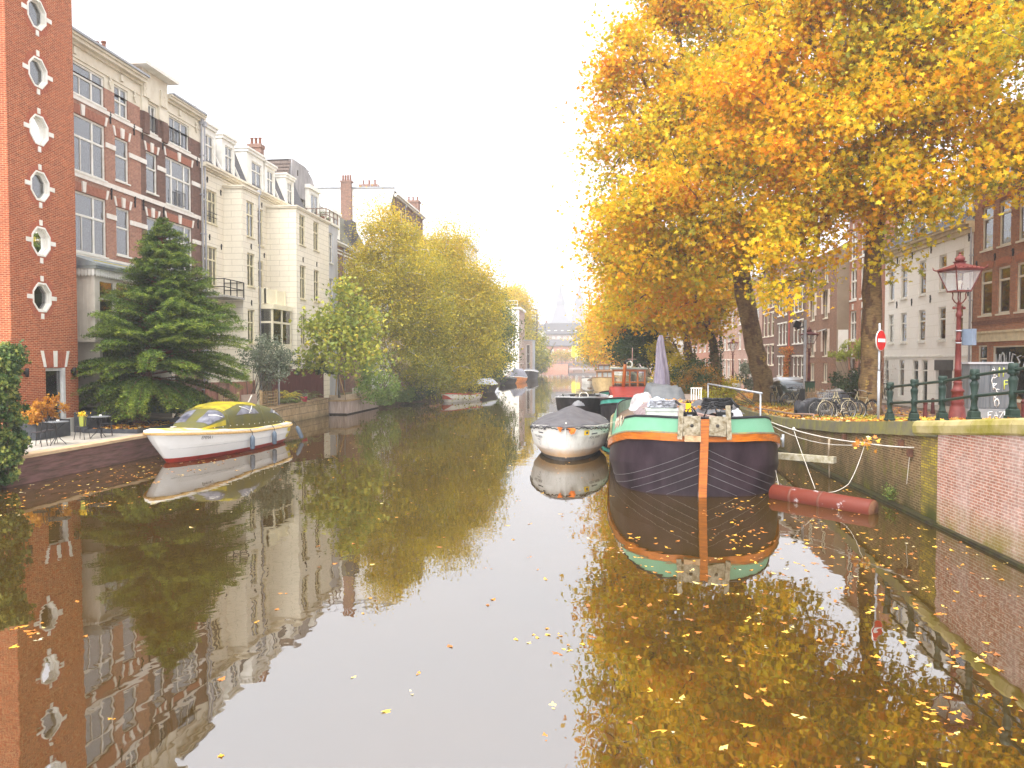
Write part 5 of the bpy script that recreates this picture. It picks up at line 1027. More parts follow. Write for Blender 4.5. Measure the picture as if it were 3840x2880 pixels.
ground_scatter('street_leaves', 'scattered orange leaves on the brick street', 'leaf litter', 2500, (11.5, 18.4), (18, 70), .16, FALL, 62, MAPLE, .02)
ground_scatter('coping_leaves', 'yellow leaves lying on the coping by the railing', 'leaf litter', 420, (7.75, 8.3), (13, 40), .13, FALL, 63, MAPLE, .03)
ground_scatter('verge_grass', 'tufts of yellow-green grass and weeds on the verge', 'grass', 9000, (8.2, 11.8), (22, 50), .16, leafmat('grass_blade', [(0, (.07, .11, .02)), (.5, (.20, .24, .03)), (1, (.40, .36, .05))], .3), 64, NEED, .12, cl=36)
def floating():
    rg = np.random.default_rng(71); P_ = []
    def area(n, x0, x1, y0, y1, pw=1.0):
        x = x0 + (x1 - x0) * rg.random(n); y = y0 + (y1 - y0) * rg.random(n) ** pw; P_.append(np.stack([x, y], 1))
    area(430, .3, 7.4, 4.5, 17, 1.0); area(200, 2.5, 7.5, 14, 27); area(80, -5, 1.5, 4.5, 30); area(260, -16.6, -13, 16, 29); area(50, -14, -4, 5, 40); area(110, -12, 0, 20, 60)
    for (cx, cy) in ((1.7, 6.6), (2.8, 7.0), (2.1, 5.8), (3.7, 8.4), (4.6, 10.0), (4.9, 8.4), (3.0, 16.2), (3.6, 19.8), (5.0, 17.8), (-7.5, 9.6), (-14, 20), (-12.6, 18.5), (-.6, 10.2), (-14.5, 23), (3.9, 6.4), (4.4, 12.5)):
        k = 14; P_.append(np.stack([cx + rg.normal(size=k) * .28, cy + rg.normal(size=k) * .3], 1))
    p = np.vstack(P_); n = len(p); pts = np.column_stack([p, np.full(n, .006) + rg.random(n) * .008])
    o = leaf_mesh('floating_leaves', pts, .11, MAPLE, FALL, rg, flat=14, jit=.6); tag(o, 'yellow and orange leaves floating on the canal', 'leaves', kind='stuff')
floating()
# ---------------------------------------------------------------- boats
def lerp_tab(t): return lambda y: float(np.interp(y, [a for a, b in t], [b for a, b in t]))
class Hull:
    """levels from top to bottom: (y0, y1, half beam, bow length, bow power, stern length, stern fraction, z table)"""
    def __init__(s, levels): s.L = [(a, b, B, bl, p, sl, tr, lerp_tab(zt)) for (a, b, B, bl, p, sl, tr, zt) in levels]
    def half(s, k, y):
        a, b, B, bl, p, sl, tr, z = s.L[k]
        t = min(max((y - a) / bl, 0), 1); f = (1 - (1 - t) ** p) ** (1 / p)
        t2 = min(max((b - y) / sl, 0), 1); g = tr + (1 - tr) * (1 - (1 - t2) ** 2.2) ** (1 / 2.2)
        return B * f * g
    def row(s, k, n=44, grow=0, dz=0):
        a, b = s.L[k][0], s.L[k][1]; out = []
        for i in range(n):
            t = i / (n - 1); q = (t ** 2.0) if t < .5 else t; q = .5 * (2 * t) ** 1.9 if t < .5 else t
            y = a + (b - a) * q; h = s.half(k, y); out.append((h + (grow if h > .01 else 0), y - (grow if t < .02 else 0), s.L[k][7](y) + dz))
        return out
    def hw(s, y, z):
        pr = [(s.L[k][7](y), s.half(k, y)) for k in range(len(s.L))]
        for (z1, h1), (z0, h0) in zip(pr, pr[1:]):
            if z <= z1 and z >= z0: return h0 + (h1 - h0) * (z - z0) / max(z1 - z0, 1e-6)
        return pr[-1][1] if z < pr[-1][0] else pr[0][1]
    def band(s, mb, k0, k1, grow=0):
        for sg in (1, -1):
            r0 = [(sg * x, y, z) for x, y, z in s.row(k0, grow=grow)]; r1 = [(sg * x, y, z) for x, y, z in s.row(k1, grow=grow)]
            mb.grid([r0, r1])
        # transom
        a0, a1 = s.row(k0)[-1], s.row(k1)[-1]; mb.quad((a0[0], a0[1], a0[2]), (-a0[0], a0[1], a0[2]), (-a1[0], a1[1], a1[2]), (a1[0], a1[1], a1[2]))
    def strip(s, mb, k, grow, dz0, dz1):  # proud rail round a level
        for sg in (1, -1):
            A = s.row(k, grow=0, dz=dz1); B_ = s.row(k, grow=grow, dz=dz1); C_ = s.row(k, grow=grow, dz=dz0); D = s.row(k, grow=0, dz=dz0)
            mb.grid([[(sg * x, y, z) for x, y, z in r] for r in (A, B_, C_, D)])
    def edge(s, mb, k, r, dz=0, n=8, inset=0):
        for sg in (1, -1): mb.tube([(sg * max(x - inset, 0), y, z + dz) for x, y, z in s.row(k)], r, n)
    def deck(s, mb, k, dz, inset=.03, camber=0, ya=None, yb=None):
        r = [q for q in s.row(k) if (ya is None or q[1] >= ya) and (yb is None or q[1] <= yb)]
        m = 7; mb.grid([[((x - inset) * (2 * j / (m - 1) - 1) if x > inset else 0, y, z + dz + camber * (1 - (2 * j / (m - 1) - 1) ** 2)) for j in range(m)] for x, y, z in r])
def text_geo(txt, size):
    cu = bpy.data.curves.new('t', 'FONT'); cu.body = txt; cu.size = size; cu.align_x = 'CENTER'; cu.align_y = 'CENTER'; cu.resolution_u = 3
    o = bpy.data.objects.new('t', cu); col.objects.link(o); dg = bpy.context.evaluated_depsgraph_get(); me = bpy.data.meshes.new_from_object(o.evaluated_get(dg))
    v = [tuple(p.co) for p in me.vertices]; f = [tuple(p.vertices) for p in me.polygons]
    bpy.data.objects.remove(o); bpy.data.curves.remove(cu); bpy.data.meshes.remove(me); return v, f
def hull_text(H, T, txt, size, yc, zc, side, mat, name='lettering', off=.012, slope=0):
    v, f = text_geo(txt, size); mb = MB()
    mb.add([(side * (H.hw(yc + side * x, zc + y_ + slope * x) + off), yc + side * x, zc + y_ + slope * x) for x, y_, _ in v], f); return mb.build(name, mat, T)

def barge():
    T = thing('cargo_barge', 'bluff-bowed old barge with mint-green bulwark, orange rubbing rail and orange stem post', 'barge', (2.95, 21.2, 0), world=False, rz=R(-1.8))
    L = 19.5
    H = Hull([(-.52, L + .4, 2.28, 4.3, 2.35, 3.5, .2, [(0, 2.17), (.8, 2.12), (3.3, 1.72), (6, 1.52), (11, 1.35), (16, 1.4), (20, 1.75)]),
              (-.44, L + .3, 2.50, 4.2, 2.35, 3.5, .2, [(0, 1.70), (.8, 1.62), (3.6, 1.04), (6, .88), (11, .75), (16, .8), (20, 1.1)]),
              (-.26, L + .1, 2.53, 3.9, 2.5, 3.5, .15, [(0, .85), (3.6, .55), (20, .45)]),
              (-.02, L - .1, 2.33, 3.3, 2.7, 3.5, .1, [(0, .0), (20, 0.)]),
              (.3, L - .5, 1.8, 3.0, 2.6, 3.5, .1, [(0, -.5), (20, -.5)])])
    mint = M('mint_paint', (.15, .36, .22), .4, (.19, .40, .27), 1.3, lo=.3, hi=.8); hullm = M('aubergine_tar', (.016, .009, .013), .4, (.045, .028, .036), 1.3, stretch=(1, 1, .5), detail=7, bmp=.25, bscale=5, ior=1.3)
    varn = M('varnished_wood', (.56, .15, .008), .35, (.28, .075, .008), 3.2, stretch=(.6, .6, 6), bmp=.3, bscale=16, coat=.3)
    b = MB(); b.smooth = True; H.band(b, 0, 1); b.build('bulwark', mint, T)
    b = MB(); b.smooth = True; H.band(b, 1, 2); H.band(b, 2, 3); H.band(b, 3, 4); b.build('hull', hullm, T)
    b = MB(); H.strip(b, 1, .085, -.17, .03); b.build('rubbing_rail', varn, T)
    b = MB(); H.strip(b, 1, .10, .035, .075); b.build('rail_capping', M('dirty_capping', (.20, .17, .13), .8, (.3, .25, .1), 5), T)
    b = MB(); H.edge(b, 0, .035, .0); b.build('bulwark_edge', M('black_rubber', (.025, .025, .03), .5), T)
    ib = MB(); ib.smooth = True
    for sg in (1, -1):
        A = H.row(0); ib.grid([[(sg * max(x - .05, 0), y + .05, z) for x, y, z in A], [(sg * max(x - .08, 0), y + .05, z - .55) for x, y, z in A]])
    ib.build('inner_bulwark', M('inner_mint', (.30, .42, .34), .6), T)
    d = MB(); H.deck(d, 0, -.5, .04, .06); d.build('deck', M('barge_deck', (.16, .13, .11), .8, (.25, .16, .09), 3), T)
    # strakes
    s = MB()
    RW = [H.row(k) for k in range(5)]
    for z0 in (1.36, 1.14, .92, .68, .42):
        for sg in (1, -1):
            pts = []
            for i in range(len(RW[0])):
                z = z0 - .46 * RW[2][i][0]
                if z < .02: break
                for k in (1, 2, 3):
                    u, l = RW[k][i], RW[k + 1][i]
                    if l[2] <= z <= u[2] + .001: t = (z - l[2]) / (u[2] - l[2]); pts.append((sg * (l[0] + (u[0] - l[0]) * t + .004), l[1] + (u[1] - l[1]) * t - .008, z)); break
            if len(pts) > 2: s.tube(pts, .008, 5)
    s.build('plank_seams', M('seam_grey', (.15, .135, .14), .6), T)
    st = MB(); st.prism([(-.68, 2.14), (-.42, 2.14), (.12, -.3), (-.14, -.3)], -.105, .105, 'x'); st.build('stem_post', varn, T)
    st = MB(); st.prism([(-.19, .14), (.1, .14), (.14, -.32), (-.15, -.32)], -.111, .111, 'x'); st.build('stem_foot', M('foot_metal', (.24, .23, .22), .5), T)
    lich = M('lichen_wood', (.36, .32, .24), .9, (.13, .095, .045), 9, detail=7, bmp=.6)
    for sg in (1, -1):
        k = MB(); k.add([(sg * a, y, z) for a, y, z in ((.11, -.62, 1.72), (.56, -.53, 1.68), (.56, -.53, 2.20), (.11, -.62, 2.22), (.11, -.50, 1.72), (.56, -.42, 1.68), (.56, -.42, 2.20), (.11, -.50, 2.22))], [(0, 1, 2, 3), (4, 5, 6, 7), (0, 1, 5, 4), (1, 2, 6, 5), (2, 3, 7, 6), (3, 0, 4, 7)])
        o = k.build('hawse_board', lich, T); q = MB(); q.m = 0; q.tube([(sg * .33, -.60, 1.97), (sg * .33, -.572, 1.97)], .045, 12); q.build('hawse_hole', room, o)
        k = MB(); k.bar((sg * .64, -.52, 1.60), (sg * .60, -.50, 2.50), .12, .10); k.build('upright_post', lich, T)
    k = MB(); k.box(-.52, -.10, -.66, -.52, 1.55, 1.70); k.build('repair_patch', M('split_wood', (.50, .34, .20), .8, (.28, .15, .07), 6), T)
    # hold coaming and hatch boards, roof behind
    c = MB(); c.box(-1.5, 1.5, 3.6, 9.0, .9, 1.75); c.prism([(-1.55, 1.75), (1.55, 1.75), (0, 2.05)], 3.55, 9.05, 'y'); c.build('hatch', M('faded_hatch', (.36, .25, .22), .8, (.26, .17, .14), 3), T)
    c = MB(); c.box(-1.35, 1.35, 11.5, 17.2, .8, 1.95); c.box(-1.42, 1.42, 11.4, 17.3, 1.95, 2.03); c.build('cabin', M('cabin_paint', (.28, .22, .18), .6), T)
    return T, H
BT, BH = barge()
def bw(x, y, z):  # barge-local to world
    v = Matrix.Translation((2.95, 21.2, 0)) @ Matrix.Rotation(R(-1.8), 4, 'Z') @ Vector((x, y, z)); return v
def coil(name, label, c, r, rt, turns, mat, cat='hose', flat=1.0, seed=0, th=None):
    rg = random.Random(seed); p = []; n = 22 * turns
    for i in range(n):
        a = 2 * math.pi * i / 22; rr = r * (1 - .25 * rg.random() * .6 - .10 * (i / n)); p.append((c[0] + rr * math.cos(a), c[1] + rr * math.sin(a) * flat, c[2] + .02 + rt * 1.5 * (i / 22) * .8 + rg.random() * rt))
    T = thing(name, label, cat, c); m = MB(); m.tube(p, rt, 7); m.build('coiled_hose', mat, T)
    q = MB(); q.tube([p[-1], (p[-1][0] + r * .5, p[-1][1] - .1, c[2] + .05)], rt * 1.3, 8); q.build('nozzle', black, T); return T
def barge_load():
    # white chest, battery boxes, hoses, jug, tarps
    c = bw(-.95, 2.6, 1.62); T = thing('storage_chest', 'white storage chest on the barge foredeck under the pale hose', 'chest', c)
    m = MB(); m.obox((c.x, c.y, c.z + .27), (.92, .6, .54)); m.build('body', M('white_plastic', (.50, .55, .50), .4), T); m = MB(); m.obox((c.x, c.y, c.z + .57), (.96, .64, .06)); m.build('lid', _M['white_plastic'], T)
    coil('hose_coil', 'pale grey hose coiled on the white chest', (c.x + .05, c.y, c.z + .60), .42, .03, 6, M('grey_hose', (.30, .31, .34), .5, (.16, .16, .18), 12), flat=.7, seed=1)
    for x, lab in ((-.12, 'black toolbox with silver latch beside the white chest'), (.93, 'black toolbox with silver latch near the right upright post')):
        c = bw(x - .05, 2.2, 1.68); T = thing('toolbox', lab, 'toolbox', c, 'toolboxes on the barge')
        m = MB(); m.obox((c.x, c.y, c.z + .19), (.40, .32, .38)); m.build('body', M('black_plastic', (.02, .02, .022), .45), T)
        m = MB(); m.obox((c.x, c.y, c.z + .42), (.45, .36, .09)); m.build('lid', black, T); m = MB(); m.obox((c.x, c.y - .19, c.z + .36), (.17, .03, .07)); m.build('latch', lead, T)
        m = MB(); m.tube([(c.x - .12, c.y, c.z + .46), (c.x - .1, c.y, c.z + .54), (c.x + .1, c.y, c.z + .54), (c.x + .12, c.y, c.z + .46)], .014, 6); m.build('handle', black, T)
    coil('cable_coil', 'black cable and hose tangle on top of the right toolbox', bw(.75, 2.9, 2.18), .48, .032, 8, M('black_hose', (.018, .018, .02), .4), cat='cable', flat=.6, seed=2)
    p = bw(.35, 2.2, 1.75); T = thing('air_hose', 'black hose looping down between the two toolboxes', 'hose', p); m = MB(); m.tube([(p.x - .65 + .09 * i, p.y - .25, p.z + .36 + .28 * math.sin(i * .9) - .12 * math.cos(i * .5)) for i in range(14)], .022, 7); m.build('tube', _M['black_hose'], T)
    c = bw(-.16, 2.4, 2.14); T = thing('yellow_jug', 'bright yellow jug standing on the left toolbox', 'jug', c)
    m = MB(); m.obox((c.x, c.y, c.z + .13), (.17, .15, .26), taper=.85); m.build('body', M('yellow_plastic', (.85, .48, .01), .4), T); m = MB(); m.tube([(c.x, c.y, c.z + .26), (c.x, c.y, c.z + .31)], .035, 8); m.build('cap', black, T)
    m = MB(); m.tube([(c.x - .05, c.y + .0, c.z + .27), (c.x - .03, c.y, c.z + .36), (c.x + .05, c.y, c.z + .33), (c.x + .07, c.y, c.z + .26)], .014, 6); m.build('handle', black, T)
    def cloth(name, lab, c, sx, sy, h, mat, seed, cat='tarpaulin', ex=2.5, rot=0):
        rg = np.random.default_rng(seed); n = 18; ph = rg.random(6) * 6; rows = []
        for i in range(n):
            r = []
            for j in range(n):
                u, v = 2 * i / (n - 1) - 1, 2 * j / (n - 1) - 1; rr = (abs(u) ** ex + abs(v) ** ex) ** (1 / ex)
                z = h * (max(0, 1 - rr ** 3) ** .6 if ex < 6 else min(1, max(0, 1 - rr) * 3.2) ** .8 * (1 - .1 * u)) + .035 * math.sin(7 * u + ph[0] + 3 * v) + .03 * math.sin(9 * v - 4 * u + ph[1]) + .015 * math.sin(17 * u + 11 * v + ph[2])
                x_, y_ = sx * u, sy * v; r.append((c[0] + x_ * math.cos(rot) - y_ * math.sin(rot), c[1] + x_ * math.sin(rot) + y_ * math.cos(rot), c[2] + max(z, 0)))
            rows.append(r)
        T = thing(name, lab, cat, c); m = MB(); m.smooth = True; m.grid(rows); m.build('cloth', mat, T); return T
    cloth('plastic_sheet', 'crumpled mauve plastic sheet over the barge hatch', bw(-.75, 5.0, 1.86), .95, 1.5, .45, M('mauve_sheet', (.17, .12, .12), .45, (.24, .19, .195), 4), 1, 'plastic sheet')
    cloth('plastic_bag', 'crumpled white and blue plastic bags on the mauve sheet', bw(-1.0, 4.0, 2.2), .32, .25, .26, M('white_bag', (.5, .52, .55), .35, (.22, .26, .36), 7), 2, 'plastic bags', 2)
    cloth('white_sack', 'white knotted sack leaning beside the right upright post', bw(1.25, 2.35, 1.7), .24, .2, .5, M('white_sack_cloth', (.52, .51, .54), .6, (.3, .28, .3), 5), 3, 'sack', 2)
    cloth('white_tarpaulin', 'white tarpaulin spike between the red cabin and the mauve sheet', bw(-1.35, 7.6, 1.85), .5, .6, .62, M('white_tarp', (.45, .43, .42), .6, (.28, .25, .25), 4), 4, 'tarpaulin', 1.3)
    cloth('grey_hump_cover', 'dark grey lump of covers behind the black cables', bw(.9, 5.2, 1.95), .9, 1.0, .38, M('dark_cover', (.10, .10, .105), .5, (.06, .06, .065), 5), 5, 'cover', 2.5)
    c = bw(.35, 12.8, 1.35); cloth('grey_tarpaulin', 'large grey tarpaulin stretched over a frame behind the barge hatch', (3.1, 34.5, 1.45), 1.0, 1.9, 1.12, M('grey_tarp', (.125, .13, .135), .6, (.08, .085, .09), 2.5), 6, 'tarpaulin', 7)
    p = bw(-1.9, 1.9, 1.62); T = thing('life_jacket', 'orange life jacket lying inside the left bow bulwark', 'life jacket', p); m = MB(); m.smooth = True
    m.ball((p.x, p.y, p.z + .2), (.26, .2, .12), 12); m.ball((p.x + .1, p.y - .05, p.z + .28), (.2, .16, .07), 10); m.build('body', M('orange_nylon', (.80, .20, .02), .6, (.6, .12, .02), 6), T)
    m = MB(); m.obox((p.x + .38, p.y - .05, p.z + .2), (.25, .2, .26), (0, 0, .2)); o = m.build('black_case', black); tag(o, 'small black case beside the orange life jacket', 'case')
    rg = np.random.default_rng(3); n = 1500; q = [bw(-1.95 + .75 * a, 2.6 + 4.5 * b, 0) for a, b in rg.random((n, 2))]; pts = np.array([(v.x, v.y, 1.40 + .25 * rg.random() + (.12 if v.y < 25 else 0)) for v in q])
    o = leaf_mesh('deck_leaves', pts, .15, MAPLE, FALL, rg, flat=2); tag(o, 'heap of orange fallen leaves on the barge side deck', 'leaf litter', kind='stuff')
    q = [bw(-1.4 + 2.8 * a, 3.7 + 5.2 * b, 0) for a, b in rg.random((260, 2))]; o = leaf_mesh('hatch_leaves', np.array([(v.x, v.y, 2.12 + .1 * rg.random()) for v in q]), .15, MAPLE, FALL, rg, flat=2); tag(o, 'loose orange leaves on the barge hatch cover', 'leaves', kind='stuff')
    # parasol
    b0 = Vector((3.14, 36.2, 2.0)); T = thing('closed_parasol', 'tall closed parasol in a lilac cover standing on the barge roof', 'parasol', b0); m = MB(); m.tube([b0, b0 + Vector((0, 0, 1.1))], .04, 8); m.build('pole', pipe_m, T)
    m = MB(); m.smooth = True; rows = []
    for i in range(15):
        t = i / 14; r = .30 * (1 - t) ** .55 * (1 - .25 * t) + .07; rows.append([(b0.x + r * (1 + .16 * math.cos(5 * a + 3 * t) + .07 * math.sin(9 * a)) * math.cos(a) + .03 * math.sin(6 * t), b0.y + r * (1 + .16 * math.cos(5 * a + 3 * t)) * math.sin(a), b0.z + .55 + 2.3 * t) for a in [2 * math.pi * k / 30 for k in range(30)]])
    m.grid(rows, True); m.add(rows[-1], [tuple(range(30))]); m.build('cover', M('lilac_cover', (.22, .19, .22), .7, (.12, .10, .14), 3, stretch=(4, 4, .5)), T)
    # handrail over the side
    T = thing('steel_handrail', 'sloping galvanised handrail on posts over the barge side', 'handrail', (5.2, 30, 1.3)); m = MB(); m.tube([(4.82, 33, 2.70), (5.74, 27, 2.56)], .035, 8); m.build('rail', lead, T)
    for (x, y, z) in ((4.82, 33, 2.7), (5.72, 27.1, 2.56)): m = MB(); m.tube([(x, y, .95), (x, y, z)], .03, 8); m.build('post', lead, T)
    T = thing('white_grating', 'small white slatted crate beside the grey tarpaulin', 'crate', (4.5, 33.5, 1.5)); m = MB()
    for k in range(5): m.box(4.10 + .10 * k, 4.14 + .10 * k, 32.9, 32.93, 1.9, 2.5)
    m.box(4.08, 4.56, 32.89, 32.94, 2.5, 2.54); m.box(4.08, 4.56, 32.89, 32.94, 1.86, 1.9); m.box(4.08, 4.12, 32.94, 33.2, 1.86, 1.9); m.box(4.52, 4.56, 32.94, 33.2, 1.86, 1.9); m.build('slats', white, T)
    p0 = bw(-2.25, 2.2, 1.8); T = thing('hanging_ropes', 'tangle of brown and white ropes over the left bow bulwark', 'ropes', p0); m = MB(); rg = random.Random(4)
    for k in range(9):
        q = bw(-2.05 - .02 * k, 1.6 + .55 * k * .7, 0); zt = BH.L[0][7](1.6 + .38 * k) + .05; q = bw(-BH.half(0, 1.5 + .38 * k) - .04, 1.5 + .38 * k, zt)
        q2 = bw(-BH.half(0, 1.7 + .38 * k) - .09, 1.7 + .38 * k, zt - .35 - .5 * rg.random()); q3 = bw(-BH.half(0, 1.9 + .38 * k) - .03, 1.9 + .38 * k, zt); m.tube([q, q.lerp(q2, .6), q2, q2.lerp(q3, .5), q3], .02, 6)
    m.build('rope_loops', M('old_rope', (.42, .34, .26), .9, (.2, .12, .09), 9), T)
barge_load()

def lifeboat():
    T = thing('covered_lifeboat', 'stained off-white double-ended lifeboat under a dark grey ridged cover', 'lifeboat', (-.97, 28.05, 0), world=False, rz=R(-1.0))
    Lh = 7.4
    H = Hull([(-.28, Lh + .25, 1.52, 3.6, 2.0, 3.2, 0.02, [(0, 1.32), (2.5, 1.13), (5, 1.12), (7.6, 1.3)]),
              (-.2, Lh + .15, 1.56, 3.4, 2.0, 3.2, .02, [(0, .92), (7.6, .82)]), (-.08, Lh, 1.45, 3.3, 1.95, 3.2, .02, [(0, .42), (7.6, .4)]),
              (.02, Lh - .1, 1.22, 3.2, 1.85, 3.2, .02, [(0, .14), (7.6, .14)]), (.1, Lh - .2, 1.05, 3.2, 1.8, 3.2, .02, [(0, -.1), (7.6, -.1)]), (.3, Lh - .4, .7, 3.2, 1.8, 3.2, .02, [(0, -.4), (7.6, -.4)])])
    m, nt, b = nodes('stained_white_hull'); co = nt.nodes.new('ShaderNodeTexCoord'); sp = nt.nodes.new('ShaderNodeSeparateXYZ'); nt.links.new(co.outputs['Object'], sp.inputs[0])
    n1 = noise(nt, 2.5, 7, .7, stretch=(1, 1, .35)); c = mixc(nt, ramp(nt, n1, [(.45, 0.), (.72, .75)]), (.62, .60, .56), (.34, .30, .26))
    ad = nt.nodes.new('ShaderNodeMath'); ad.operation = 'MULTIPLY_ADD'; nt.links.new(n1, ad.inputs[0]); ad.inputs[1].default_value = .5; nt.links.new(sp.outputs[2], ad.inputs[2])
    c = mixc(nt, ramp(nt, ad.outputs[0], [(.46, .9), (.78, 0.)]), c, (.42, .24, .10)); sc = ramp(nt, noise(nt, 9, 8, .8), [(.60, 0.), (.64, .7)]); c = mixc(nt, sc, c, (.2, .19, .18))
    nt.links.new(c, b.inputs['Base Color']); b.inputs['Roughness'].default_value = .5
    w = MB(); w.smooth = True; H.band(w, 0, 1); H.band(w, 1, 2); H.band(w, 2, 3); w.build('hull', m, T)
    w = MB(); w.smooth = True; H.band(w, 3, 4); H.band(w, 4, 5); w.build('boot_band', M('dark_bottom', (.05, .045, .045), .5, (.09, .08, .07), 4), T)
    w = MB(); w.bar((0, -.33, 1.34), (0, .06, .12), .05, .07); w.build('stem', m, T)
    # cover with two ridge peaks
    ridge = lerp_tab([(-.4, 1.33), (.6, 1.47), (1.55, 1.70), (2.6, 1.55), (3.6, 1.58), (5.0, 1.74), (6.4, 1.5), (7.8, 1.3)])
    cv = MB(); cv.smooth = True; rows = []
    for (x, y, z) in H.row(0, 46, grow=.05):
        r = []
        for j in range(17):
            t = 2 * j / 16 - 1; s_ = abs(t); zz = z + .03 + (ridge(y) - z) * (1 - s_) ** 1.05 + .018 * math.sin(5 * y + 9 * s_) * (1 - s_) * s_ * 4; r.append((x * t, y - (.06 if y < -.2 else 0), zz - (.10 + .035 * math.sin(y * 9) if s_ > .99 else 0)))
        rows.append(r)
    cv.grid(rows); cv.build('cover', M('grey_canvas', (.075, .07, .075), .75, (.11, .105, .11), 2.5, bmp=.3, bscale=6), T)
    rp = MB()
    for sg in (1, -1):
        pts = [(sg * (x + .02), y, z - .05 - .06 * abs(math.sin(y * 4.2)) - .04 * (k % 2)) for k, (x, y, z) in enumerate(H.row(0, 60, grow=.05))]; rp.tube(pts, .018, 6)
    rp.build('lacing', black, T); e = MB(); e.ball((.02, -.34, 1.42), .03, 8); e.build('snap', white, T)
    for (x, y, z, s_) in ((-.20, -.02, 1.24, .10), (.20, .02, 1.22, .14), (.28, .04, 1.18, .10)):
        k = MB(); xx = x; yy = -.30 + .16 * abs(x) * 6 * .4; k.prism([(xx - s_, z + .03), (xx + s_, z + .02), (xx + s_ * .3, z - s_ * 1.5), (xx - s_ * .2, z - s_ * 1.3)], yy - .09, yy - .03, 'y'); k.build('orange_flap', _M['orange_nylon'], T)
    dk = M('faded_print', (.09, .09, .10), .7)
    hull_text(H, T, 'POVL ANKER', .12, .72, .83, 1, dk); hull_text(H, T, '3', .17, .72, .60, 1, dk); hull_text(H, T, 'POVL ANKER', .12, .80, .83, -1, dk); hull_text(H, T, 'RØNNE', .075, .80, .72, -1, dk); hull_text(H, T, '3', .17, .80, .56, -1, dk)
    def patch(y0, y1, z0, z1, side, mat, name, off=.01):
        k = MB(); n = 6; k.grid([[(side * (H.hw(y, z) + off), y, z) for y in np.linspace(y0, y1, n)] for z in (z0, z1)]); return k.build(name, mat, T)
    patch(.10, .32, .95, 1.12, 1, M('yellow_sticker', (.85, .55, .03), .5), 'sticker'); 
    k = MB(); ys = .21; k.add([(H.hw(ys + .045 * math.cos(a), 1.03 + .05 * math.sin(a)) + .016, ys + .045 * math.cos(a), 1.03 + .05 * math.sin(a)) for a in [2 * math.pi * i / 12 for i in range(12)]], [tuple(range(12))]); k.build('sticker_emblem', M('navy_print', (.04, .04, .12), .5), T)
    for (a, b_, z, sd) in ((.45, .85, .97, 1), (1.5, 1.75, .95, 1), (2.3, 2.5, .93, 1), (3.0, 3.1, .95, 1), (.35, .7, 1.0, -1), (1.5, 1.8, .95, -1), (.2, .32, 1.14, -1)): patch(a, b_, z - .022, z + .022, sd, dk, 'stencil_mark')
lifeboat()

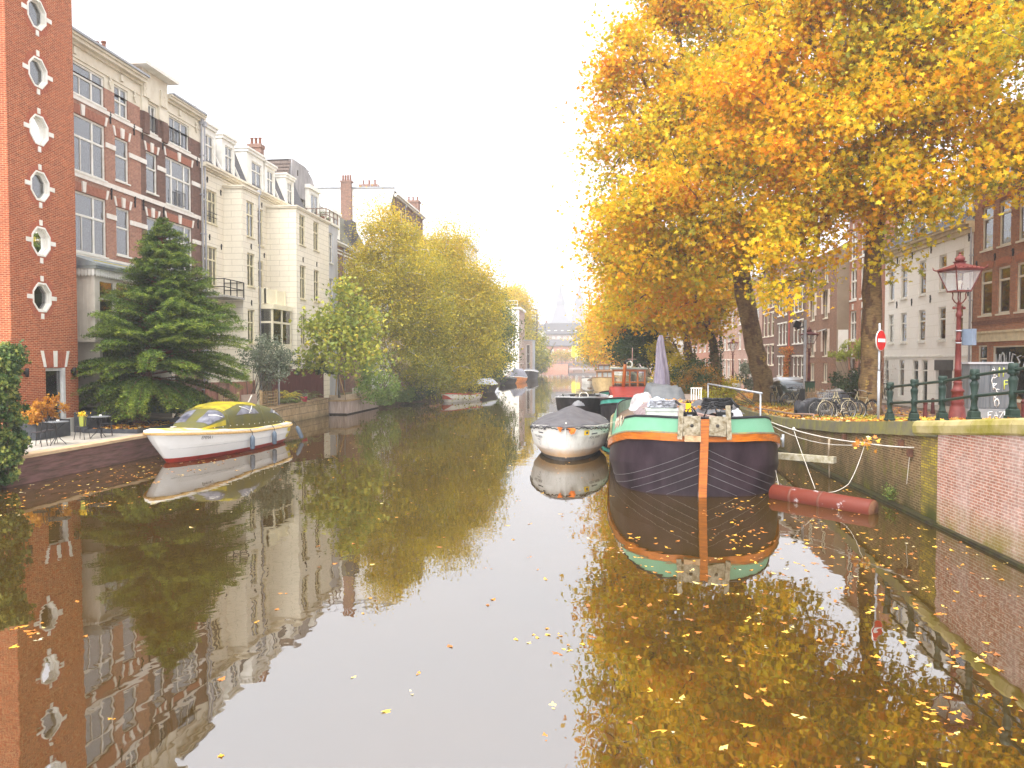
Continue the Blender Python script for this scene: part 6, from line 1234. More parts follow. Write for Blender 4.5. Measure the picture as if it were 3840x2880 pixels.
def sloop():
    T = thing('white_motor_sloop', 'white motor sloop with red waterline, rope fender and olive-yellow canvas canopy', 'motorboat', (-15.2, 26.15, 0), world=False, rz=R(-3.2))
    Lh = 7.75
    H = Hull([(-1.0, Lh + .25, 1.27, 4.6, 2.0, 2.8, .70, [(-1, 1.20), (0, 1.12), (2, .98), (4, .86), (8, .80)]), (-.6, Lh + .15, 1.24, 4.6, 1.9, 2.8, .70, [(-1, .72), (0, .66), (4, .5), (8, .46)]),
              (-.12, Lh, 1.12, 4.8, 1.8, 2.8, .68, [(-1, .17), (8, .15)]), (.0, Lh - .05, 1.02, 4.9, 1.75, 2.8, .66, [(-1, .02), (8, .02)]), (.5, Lh - .3, .6, 4.5, 1.7, 2.8, .6, [(-1, -.4), (8, -.4)])])
    wh = M('gelcoat_white', (.78, .77, .75), .25, (.70, .69, .66), 1.2, lo=.4, hi=.8, coat=.3)
    b = MB(); b.smooth = True; H.band(b, 0, 1); H.band(b, 1, 2); b.build('hull', wh, T)
    b = MB(); b.smooth = True; H.band(b, 2, 3); H.band(b, 3, 4); b.build('red_bottom', M('red_antifouling', (.42, .03, .012), .45, (.24, .02, .012), 3), T)
    rope = M('rope_fender', (.46, .27, .10), .85, (.28, .16, .06), 9); b = MB(); H.edge(b, 0, .05, -.07); o = b.build('rope_fender', rope, T)
    tw = MB()
    for k, (x, y, z) in enumerate(H.row(0, 150)):
        if k % 1 == 0 and y < 8: tw.tube([(x + .035, y - .03, z - .115), (x + .05, y + .0, z - .07), (x + .03, y + .03, z - .025)], .014, 5)
    tw.build('rope_twist', M('pale_rope_strand', (.62, .42, .18), .8), o)  # slanting twist strands in a paler rope colour
    b = MB(); H.strip(b, 0, .02, -.02, .05); b.build('gunwale', white, T)
    mossd = M('mossy_deck', (.72, .52, .05), .6, (.70, .68, .60), 1.5, lo=.45, hi=.6); b = MB(); b.smooth = True; H.deck(b, 0, .045, -.01, .08); b.build('foredeck', mossd, T)
    # canopy
    can = M('olive_canvas', (.11, .10, .022), .75, (.085, .085, .04), 1.6, bmp=.4, bscale=5); n = nt = None
    prof = lerp_tab([(.9, .02), (1.15, .12), (2.35, .78), (2.9, .96), (3.8, 1.08), (5.0, 1.02), (6.2, .84), (7.0, .50), (7.5, .10)]); wid = lerp_tab([(.9, .45), (1.4, .74), (2.4, .98), (4, 1.12), (6, 1.1), (7.5, .92)])
    def cs(y, t, off=0):  # t 0..1 around the arch from right (+x) to left
        a = math.pi * t; hgt = prof(y) + off; w = wid(y) + off; z = H.L[0][7](y) + .05; ca, sa = math.cos(a), math.sin(a)
        return (w * math.copysign(abs(ca) ** .62, ca), y + (0), z + hgt * sa ** .55 + .012 * math.sin(14 * y + 6 * t) * sa)
    rows = [[cs(y, t) for t in np.linspace(0, 1, 29)] for y in list(np.linspace(.92, 2.4, 9)) + list(np.linspace(2.6, 7.5, 26))]
    b = MB(); b.smooth = True; b.grid(rows); b.build('canopy', can, T)
    ytop = M('yellow_moss_canvas', (.42, .33, .015), .8, (.22, .185, .02), 1.6)
    b = MB(); b.smooth = True; b.grid([[cs(y, t, .008) for t in np.linspace(.30 - .03 * math.sin(y * 3), .70, 12)] for y in np.linspace(2.4, 4.9, 14)]); b.build('mossy_top', ytop, T)
    b = MB(); b.smooth = True; b.grid([[cs(y, t, .008) for t in np.linspace(.02, .09, 5)] for y in np.linspace(1.2, 2.3, 12)]); b.build('mossy_skirt', ytop, T)
    pv = M('clear_vinyl', (.06, .06, .08), .35, (.20, .20, .23), 2.6, stretch=(1, 1, .6))
    def panel(y0, y1, t0, t1, nm='window_panel', tri=False):
        b = MB(); b.smooth = True; rows = []
        for i in range(9):
            u = i / 8; ya = y0 + (y1 - y0) * u; ta1 = t1 if not tri else t0 + (t1 - t0) * min(1, 2 * min(u * 1.1, (1 - u) * 2.2)); rows.append([cs(ya, t, .012) for t in np.linspace(t0, max(ta1, t0 + .004), 6)])
        b.grid(rows); return b.build(nm, pv, T)
    panel(1.45, 2.3, .14, .46); panel(1.45, 2.3, .54, .86); panel(3.0, 4.7, .11, .27, tri=True); panel(5.7, 6.9, .13, .27, tri=True); panel(3.0, 4.7, .89, .73)
    s = MB()
    for (ya, ta, yb, tb) in ((3.9, .12, 4.5, .27), (3.5, .26, 4.1, .14), (6.1, .13, 6.5, .25), (1.95, .40, 2.2, .16)): s.tube([cs(ya + (yb - ya) * u, ta + (tb - ta) * u, .02) for u in (0, .5, 1)], .014, 5)
    s.build('white_straps', white, T)
    s = MB(); s.tube([cs(2.45, t, .015) for t in np.linspace(0, 1, 20)], .02, 6); s.tube([cs(5.0, t, .012) for t in np.linspace(0, 1, 20)], .016, 6); s.build('canopy_hoops', M('seam_olive', (.13, .12, .05), .8), T)
    s = MB()
    for y in np.arange(1.3, 7.3, .42): p = cs(y, .012, .012); s.ball(p, .018, 6)
    s.build('snaps', white, T); c = MB(); c.obox((0, .35, 1.22), (.12, .16, .1)); c.tube([(-.12, .35, 1.27), (.12, .35, 1.27)], .018, 6); c.obox((.3, -.2, 1.2), (.05, .14, .05)); c.build('bow_cleat', lead, T)
    dk = M('dark_lettering', (.10, .08, .07), .6); hull_text(H, T, 'EMMA I', .17, .95, .83, 1, dk, slope=-.06)
    b = MB(); b.tube([(H.hw(y, .52 - .01 * y) + .004, y, .52 - .015 * y) for y in np.linspace(-.3, 7.6, 30)], .008, 5); b.build('hull_crease', M('crease_grey', (.5, .5, .5), .5), T)
    y_ = M('algae_stain', (.62, .50, .04), .6); b = MB(); b.grid([[(H.hw(y, z) + .006, y, z) for y in np.linspace(7.2, 7.72, 5)] for z in np.linspace(.22, .66, 4)]); b.build('algae_patch', y_, T)
    Wm = Matrix.Translation((-15.2, 26.15, 0)) @ Matrix.Rotation(R(-3.2), 4, 'Z')
    for i, (y, tilt, lab) in enumerate(((3.55, 0, 'blue-grey fender hanging amidships on the white sloop'), (5.45, 0, 'blue-grey fender hanging farther aft on the white sloop'), (7.85, .45, 'slanting grey fender at the white sloop stern corner'))):
        x = H.half(0, min(y, 7.6)) + .12; p = Wm @ Vector((x, y, .80)); q = Wm @ Vector((x + tilt * .55, y + tilt * .4, .10)); F_ = thing('boat_fender', lab, 'fender', p, 'fenders on the white sloop')
        d = (q - p); m = MB(); m.tube([p + d * .18, p + d * .26, p + d * .34, p + d * .9, p + d * .97, p + d * 1.0], [.035, .075, .1, .1, .07, .03], 12); m.build('body', M('fender_blue_grey', (.11, .14, .18), .5), F_)
        m = MB(); m.tube([Wm @ Vector((x - .12, y, .93)), p, p + d * .2], .012, 6); m.build('rope', black, F_)
sloop()

def small_boat(name, lab, cat, loc, rz, L, B, zb, zs, hullm, rimm, cover=None, deckm=None, cabin=None, group=None):
    T = thing(name, lab, cat, loc, group, world=False, rz=R(rz))
    H = Hull([(-.3, L + .2, B, L * .45, 2.0, L * .35, .45, [(0, zb), (L * .5, zs), (L, zs * 1.05)]), (-.1, L, B * .95, L * .45, 2, L * .35, .42, [(0, zb * .45), (L, zs * .4)]), (.05, L - .1, B * .78, L * .45, 1.9, L * .35, .4, [(0, .0), (L, 0)]), (.3, L - .4, B * .4, L * .4, 1.8, L * .35, .3, [(0, -.3), (L, -.3)])])
    b = MB(); b.smooth = True; H.band(b, 0, 1); H.band(b, 1, 2); H.band(b, 2, 3); b.build('hull', hullm, T)
    b = MB(); H.edge(b, 0, .045, 0); b.build('gunwale', rimm, T)
    if cover: c = MB(); c.smooth = True; H.deck(c, 0, .02, -.03, cover[1]); c.build('cover', cover[0], T)
    else:
        c = MB(); c.smooth = True
        for sg in (1, -1): A = H.row(0); c.grid([[(sg * max(x - .05, 0), y + .04, z) for x, y, z in A], [(sg * max(x * .85 - .05, 0), y + .04, z - .5) for x, y, z in A]])
        H.deck(c, 0, -.42, .1); c.build('inside', deckm or hullm, T)
    return T, H
def other_boats():
    blk = M('black_hull_paint', (.012, .010, .011), .5, (.03, .024, .024), 3); grim = M('grey_rim', (.42, .42, .42), .5)
    T, H = small_boat('open_black_boat', 'black open steel boat moored behind the covered lifeboat', 'boat', (-.85, 45.6, 0), -2, 8.5, 1.62, 1.5, 1.25, blk, grim, deckm=M('grey_inside', (.40, .40, .42), .6))
    m = MB(); m.box(-.5, .5, 2.4, 2.9, .5, 1.05); m.build('console', M('light_console', (.62, .58, .5), .5), T)
    m = MB(); m.tube([(.35 * math.cos(a) - .1, 2.2 + .12 * math.sin(a) * 0, 1.18 + .35 * math.sin(a)) for a in [2 * math.pi * k / 20 for k in range(21)]], .02, 6, False)
    for k in range(3): a = 2 * math.pi * k / 3; m.tube([(-.1, 2.2, 1.18), (-.1 + .35 * math.cos(a), 2.2, 1.18 + .35 * math.sin(a))], .012, 5)
    m.build('steering_wheel', wood_old, T)
    m = MB(); m.tube([(-.12, 3.6, .6), (-.12, 3.6, 1.5), (.0, 3.6, 1.62), (.3, 3.6, 1.62), (.42, 3.6, 1.5), (.42, 3.6, .6)], .035, 6); m.build('white_hoop', white, T)
    m = MB(); m.box(.55, 1.15, 3.0, 3.6, .6, 1.15); m.build('wooden_locker', M('tan_locker', (.62, .42, .18), .6), T)
    for (x, y, lab) in ((-.75, 2.9, 'dark folding chair at the left rim of the black open boat'), (1.25, 4.2, 'dark folding chair at the right rim of the black open boat')):
        p = Vector((-.85 + x, 45.6 + y, .62)); C_ = thing('folding_chair', lab, 'chair', p, 'folding chairs on the black boat'); m = MB(); m.obox((p.x, p.y, p.z + .42), (.42, .4, .05)); m.build('seat', black, C_)
        m = MB(); m.obox((p.x - .22, p.y + .05, p.z + .72), (.06, .42, .45), (0, -.3, 0)); m.build('backrest', M('dark_cloth', (.06, .075, .06), .8), C_)
        for sx in (-.17, .17):
            for sy in (-.15, .15): m = MB(); m.bar((p.x + sx, p.y + sy, p.z), (p.x + sx, p.y + sy, p.z + .4), .025); m.build('leg', black, C_)
    # teal-rimmed boat with red cabin and orange wheelhouse
    T = thing('wheelhouse_barge', 'black barge with teal bulwark, red cabin roof and orange wooden wheelhouse', 'barge', (2.25, 42.6, 0), world=False, rz=R(0))
    H = Hull([(-.2, 15, 1.78, 3.0, 2.2, 2.5, .3, [(0, 1.62), (2.5, 1.36), (8, 1.15), (15, 1.4)]), (-.15, 15, 1.8, 3.0, 2.2, 2.5, .3, [(0, 1.32), (2.5, 1.06), (8, .88), (15, 1.1)]), (0, 14.8, 1.72, 2.8, 2.4, 2.5, .3, [(0, .02), (15, .02)]), (.2, 14.5, 1.2, 2.6, 2.3, 2.5, .3, [(0, -.4), (15, -.4)])])
    b = MB(); b.smooth = True; H.band(b, 0, 1); b.build('bulwark', M('teal_paint', (.04, .26, .19), .4, (.10, .40, .33), 2), T); b = MB(); b.smooth = True; H.band(b, 1, 2); H.band(b, 2, 3); b.build('hull', blk, T)
    b = MB(); H.edge(b, 0, .05); H.edge(b, 1, .045); b.build('rubbing_rail', blk, T); d = MB(); H.deck(d, 0, -.25, .05, .05); d.build('deck', M('light_deck', (.46, .42, .38), .7), T)
    c = MB(); c.add([(-1.15, 2.4, 1.1), (1.25, 2.4, 1.1), (1.35, 7.2, 1.1), (-1.25, 7.2, 1.1), (-1.05, 2.6, 1.62), (1.15, 2.6, 1.62), (1.3, 7.2, 2.0), (-1.2, 7.2, 2.0)], [(0, 3, 2, 1), (4, 5, 6, 7), (0, 1, 5, 4), (1, 2, 6, 5), (2, 3, 7, 6), (3, 0, 4, 7)]); c.build('cabin', M('red_cabin_paint', (.40, .035, .022), .4, (.30, .03, .02), 2), T)
    c = MB(); c.box(-1.12, -1.0, 2.0, 2.9, 1.1, 1.5); c.lathe([(.22, 0), (.22, .3), (.1, .5)], (-1.15, 3.3, 1.1), 12); c.build('white_gear', white, T); c = MB(); c.tube([(-1.21, 4.6, 1.62), (-1.29, 4.6, 1.62)], .11, 12); c.build('porthole', room, T)
    wo = M('orange_wood', (.50, .13, .012), .4, (.42, .13, .02), 4, stretch=(.6, .6, 5), coat=.3); w = MB(); x0, x1, y0, y1, z0, z1 = -.98, 1.1, 7.2, 9.6, 1.6, 3.10
    for (x, y) in ((x0, y0), (-.30, y0), (.05, y0), (.55, y0), (x1 - .1, y0), (x0, y1 - .1), (x1 - .1, y1 - .1), (x0, 8.0), (x0, 8.8), (x1 - .1, 8.4)): w.box(x, x + .1, y, y + .1, z0, z1)
    w.box(x0, x1, y0 - .01, y0 + .08, z0, 2.0); w.box(x0, x1, y1 - .08, y1 + .01, z0, 2.1); w.box(x0 - .01, x0 + .08, y0, y1, z0, 2.1); w.box(x1 - .08, x1 + .01, y0, y1, z0, 2.1); w.box(x0, x1, y0 - .015, y0 + .09, z1 - .14, z1 + .001); w.box(x0, x1, y1 - .09, y1 + .015, z1 - .14, z1 + .001); w.box(x0 - .015, x0 + .09, y0, y1, z1 - .139, z1); w.box(x1 - .09, x1 + .015, y0, y1, z1 - .139, z1); w.box(x0, x1, y0 - .02, y0 + .06, 2.24, 2.31)
    o = w.build('wheelhouse', wo, T); g = MB(); g.box(x0 + .05, x1 - .05, y0 + .04, y0 + .05, 2.0, z1 - .1); g.box(x0 + .04, x0 + .05, y0 + .05, y1 - .05, 2.1, z1 - .1); g.build('pane', glass, o)
    r = MB(); r.box(x0 - .15, x1 + .15, y0 - .2, y1 + .15, z1 + .002, z1 + .09); r.build('wheelhouse_roof', M('sage_roof', (.36, .42, .36), .6), o)
    f = MB(); f.tube([(-.32, 6.9, 1.9), (-.22, 6.95, 3.2), (-.2, 6.95, 3.42)], .11, 12); f.build('funnel', wo, T); f = MB(); f.tube([(-.2, 6.95, 3.4), (-.2, 6.95, 3.55), (-.12, 6.95, 3.66), (.0, 6.95, 3.62)], .09, 10); f.build('funnel_cowl', black, T)
    lb = MB(); lb.tube([(.1 + .2 * math.cos(a), 8.0, 3.42 + .2 * math.sin(a)) for a in [2 * math.pi * k / 20 for k in range(21)]], .05, 8, False); lb.build('lifebuoy', white, T)
    ms = MB(); ms.tube([(.32, 8.4, 3.1), (.32, 8.4, 4.5)], .03, 8); ms.tube([(.0, 8.4, 3.75), (.6, 8.4, 3.75)], .02, 6); ms.build('mast', M('mast_pinkish', (.5, .3, .25), .6), T)
    # tan cabin cruiser, white day boat, maroon houseboat beyond
    tan = M('tan_hull_paint', (.58, .42, .20), .5, (.46, .32, .15), 3); T, H = small_boat('tan_cabin_boat', 'tan wooden cabin boat with windowed brown cabin behind the black open boat', 'boat', (1.35, 90, 0), 0, 8.5, 1.5, 1.7, 1.4, tan, M('brown_trim', (.25, .14, .07), .6), deckm=tan)
    c = MB(); c.box(-.95, .95, 2.0, 6, 1.25, 2.35); c.box(-1.05, 1.05, 1.8, 6.2, 2.35, 2.45); c.box(-.7, .7, 3.4, 6, 2.45, 3.1); c.box(-.8, .8, 3.2, 6.2, 3.1, 3.2); o = c.build('cabin', M('brown_cabin', (.30, .16, .08), .5), T)
    c = MB()
    for x in (-.75, -.1, .42): c.box(x, x + .42, 1.95, 1.99, 1.65, 2.2)
    for x in (-.6, .05): c.box(x, x + .5, 3.35, 3.39, 2.55, 3.0)
    c.build('window_panes', M('pane_grey', (.3, .33, .34), .15), o); hull_text(H, T, '5125', .34, 1.2, .95, -1, M('brown_numerals', (.3, .2, .1), .6))
    small_boat('white_day_boat', 'small white boat with raised bow out on the water before the far bridge', 'boat', (-.5, 118, 0), 4, 6, 1.0, 1.0, .8, white, black, deckm=M('wooden_inside', (.3, .2, .12), .7))
    T, H = small_boat('tan_cabin_boat', 'second tan boat with a pale wheelhouse farther along the right bank', 'boat', (3.6, 104, 0), 0, 9, 1.6, 1.7, 1.3, tan, white, deckm=tan); c = MB(); c.box(-1, 1, 2.5, 6.5, 1.2, 2.6); c.box(-1.1, 1.1, 2.3, 6.7, 2.6, 2.72); c.build('cabin', M('pale_cabin', (.6, .56, .48), .5), T)
    T = thing('maroon_houseboat', 'maroon houseboat with a white-railed glazed deck before the far trees', 'houseboat', (3.4, 150, 0)); m = MB(); m.box(.8, 6, 146, 160, -.3, 1.0); m.build('hull', M('dark_pontoon', (.10, .08, .08), .8), T); m = MB(); m.box(1.0, 2.6, 147, 158, 1.0, 3.6); m.build('cabin', M('maroon_boards', (.22, .05, .05), .7), T)
    m = MB(); m.box(2.6, 6, 147.5, 158, 2.5, 2.7); m.box(2.6, 6, 147.4, 158, 4.0, 4.15)
    for k in range(7): m.box(2.7 + .53 * k, 2.78 + .53 * k, 147.5, 147.6, 2.7, 4.0)
    m.build('glazed_deck', white, T); m = MB(); m.box(.7, 6.2, 146.8, 158.5, 4.16, 4.35); m.build('roof', slate, T); m = MB(); m.box(2.62, 5.9, 147.8, 157, 1.0, 2.5); m.build('lower_cabin', white, T)
    # left bank boats
    cov = M('pale_boat_cover', (.34, .35, .37), .6, (.24, .25, .27), 3)
    small_boat('rowing_boat', 'white rowing boat with red stripe under the trailing birch', 'rowing boat', (-12.9, 66.5, 0), -25, 5.0, .95, .75, .6, white, M('red_rim', (.5, .06, .04), .5), deckm=M('red_inside', (.42, .08, .05), .6))
    small_boat('covered_dinghy', 'dark dinghy under a pale grey domed cover below the birch edge', 'dinghy', (-13.2, 83, 0), -12, 6.0, 1.3, 1.1, .9, blk, M('lime_rim', (.5, .55, .3), .5), cover=(cov, .65))
    small_boat('covered_dinghy', 'small black dinghy beside the orange-striped boat on the left bank', 'dinghy', (-13.7, 117, 0), -8, 5.5, 1.15, .9, .7, blk, blk, cover=(M('black_cover', (.04, .035, .035), .6), .3))
    small_boat('orange_boat', 'orange and white boat moored beside the small black dinghy', 'boat', (-12.6, 124, 0), -5, 6, 1.3, 1.0, .8, M('orange_hull', (.7, .25, .06), .5), white, cover=(M('grey_hood', (.2, .2, .23), .6), 1.4))
    small_boat('black_barge_hull', 'black barge bow in front of the narrow white house', 'barge', (-12.2, 143, 0), -3, 9, 1.3, 1.7, 1.4, blk, white, cover=(M('grey_deck', (.25, .25, .26), .6), .4))
    T = thing('stepped_pontoon', 'grey stepped landing stage by the narrow white house', 'landing stage', (-14, 140, 0)); m = MB()
    for k in range(4): m.box(-15.6, -13.3 - .15 * k, 139 + .4 * k, 146, -.2 + .5 * k, .22 + .5 * k)
    m.build('steps', M('grey_decking', (.38, .33, .30), .8), T)
other_boats()

def mooring():
    rust = M('rusty_red_pipe', (.13, .026, .014), .5, (.46, .42, .42), 2.4, lo=.61, hi=.66, detail=5); a, b = Vector((4.86, 21.25, .12)), Vector((6.72, 19.2, .10))
    T = thing('floating_pipe_fender', 'rusty red steel pipe with peeling white patches floating between barge and quay', 'pipe', a)
    d = (b - a).normalized(); m = MB(); m.tube([a, a + d * .01, b - d * .01, b], [.235, .24, .24, .235], 24); m.build('pipe', rust, T); m = MB(); m.tube([b - d * .004, b + d * .006], .225, 24); m.build('end_cap', M('rusty_iron2', (.12, .05, .03), .8, (.2, .1, .05), 8), T)
    m = MB()
    for t in (.22, .52): c = a.lerp(b, t); m.tube([c - d * .03, c + d * .03], .25, 24)
    m.build('strap', M('brown_strap', (.16, .06, .04), .7), T)
    rp = M('white_rope', (.58, .54, .48), .85, (.42, .38, .32), 9); s = bw(2.42, 3.6, 1.78)
    def rope(lab, pts, r=.018, name='mooring_rope', knots=()):
        q = MB(); P_ = []
        for p0, p1, sag in pts:
            p0, p1 = Vector(p0), Vector(p1)
            for i in range(9): t = i / 8; v = p0.lerp(p1, t); v.z -= sag * 4 * t * (1 - t); P_.append(v)
        q.tube(P_, r * .62, 7)
        T = thing(name, lab, 'rope', pts[0][0], 'mooring ropes'); q.build('rope', rp, T)
        if knots:
            k = MB()
            for c in knots: k.ball(c, .045, 8); k.ball((c[0] + .04, c[1], c[2] - .04), .035, 8)
            k.build('knot', rp, T)
    rope('thick white mooring rope from the barge rail to the quay ring', [(s, (7.0, 20.7, 1.55), .10), ((7.0, 20.7, 1.55), (7.66, 19.3, 1.60), .02)], .024, knots=((7.0, 20.7, 1.55), (5.95, 23.6, 1.66)))
    rope('thinner mooring rope running just below the thick white one', [((s.x, s.y, s.z - .08), (6.95, 20.75, 1.50), .22)], .014)
    rope('rope hanging straight down from the mooring line to the floating pipe', [((5.95, 23.6, 1.62), (5.75, 20.6, .36), .02)], .014)
    rope('slack rope from the leaf-tangled knot down to the pipe strap', [((7.0, 20.7, 1.5), (6.45, 20.2, .55), .1), ((6.45, 20.2, .55), (5.83, 20.2, .34), .08)], .014)
    rope('rope from the barge bow side down to the pipe', [((5.5, 24.6, 1.2), (5.0, 21.3, .3), .05)], .013)
    rope('frayed rope hanging from the quay socket', [((7.66, 19.5, 1.5), (7.55, 19.4, .7), -.05)], .010)
    rope('dark line from the lifeboat cover to the barge bow', [((-.4, 28.6, 1.25), (.75, 24.6, 1.75), .05)], .012)
    rg = np.random.default_rng(8); o = leaf_mesh('caught_leaves', np.array([(7.0, 20.7, 1.57)]) + rg.normal(size=(26, 3)) * (.16, .12, .09), .15, MAPLE, FALL, rg); tag(o, 'orange leaves caught in the mooring rope knot', 'leaves', kind='stuff')
    T = thing('timber_beam', 'weathered grey timber fender beam jutting between barge and quay', 'beam', (6.7, 25, .6)); m = MB(); m.bar((5.65, 26.2, .56), (7.42, 24.5, .62), .2, .2); m.build('beam', lich_w(), T); m = MB(); m.tube([(7.25, 24.6, .7), (7.3, 24.7, 1.25)], .03, 6); m.tube([(7.3, 24.65, .05), (7.28, 24.62, .6)], .02, 6); m.build('hanging_iron', wood_old, T)
    T = thing('mooring_pin', 'short iron mooring pin bracket beside the barge bulwark', 'mooring pin', (6.0, 25.4, 1.15)); m = MB(); m.tube([(5.55, 25.6, 1.18), (5.98, 25.0, 1.2)], .045, 8); m.tube([(5.98, 25.0, 1.35), (5.98, 25.0, .95)], .04, 8); m.build('pin', lead, T)
    rg = np.random.default_rng(9); o = leaf_mesh('quay_weed', np.array([(7.66, 20.7, .25)]) + rg.normal(size=(220, 3)) * (.04, .22, .12), .10, NEED, _M['fresh_leaf'], rg); tag(o, 'tuft of green weeds at the foot of the quay wall', 'weeds', kind='stuff')
def lich_w(): return M('lichen_beam', (.46, .42, .33), .9, (.26, .22, .12), 6, bmp=.5)
mooring()
# ---------------------------------------------------------------- street furniture and bikes
def railing():
    T = thing('bridge_railing', 'dark green cast-iron railing with round rails climbing along the bridge coping', 'railing', (7.85, 18, 2.2)); gm = M('dark_green_paint', (.013, .027, .020), .4, (.024, .042, .031), 6)
    ys = [21.35, 19.8, 18.27, 16.88, 15.48, 14.05, 12.6, 11.1]; tops = []
    for i, y in enumerate(ys):
        z = gz(y) + .04; x = 7.85 if y > 17.9 else 7.85 + (17.97 - y) * .028; h = 1.02 if y > 17.5 else 1.06; m = MB(); c = (x, y, z)
        m.lathe([(.155, 0), (.155, .05), (.13, .06), (.125, .17), (.10, .19), (.10, .20)], c, 4, rot=0); m.build('post_base', gm, T)
        m = MB(); m.lathe([(.085, .2), (.075, .24), (.062, .30), (.062, .40), (.075, .42), (.075, .52), (.060, .54), (.085, .72), (.088, .76), (.06, .80), (.055, .83), (.10, .85), (.10, .90), (.085, .92), (.095, .94), (.095, h - .02), (.07, h)], c, 12); m.build('post', gm, T); tops.append((x, y, z + h * .875)); 
    for k, dz in (('upper_rail', 0), ('lower_rail', -.43)):
        m = MB(); m.tube([(x, y, z + dz) for x, y, z in tops], .033, 10); m.build(k, gm, T)
railing()
def lamp(loc, label, first=None):
    T = thing('street_lamp', label, 'street lamp', loc, 'crown lanterns along the quay', world=False); lm = M('maroon_lamp_paint', (.085, .014, .012), .45, (.15, .035, .028), 5)
    m = MB(); m.lathe([(.27, 0), (.27, .06), (.24, .1), (.22, .14), (.18, .42), (.155, .46), (.17, .50), (.165, .56), (.16, .60), (.135, .80), (.165, .83), (.165, .88), (.12, .92), (.10, 1.05), (.12, 1.08), (.09, 1.12)], (0, 0, 0), 16); m.build('base', lm, T)
    m = MB(); m.lathe([(.09, 1.12), (.085, 1.4), (.10, 1.42), (.08, 1.45), (.068, 2.2), (.085, 2.22), (.062, 2.26), (.056, 2.85), (.075, 2.88), (.075, 2.95), (.055, 3.0), (.055, 3.2), (.075, 3.22), (.04, 3.27)], (0, 0, 0), 14); m.build('shaft', lm, T)
    m = MB(); m.tube([(-.13, 0, 3.10), (.13, 0, 3.10)], .018, 8); m.ball((-.15, 0, 3.10), .04); m.ball((.15, 0, 3.10), .04); m.build('ladder_bar', lm, T)
    m = MB()
    for k in range(4): a = math.pi / 4 + math.pi / 2 * k; m.tube([(r * math.cos(a), r * math.sin(a), z) for r, z in ((.03, 3.2), (.10, 3.26), (.16, 3.36), (.15, 3.46), (.17, 3.55))], .016, 6)
    m.build('scroll_bracket', lm, T)
    r0, r1, z0, z1 = .20, .37, 3.56, 4.10; m = MB(); m.lathe([(r0 * 1.4142 + .02, z0 - .03), (r0 * 1.4142 + .02, z0 + .01)], (0, 0, 0), 4)
    for sx in (1, -1):
        for sy in (1, -1): m.bar((sx * r0, sy * r0, z0), (sx * r1, sy * r1, z1), .028)
    for (p, q) in (((-r1, -r1), (r1, -r1)), ((r1, -r1), (r1, r1)), ((r1, r1), (-r1, r1)), ((-r1, r1), (-r1, -r1))): m.bar((*p, z1), (*q, z1), .035)
    o = m.build('lantern_frame', lm, T)
    g = MB(); a = .99
    for (s1, s2) in (((-1, -1), (1, -1)), ((1, -1), (1, 1)), ((1, 1), (-1, 1)), ((-1, 1), (-1, -1))): g.quad((s1[0] * r0 * a, s1[1] * r0 * a, z0), (s2[0] * r0 * a, s2[1] * r0 * a, z0), (s2[0] * r1 * a, s2[1] * r1 * a, z1), (s1[0] * r1 * a, s1[1] * r1 * a, z1))
    gm = _M.get('lantern_glass')
    if not gm:
        gm, nt, b = nodes('lantern_glass'); _M['lantern_glass'] = gm; tr = nt.nodes.new('ShaderNodeBsdfTransparent'); tl = nt.nodes.new('ShaderNodeBsdfTranslucent'); tl.inputs[0].default_value = (.7, .7, .7, 1); mx = nt.nodes.new('ShaderNodeMixShader'); mx.inputs[0].default_value = .3
        b.inputs['Base Color'].default_value = (.6, .6, .6, 1); b.inputs['Roughness'].default_value = .1; nt.links.new(tr.outputs[0], mx.inputs[1]); nt.links.new(b.outputs[0], mx.inputs[2]); nt.links.new(mx.outputs[0], nt.nodes['Material Output'].inputs[0])
    g.build('lantern_glass', gm, o)
    m = MB(); m.lathe([(r1 * 1.4142 + .07, z1 + .02), (r1 * 1.4142 + .07, z1 + .05), (.20, z1 + .17), (.14, z1 + .19), (.14, z1 + .22), (.18, z1 + .25), (.10, z1 + .26)], (0, 0, 0), 4)
    m.lathe([(.08, z1 + .24), (.12, z1 + .28), (.13, z1 + .34), (.08, z1 + .39), (.05, z1 + .40), (.06, z1 + .42), (.02, z1 + .46)], (0, 0, 0), 12); m.ball((0, 0, z1 + .48), .03)
    for k in range(4): a = math.pi / 4 + math.pi / 2 * k; rr = r1 * 1.4142 + .06; m.tube([(rr * math.cos(a), rr * math.sin(a), z1 + .04), ((rr + .05) * math.cos(a), (rr + .05) * math.sin(a), z1 + .07), ((rr + .07) * math.cos(a), (rr + .07) * math.sin(a), z1 + .14)], [.02, .018, .006], 6)
    for k in range(12): t = -r1 + 2 * r1 * (k % 6 + .5) / 6; m.ball((t, -r1 - .03 if k < 6 else r1 + .03, z1 + .065), .022, 6)
    m.build('crown_roof', lm, T); m = MB(); m.lathe([(.05, 0), (.03, .08), (.05, .16), (.08, .22), (.05, .26)], (0, 0, z0 + .03), 10); m.build('burner', M('burner_white', (.7, .66, .55), .4), T)
    return T
L1 = lamp((9.86, 22.05, gz(22) + .01), 'maroon crown-topped lantern post nearest the bridge, with a small grey box strapped on')
L1.rotation_euler = (0, 0, R(12))
def signbox():
    b = (10.0, 22.0, gz(22) + 2.1); T = thing('utility_box', 'small grey-blue box strapped to the nearest maroon lamp post', 'utility box', b); m = MB(); m.obox((b[0] + .10, b[1] - .02, b[2] + .22), (.17, .3, .44), (0, 0, .5)); m.build('case', M('grey_blue_plastic', (.16, .20, .26), .5), T); m = MB(); m.lathe([(.085, 0), (.085, .03)], (9.86, 22.05, b[2] + .05), 12); m.lathe([(.085, 0), (.085, .03)], (9.86, 22.05, b[2] + .38), 12); m.build('strap', lead, T)
signbox()
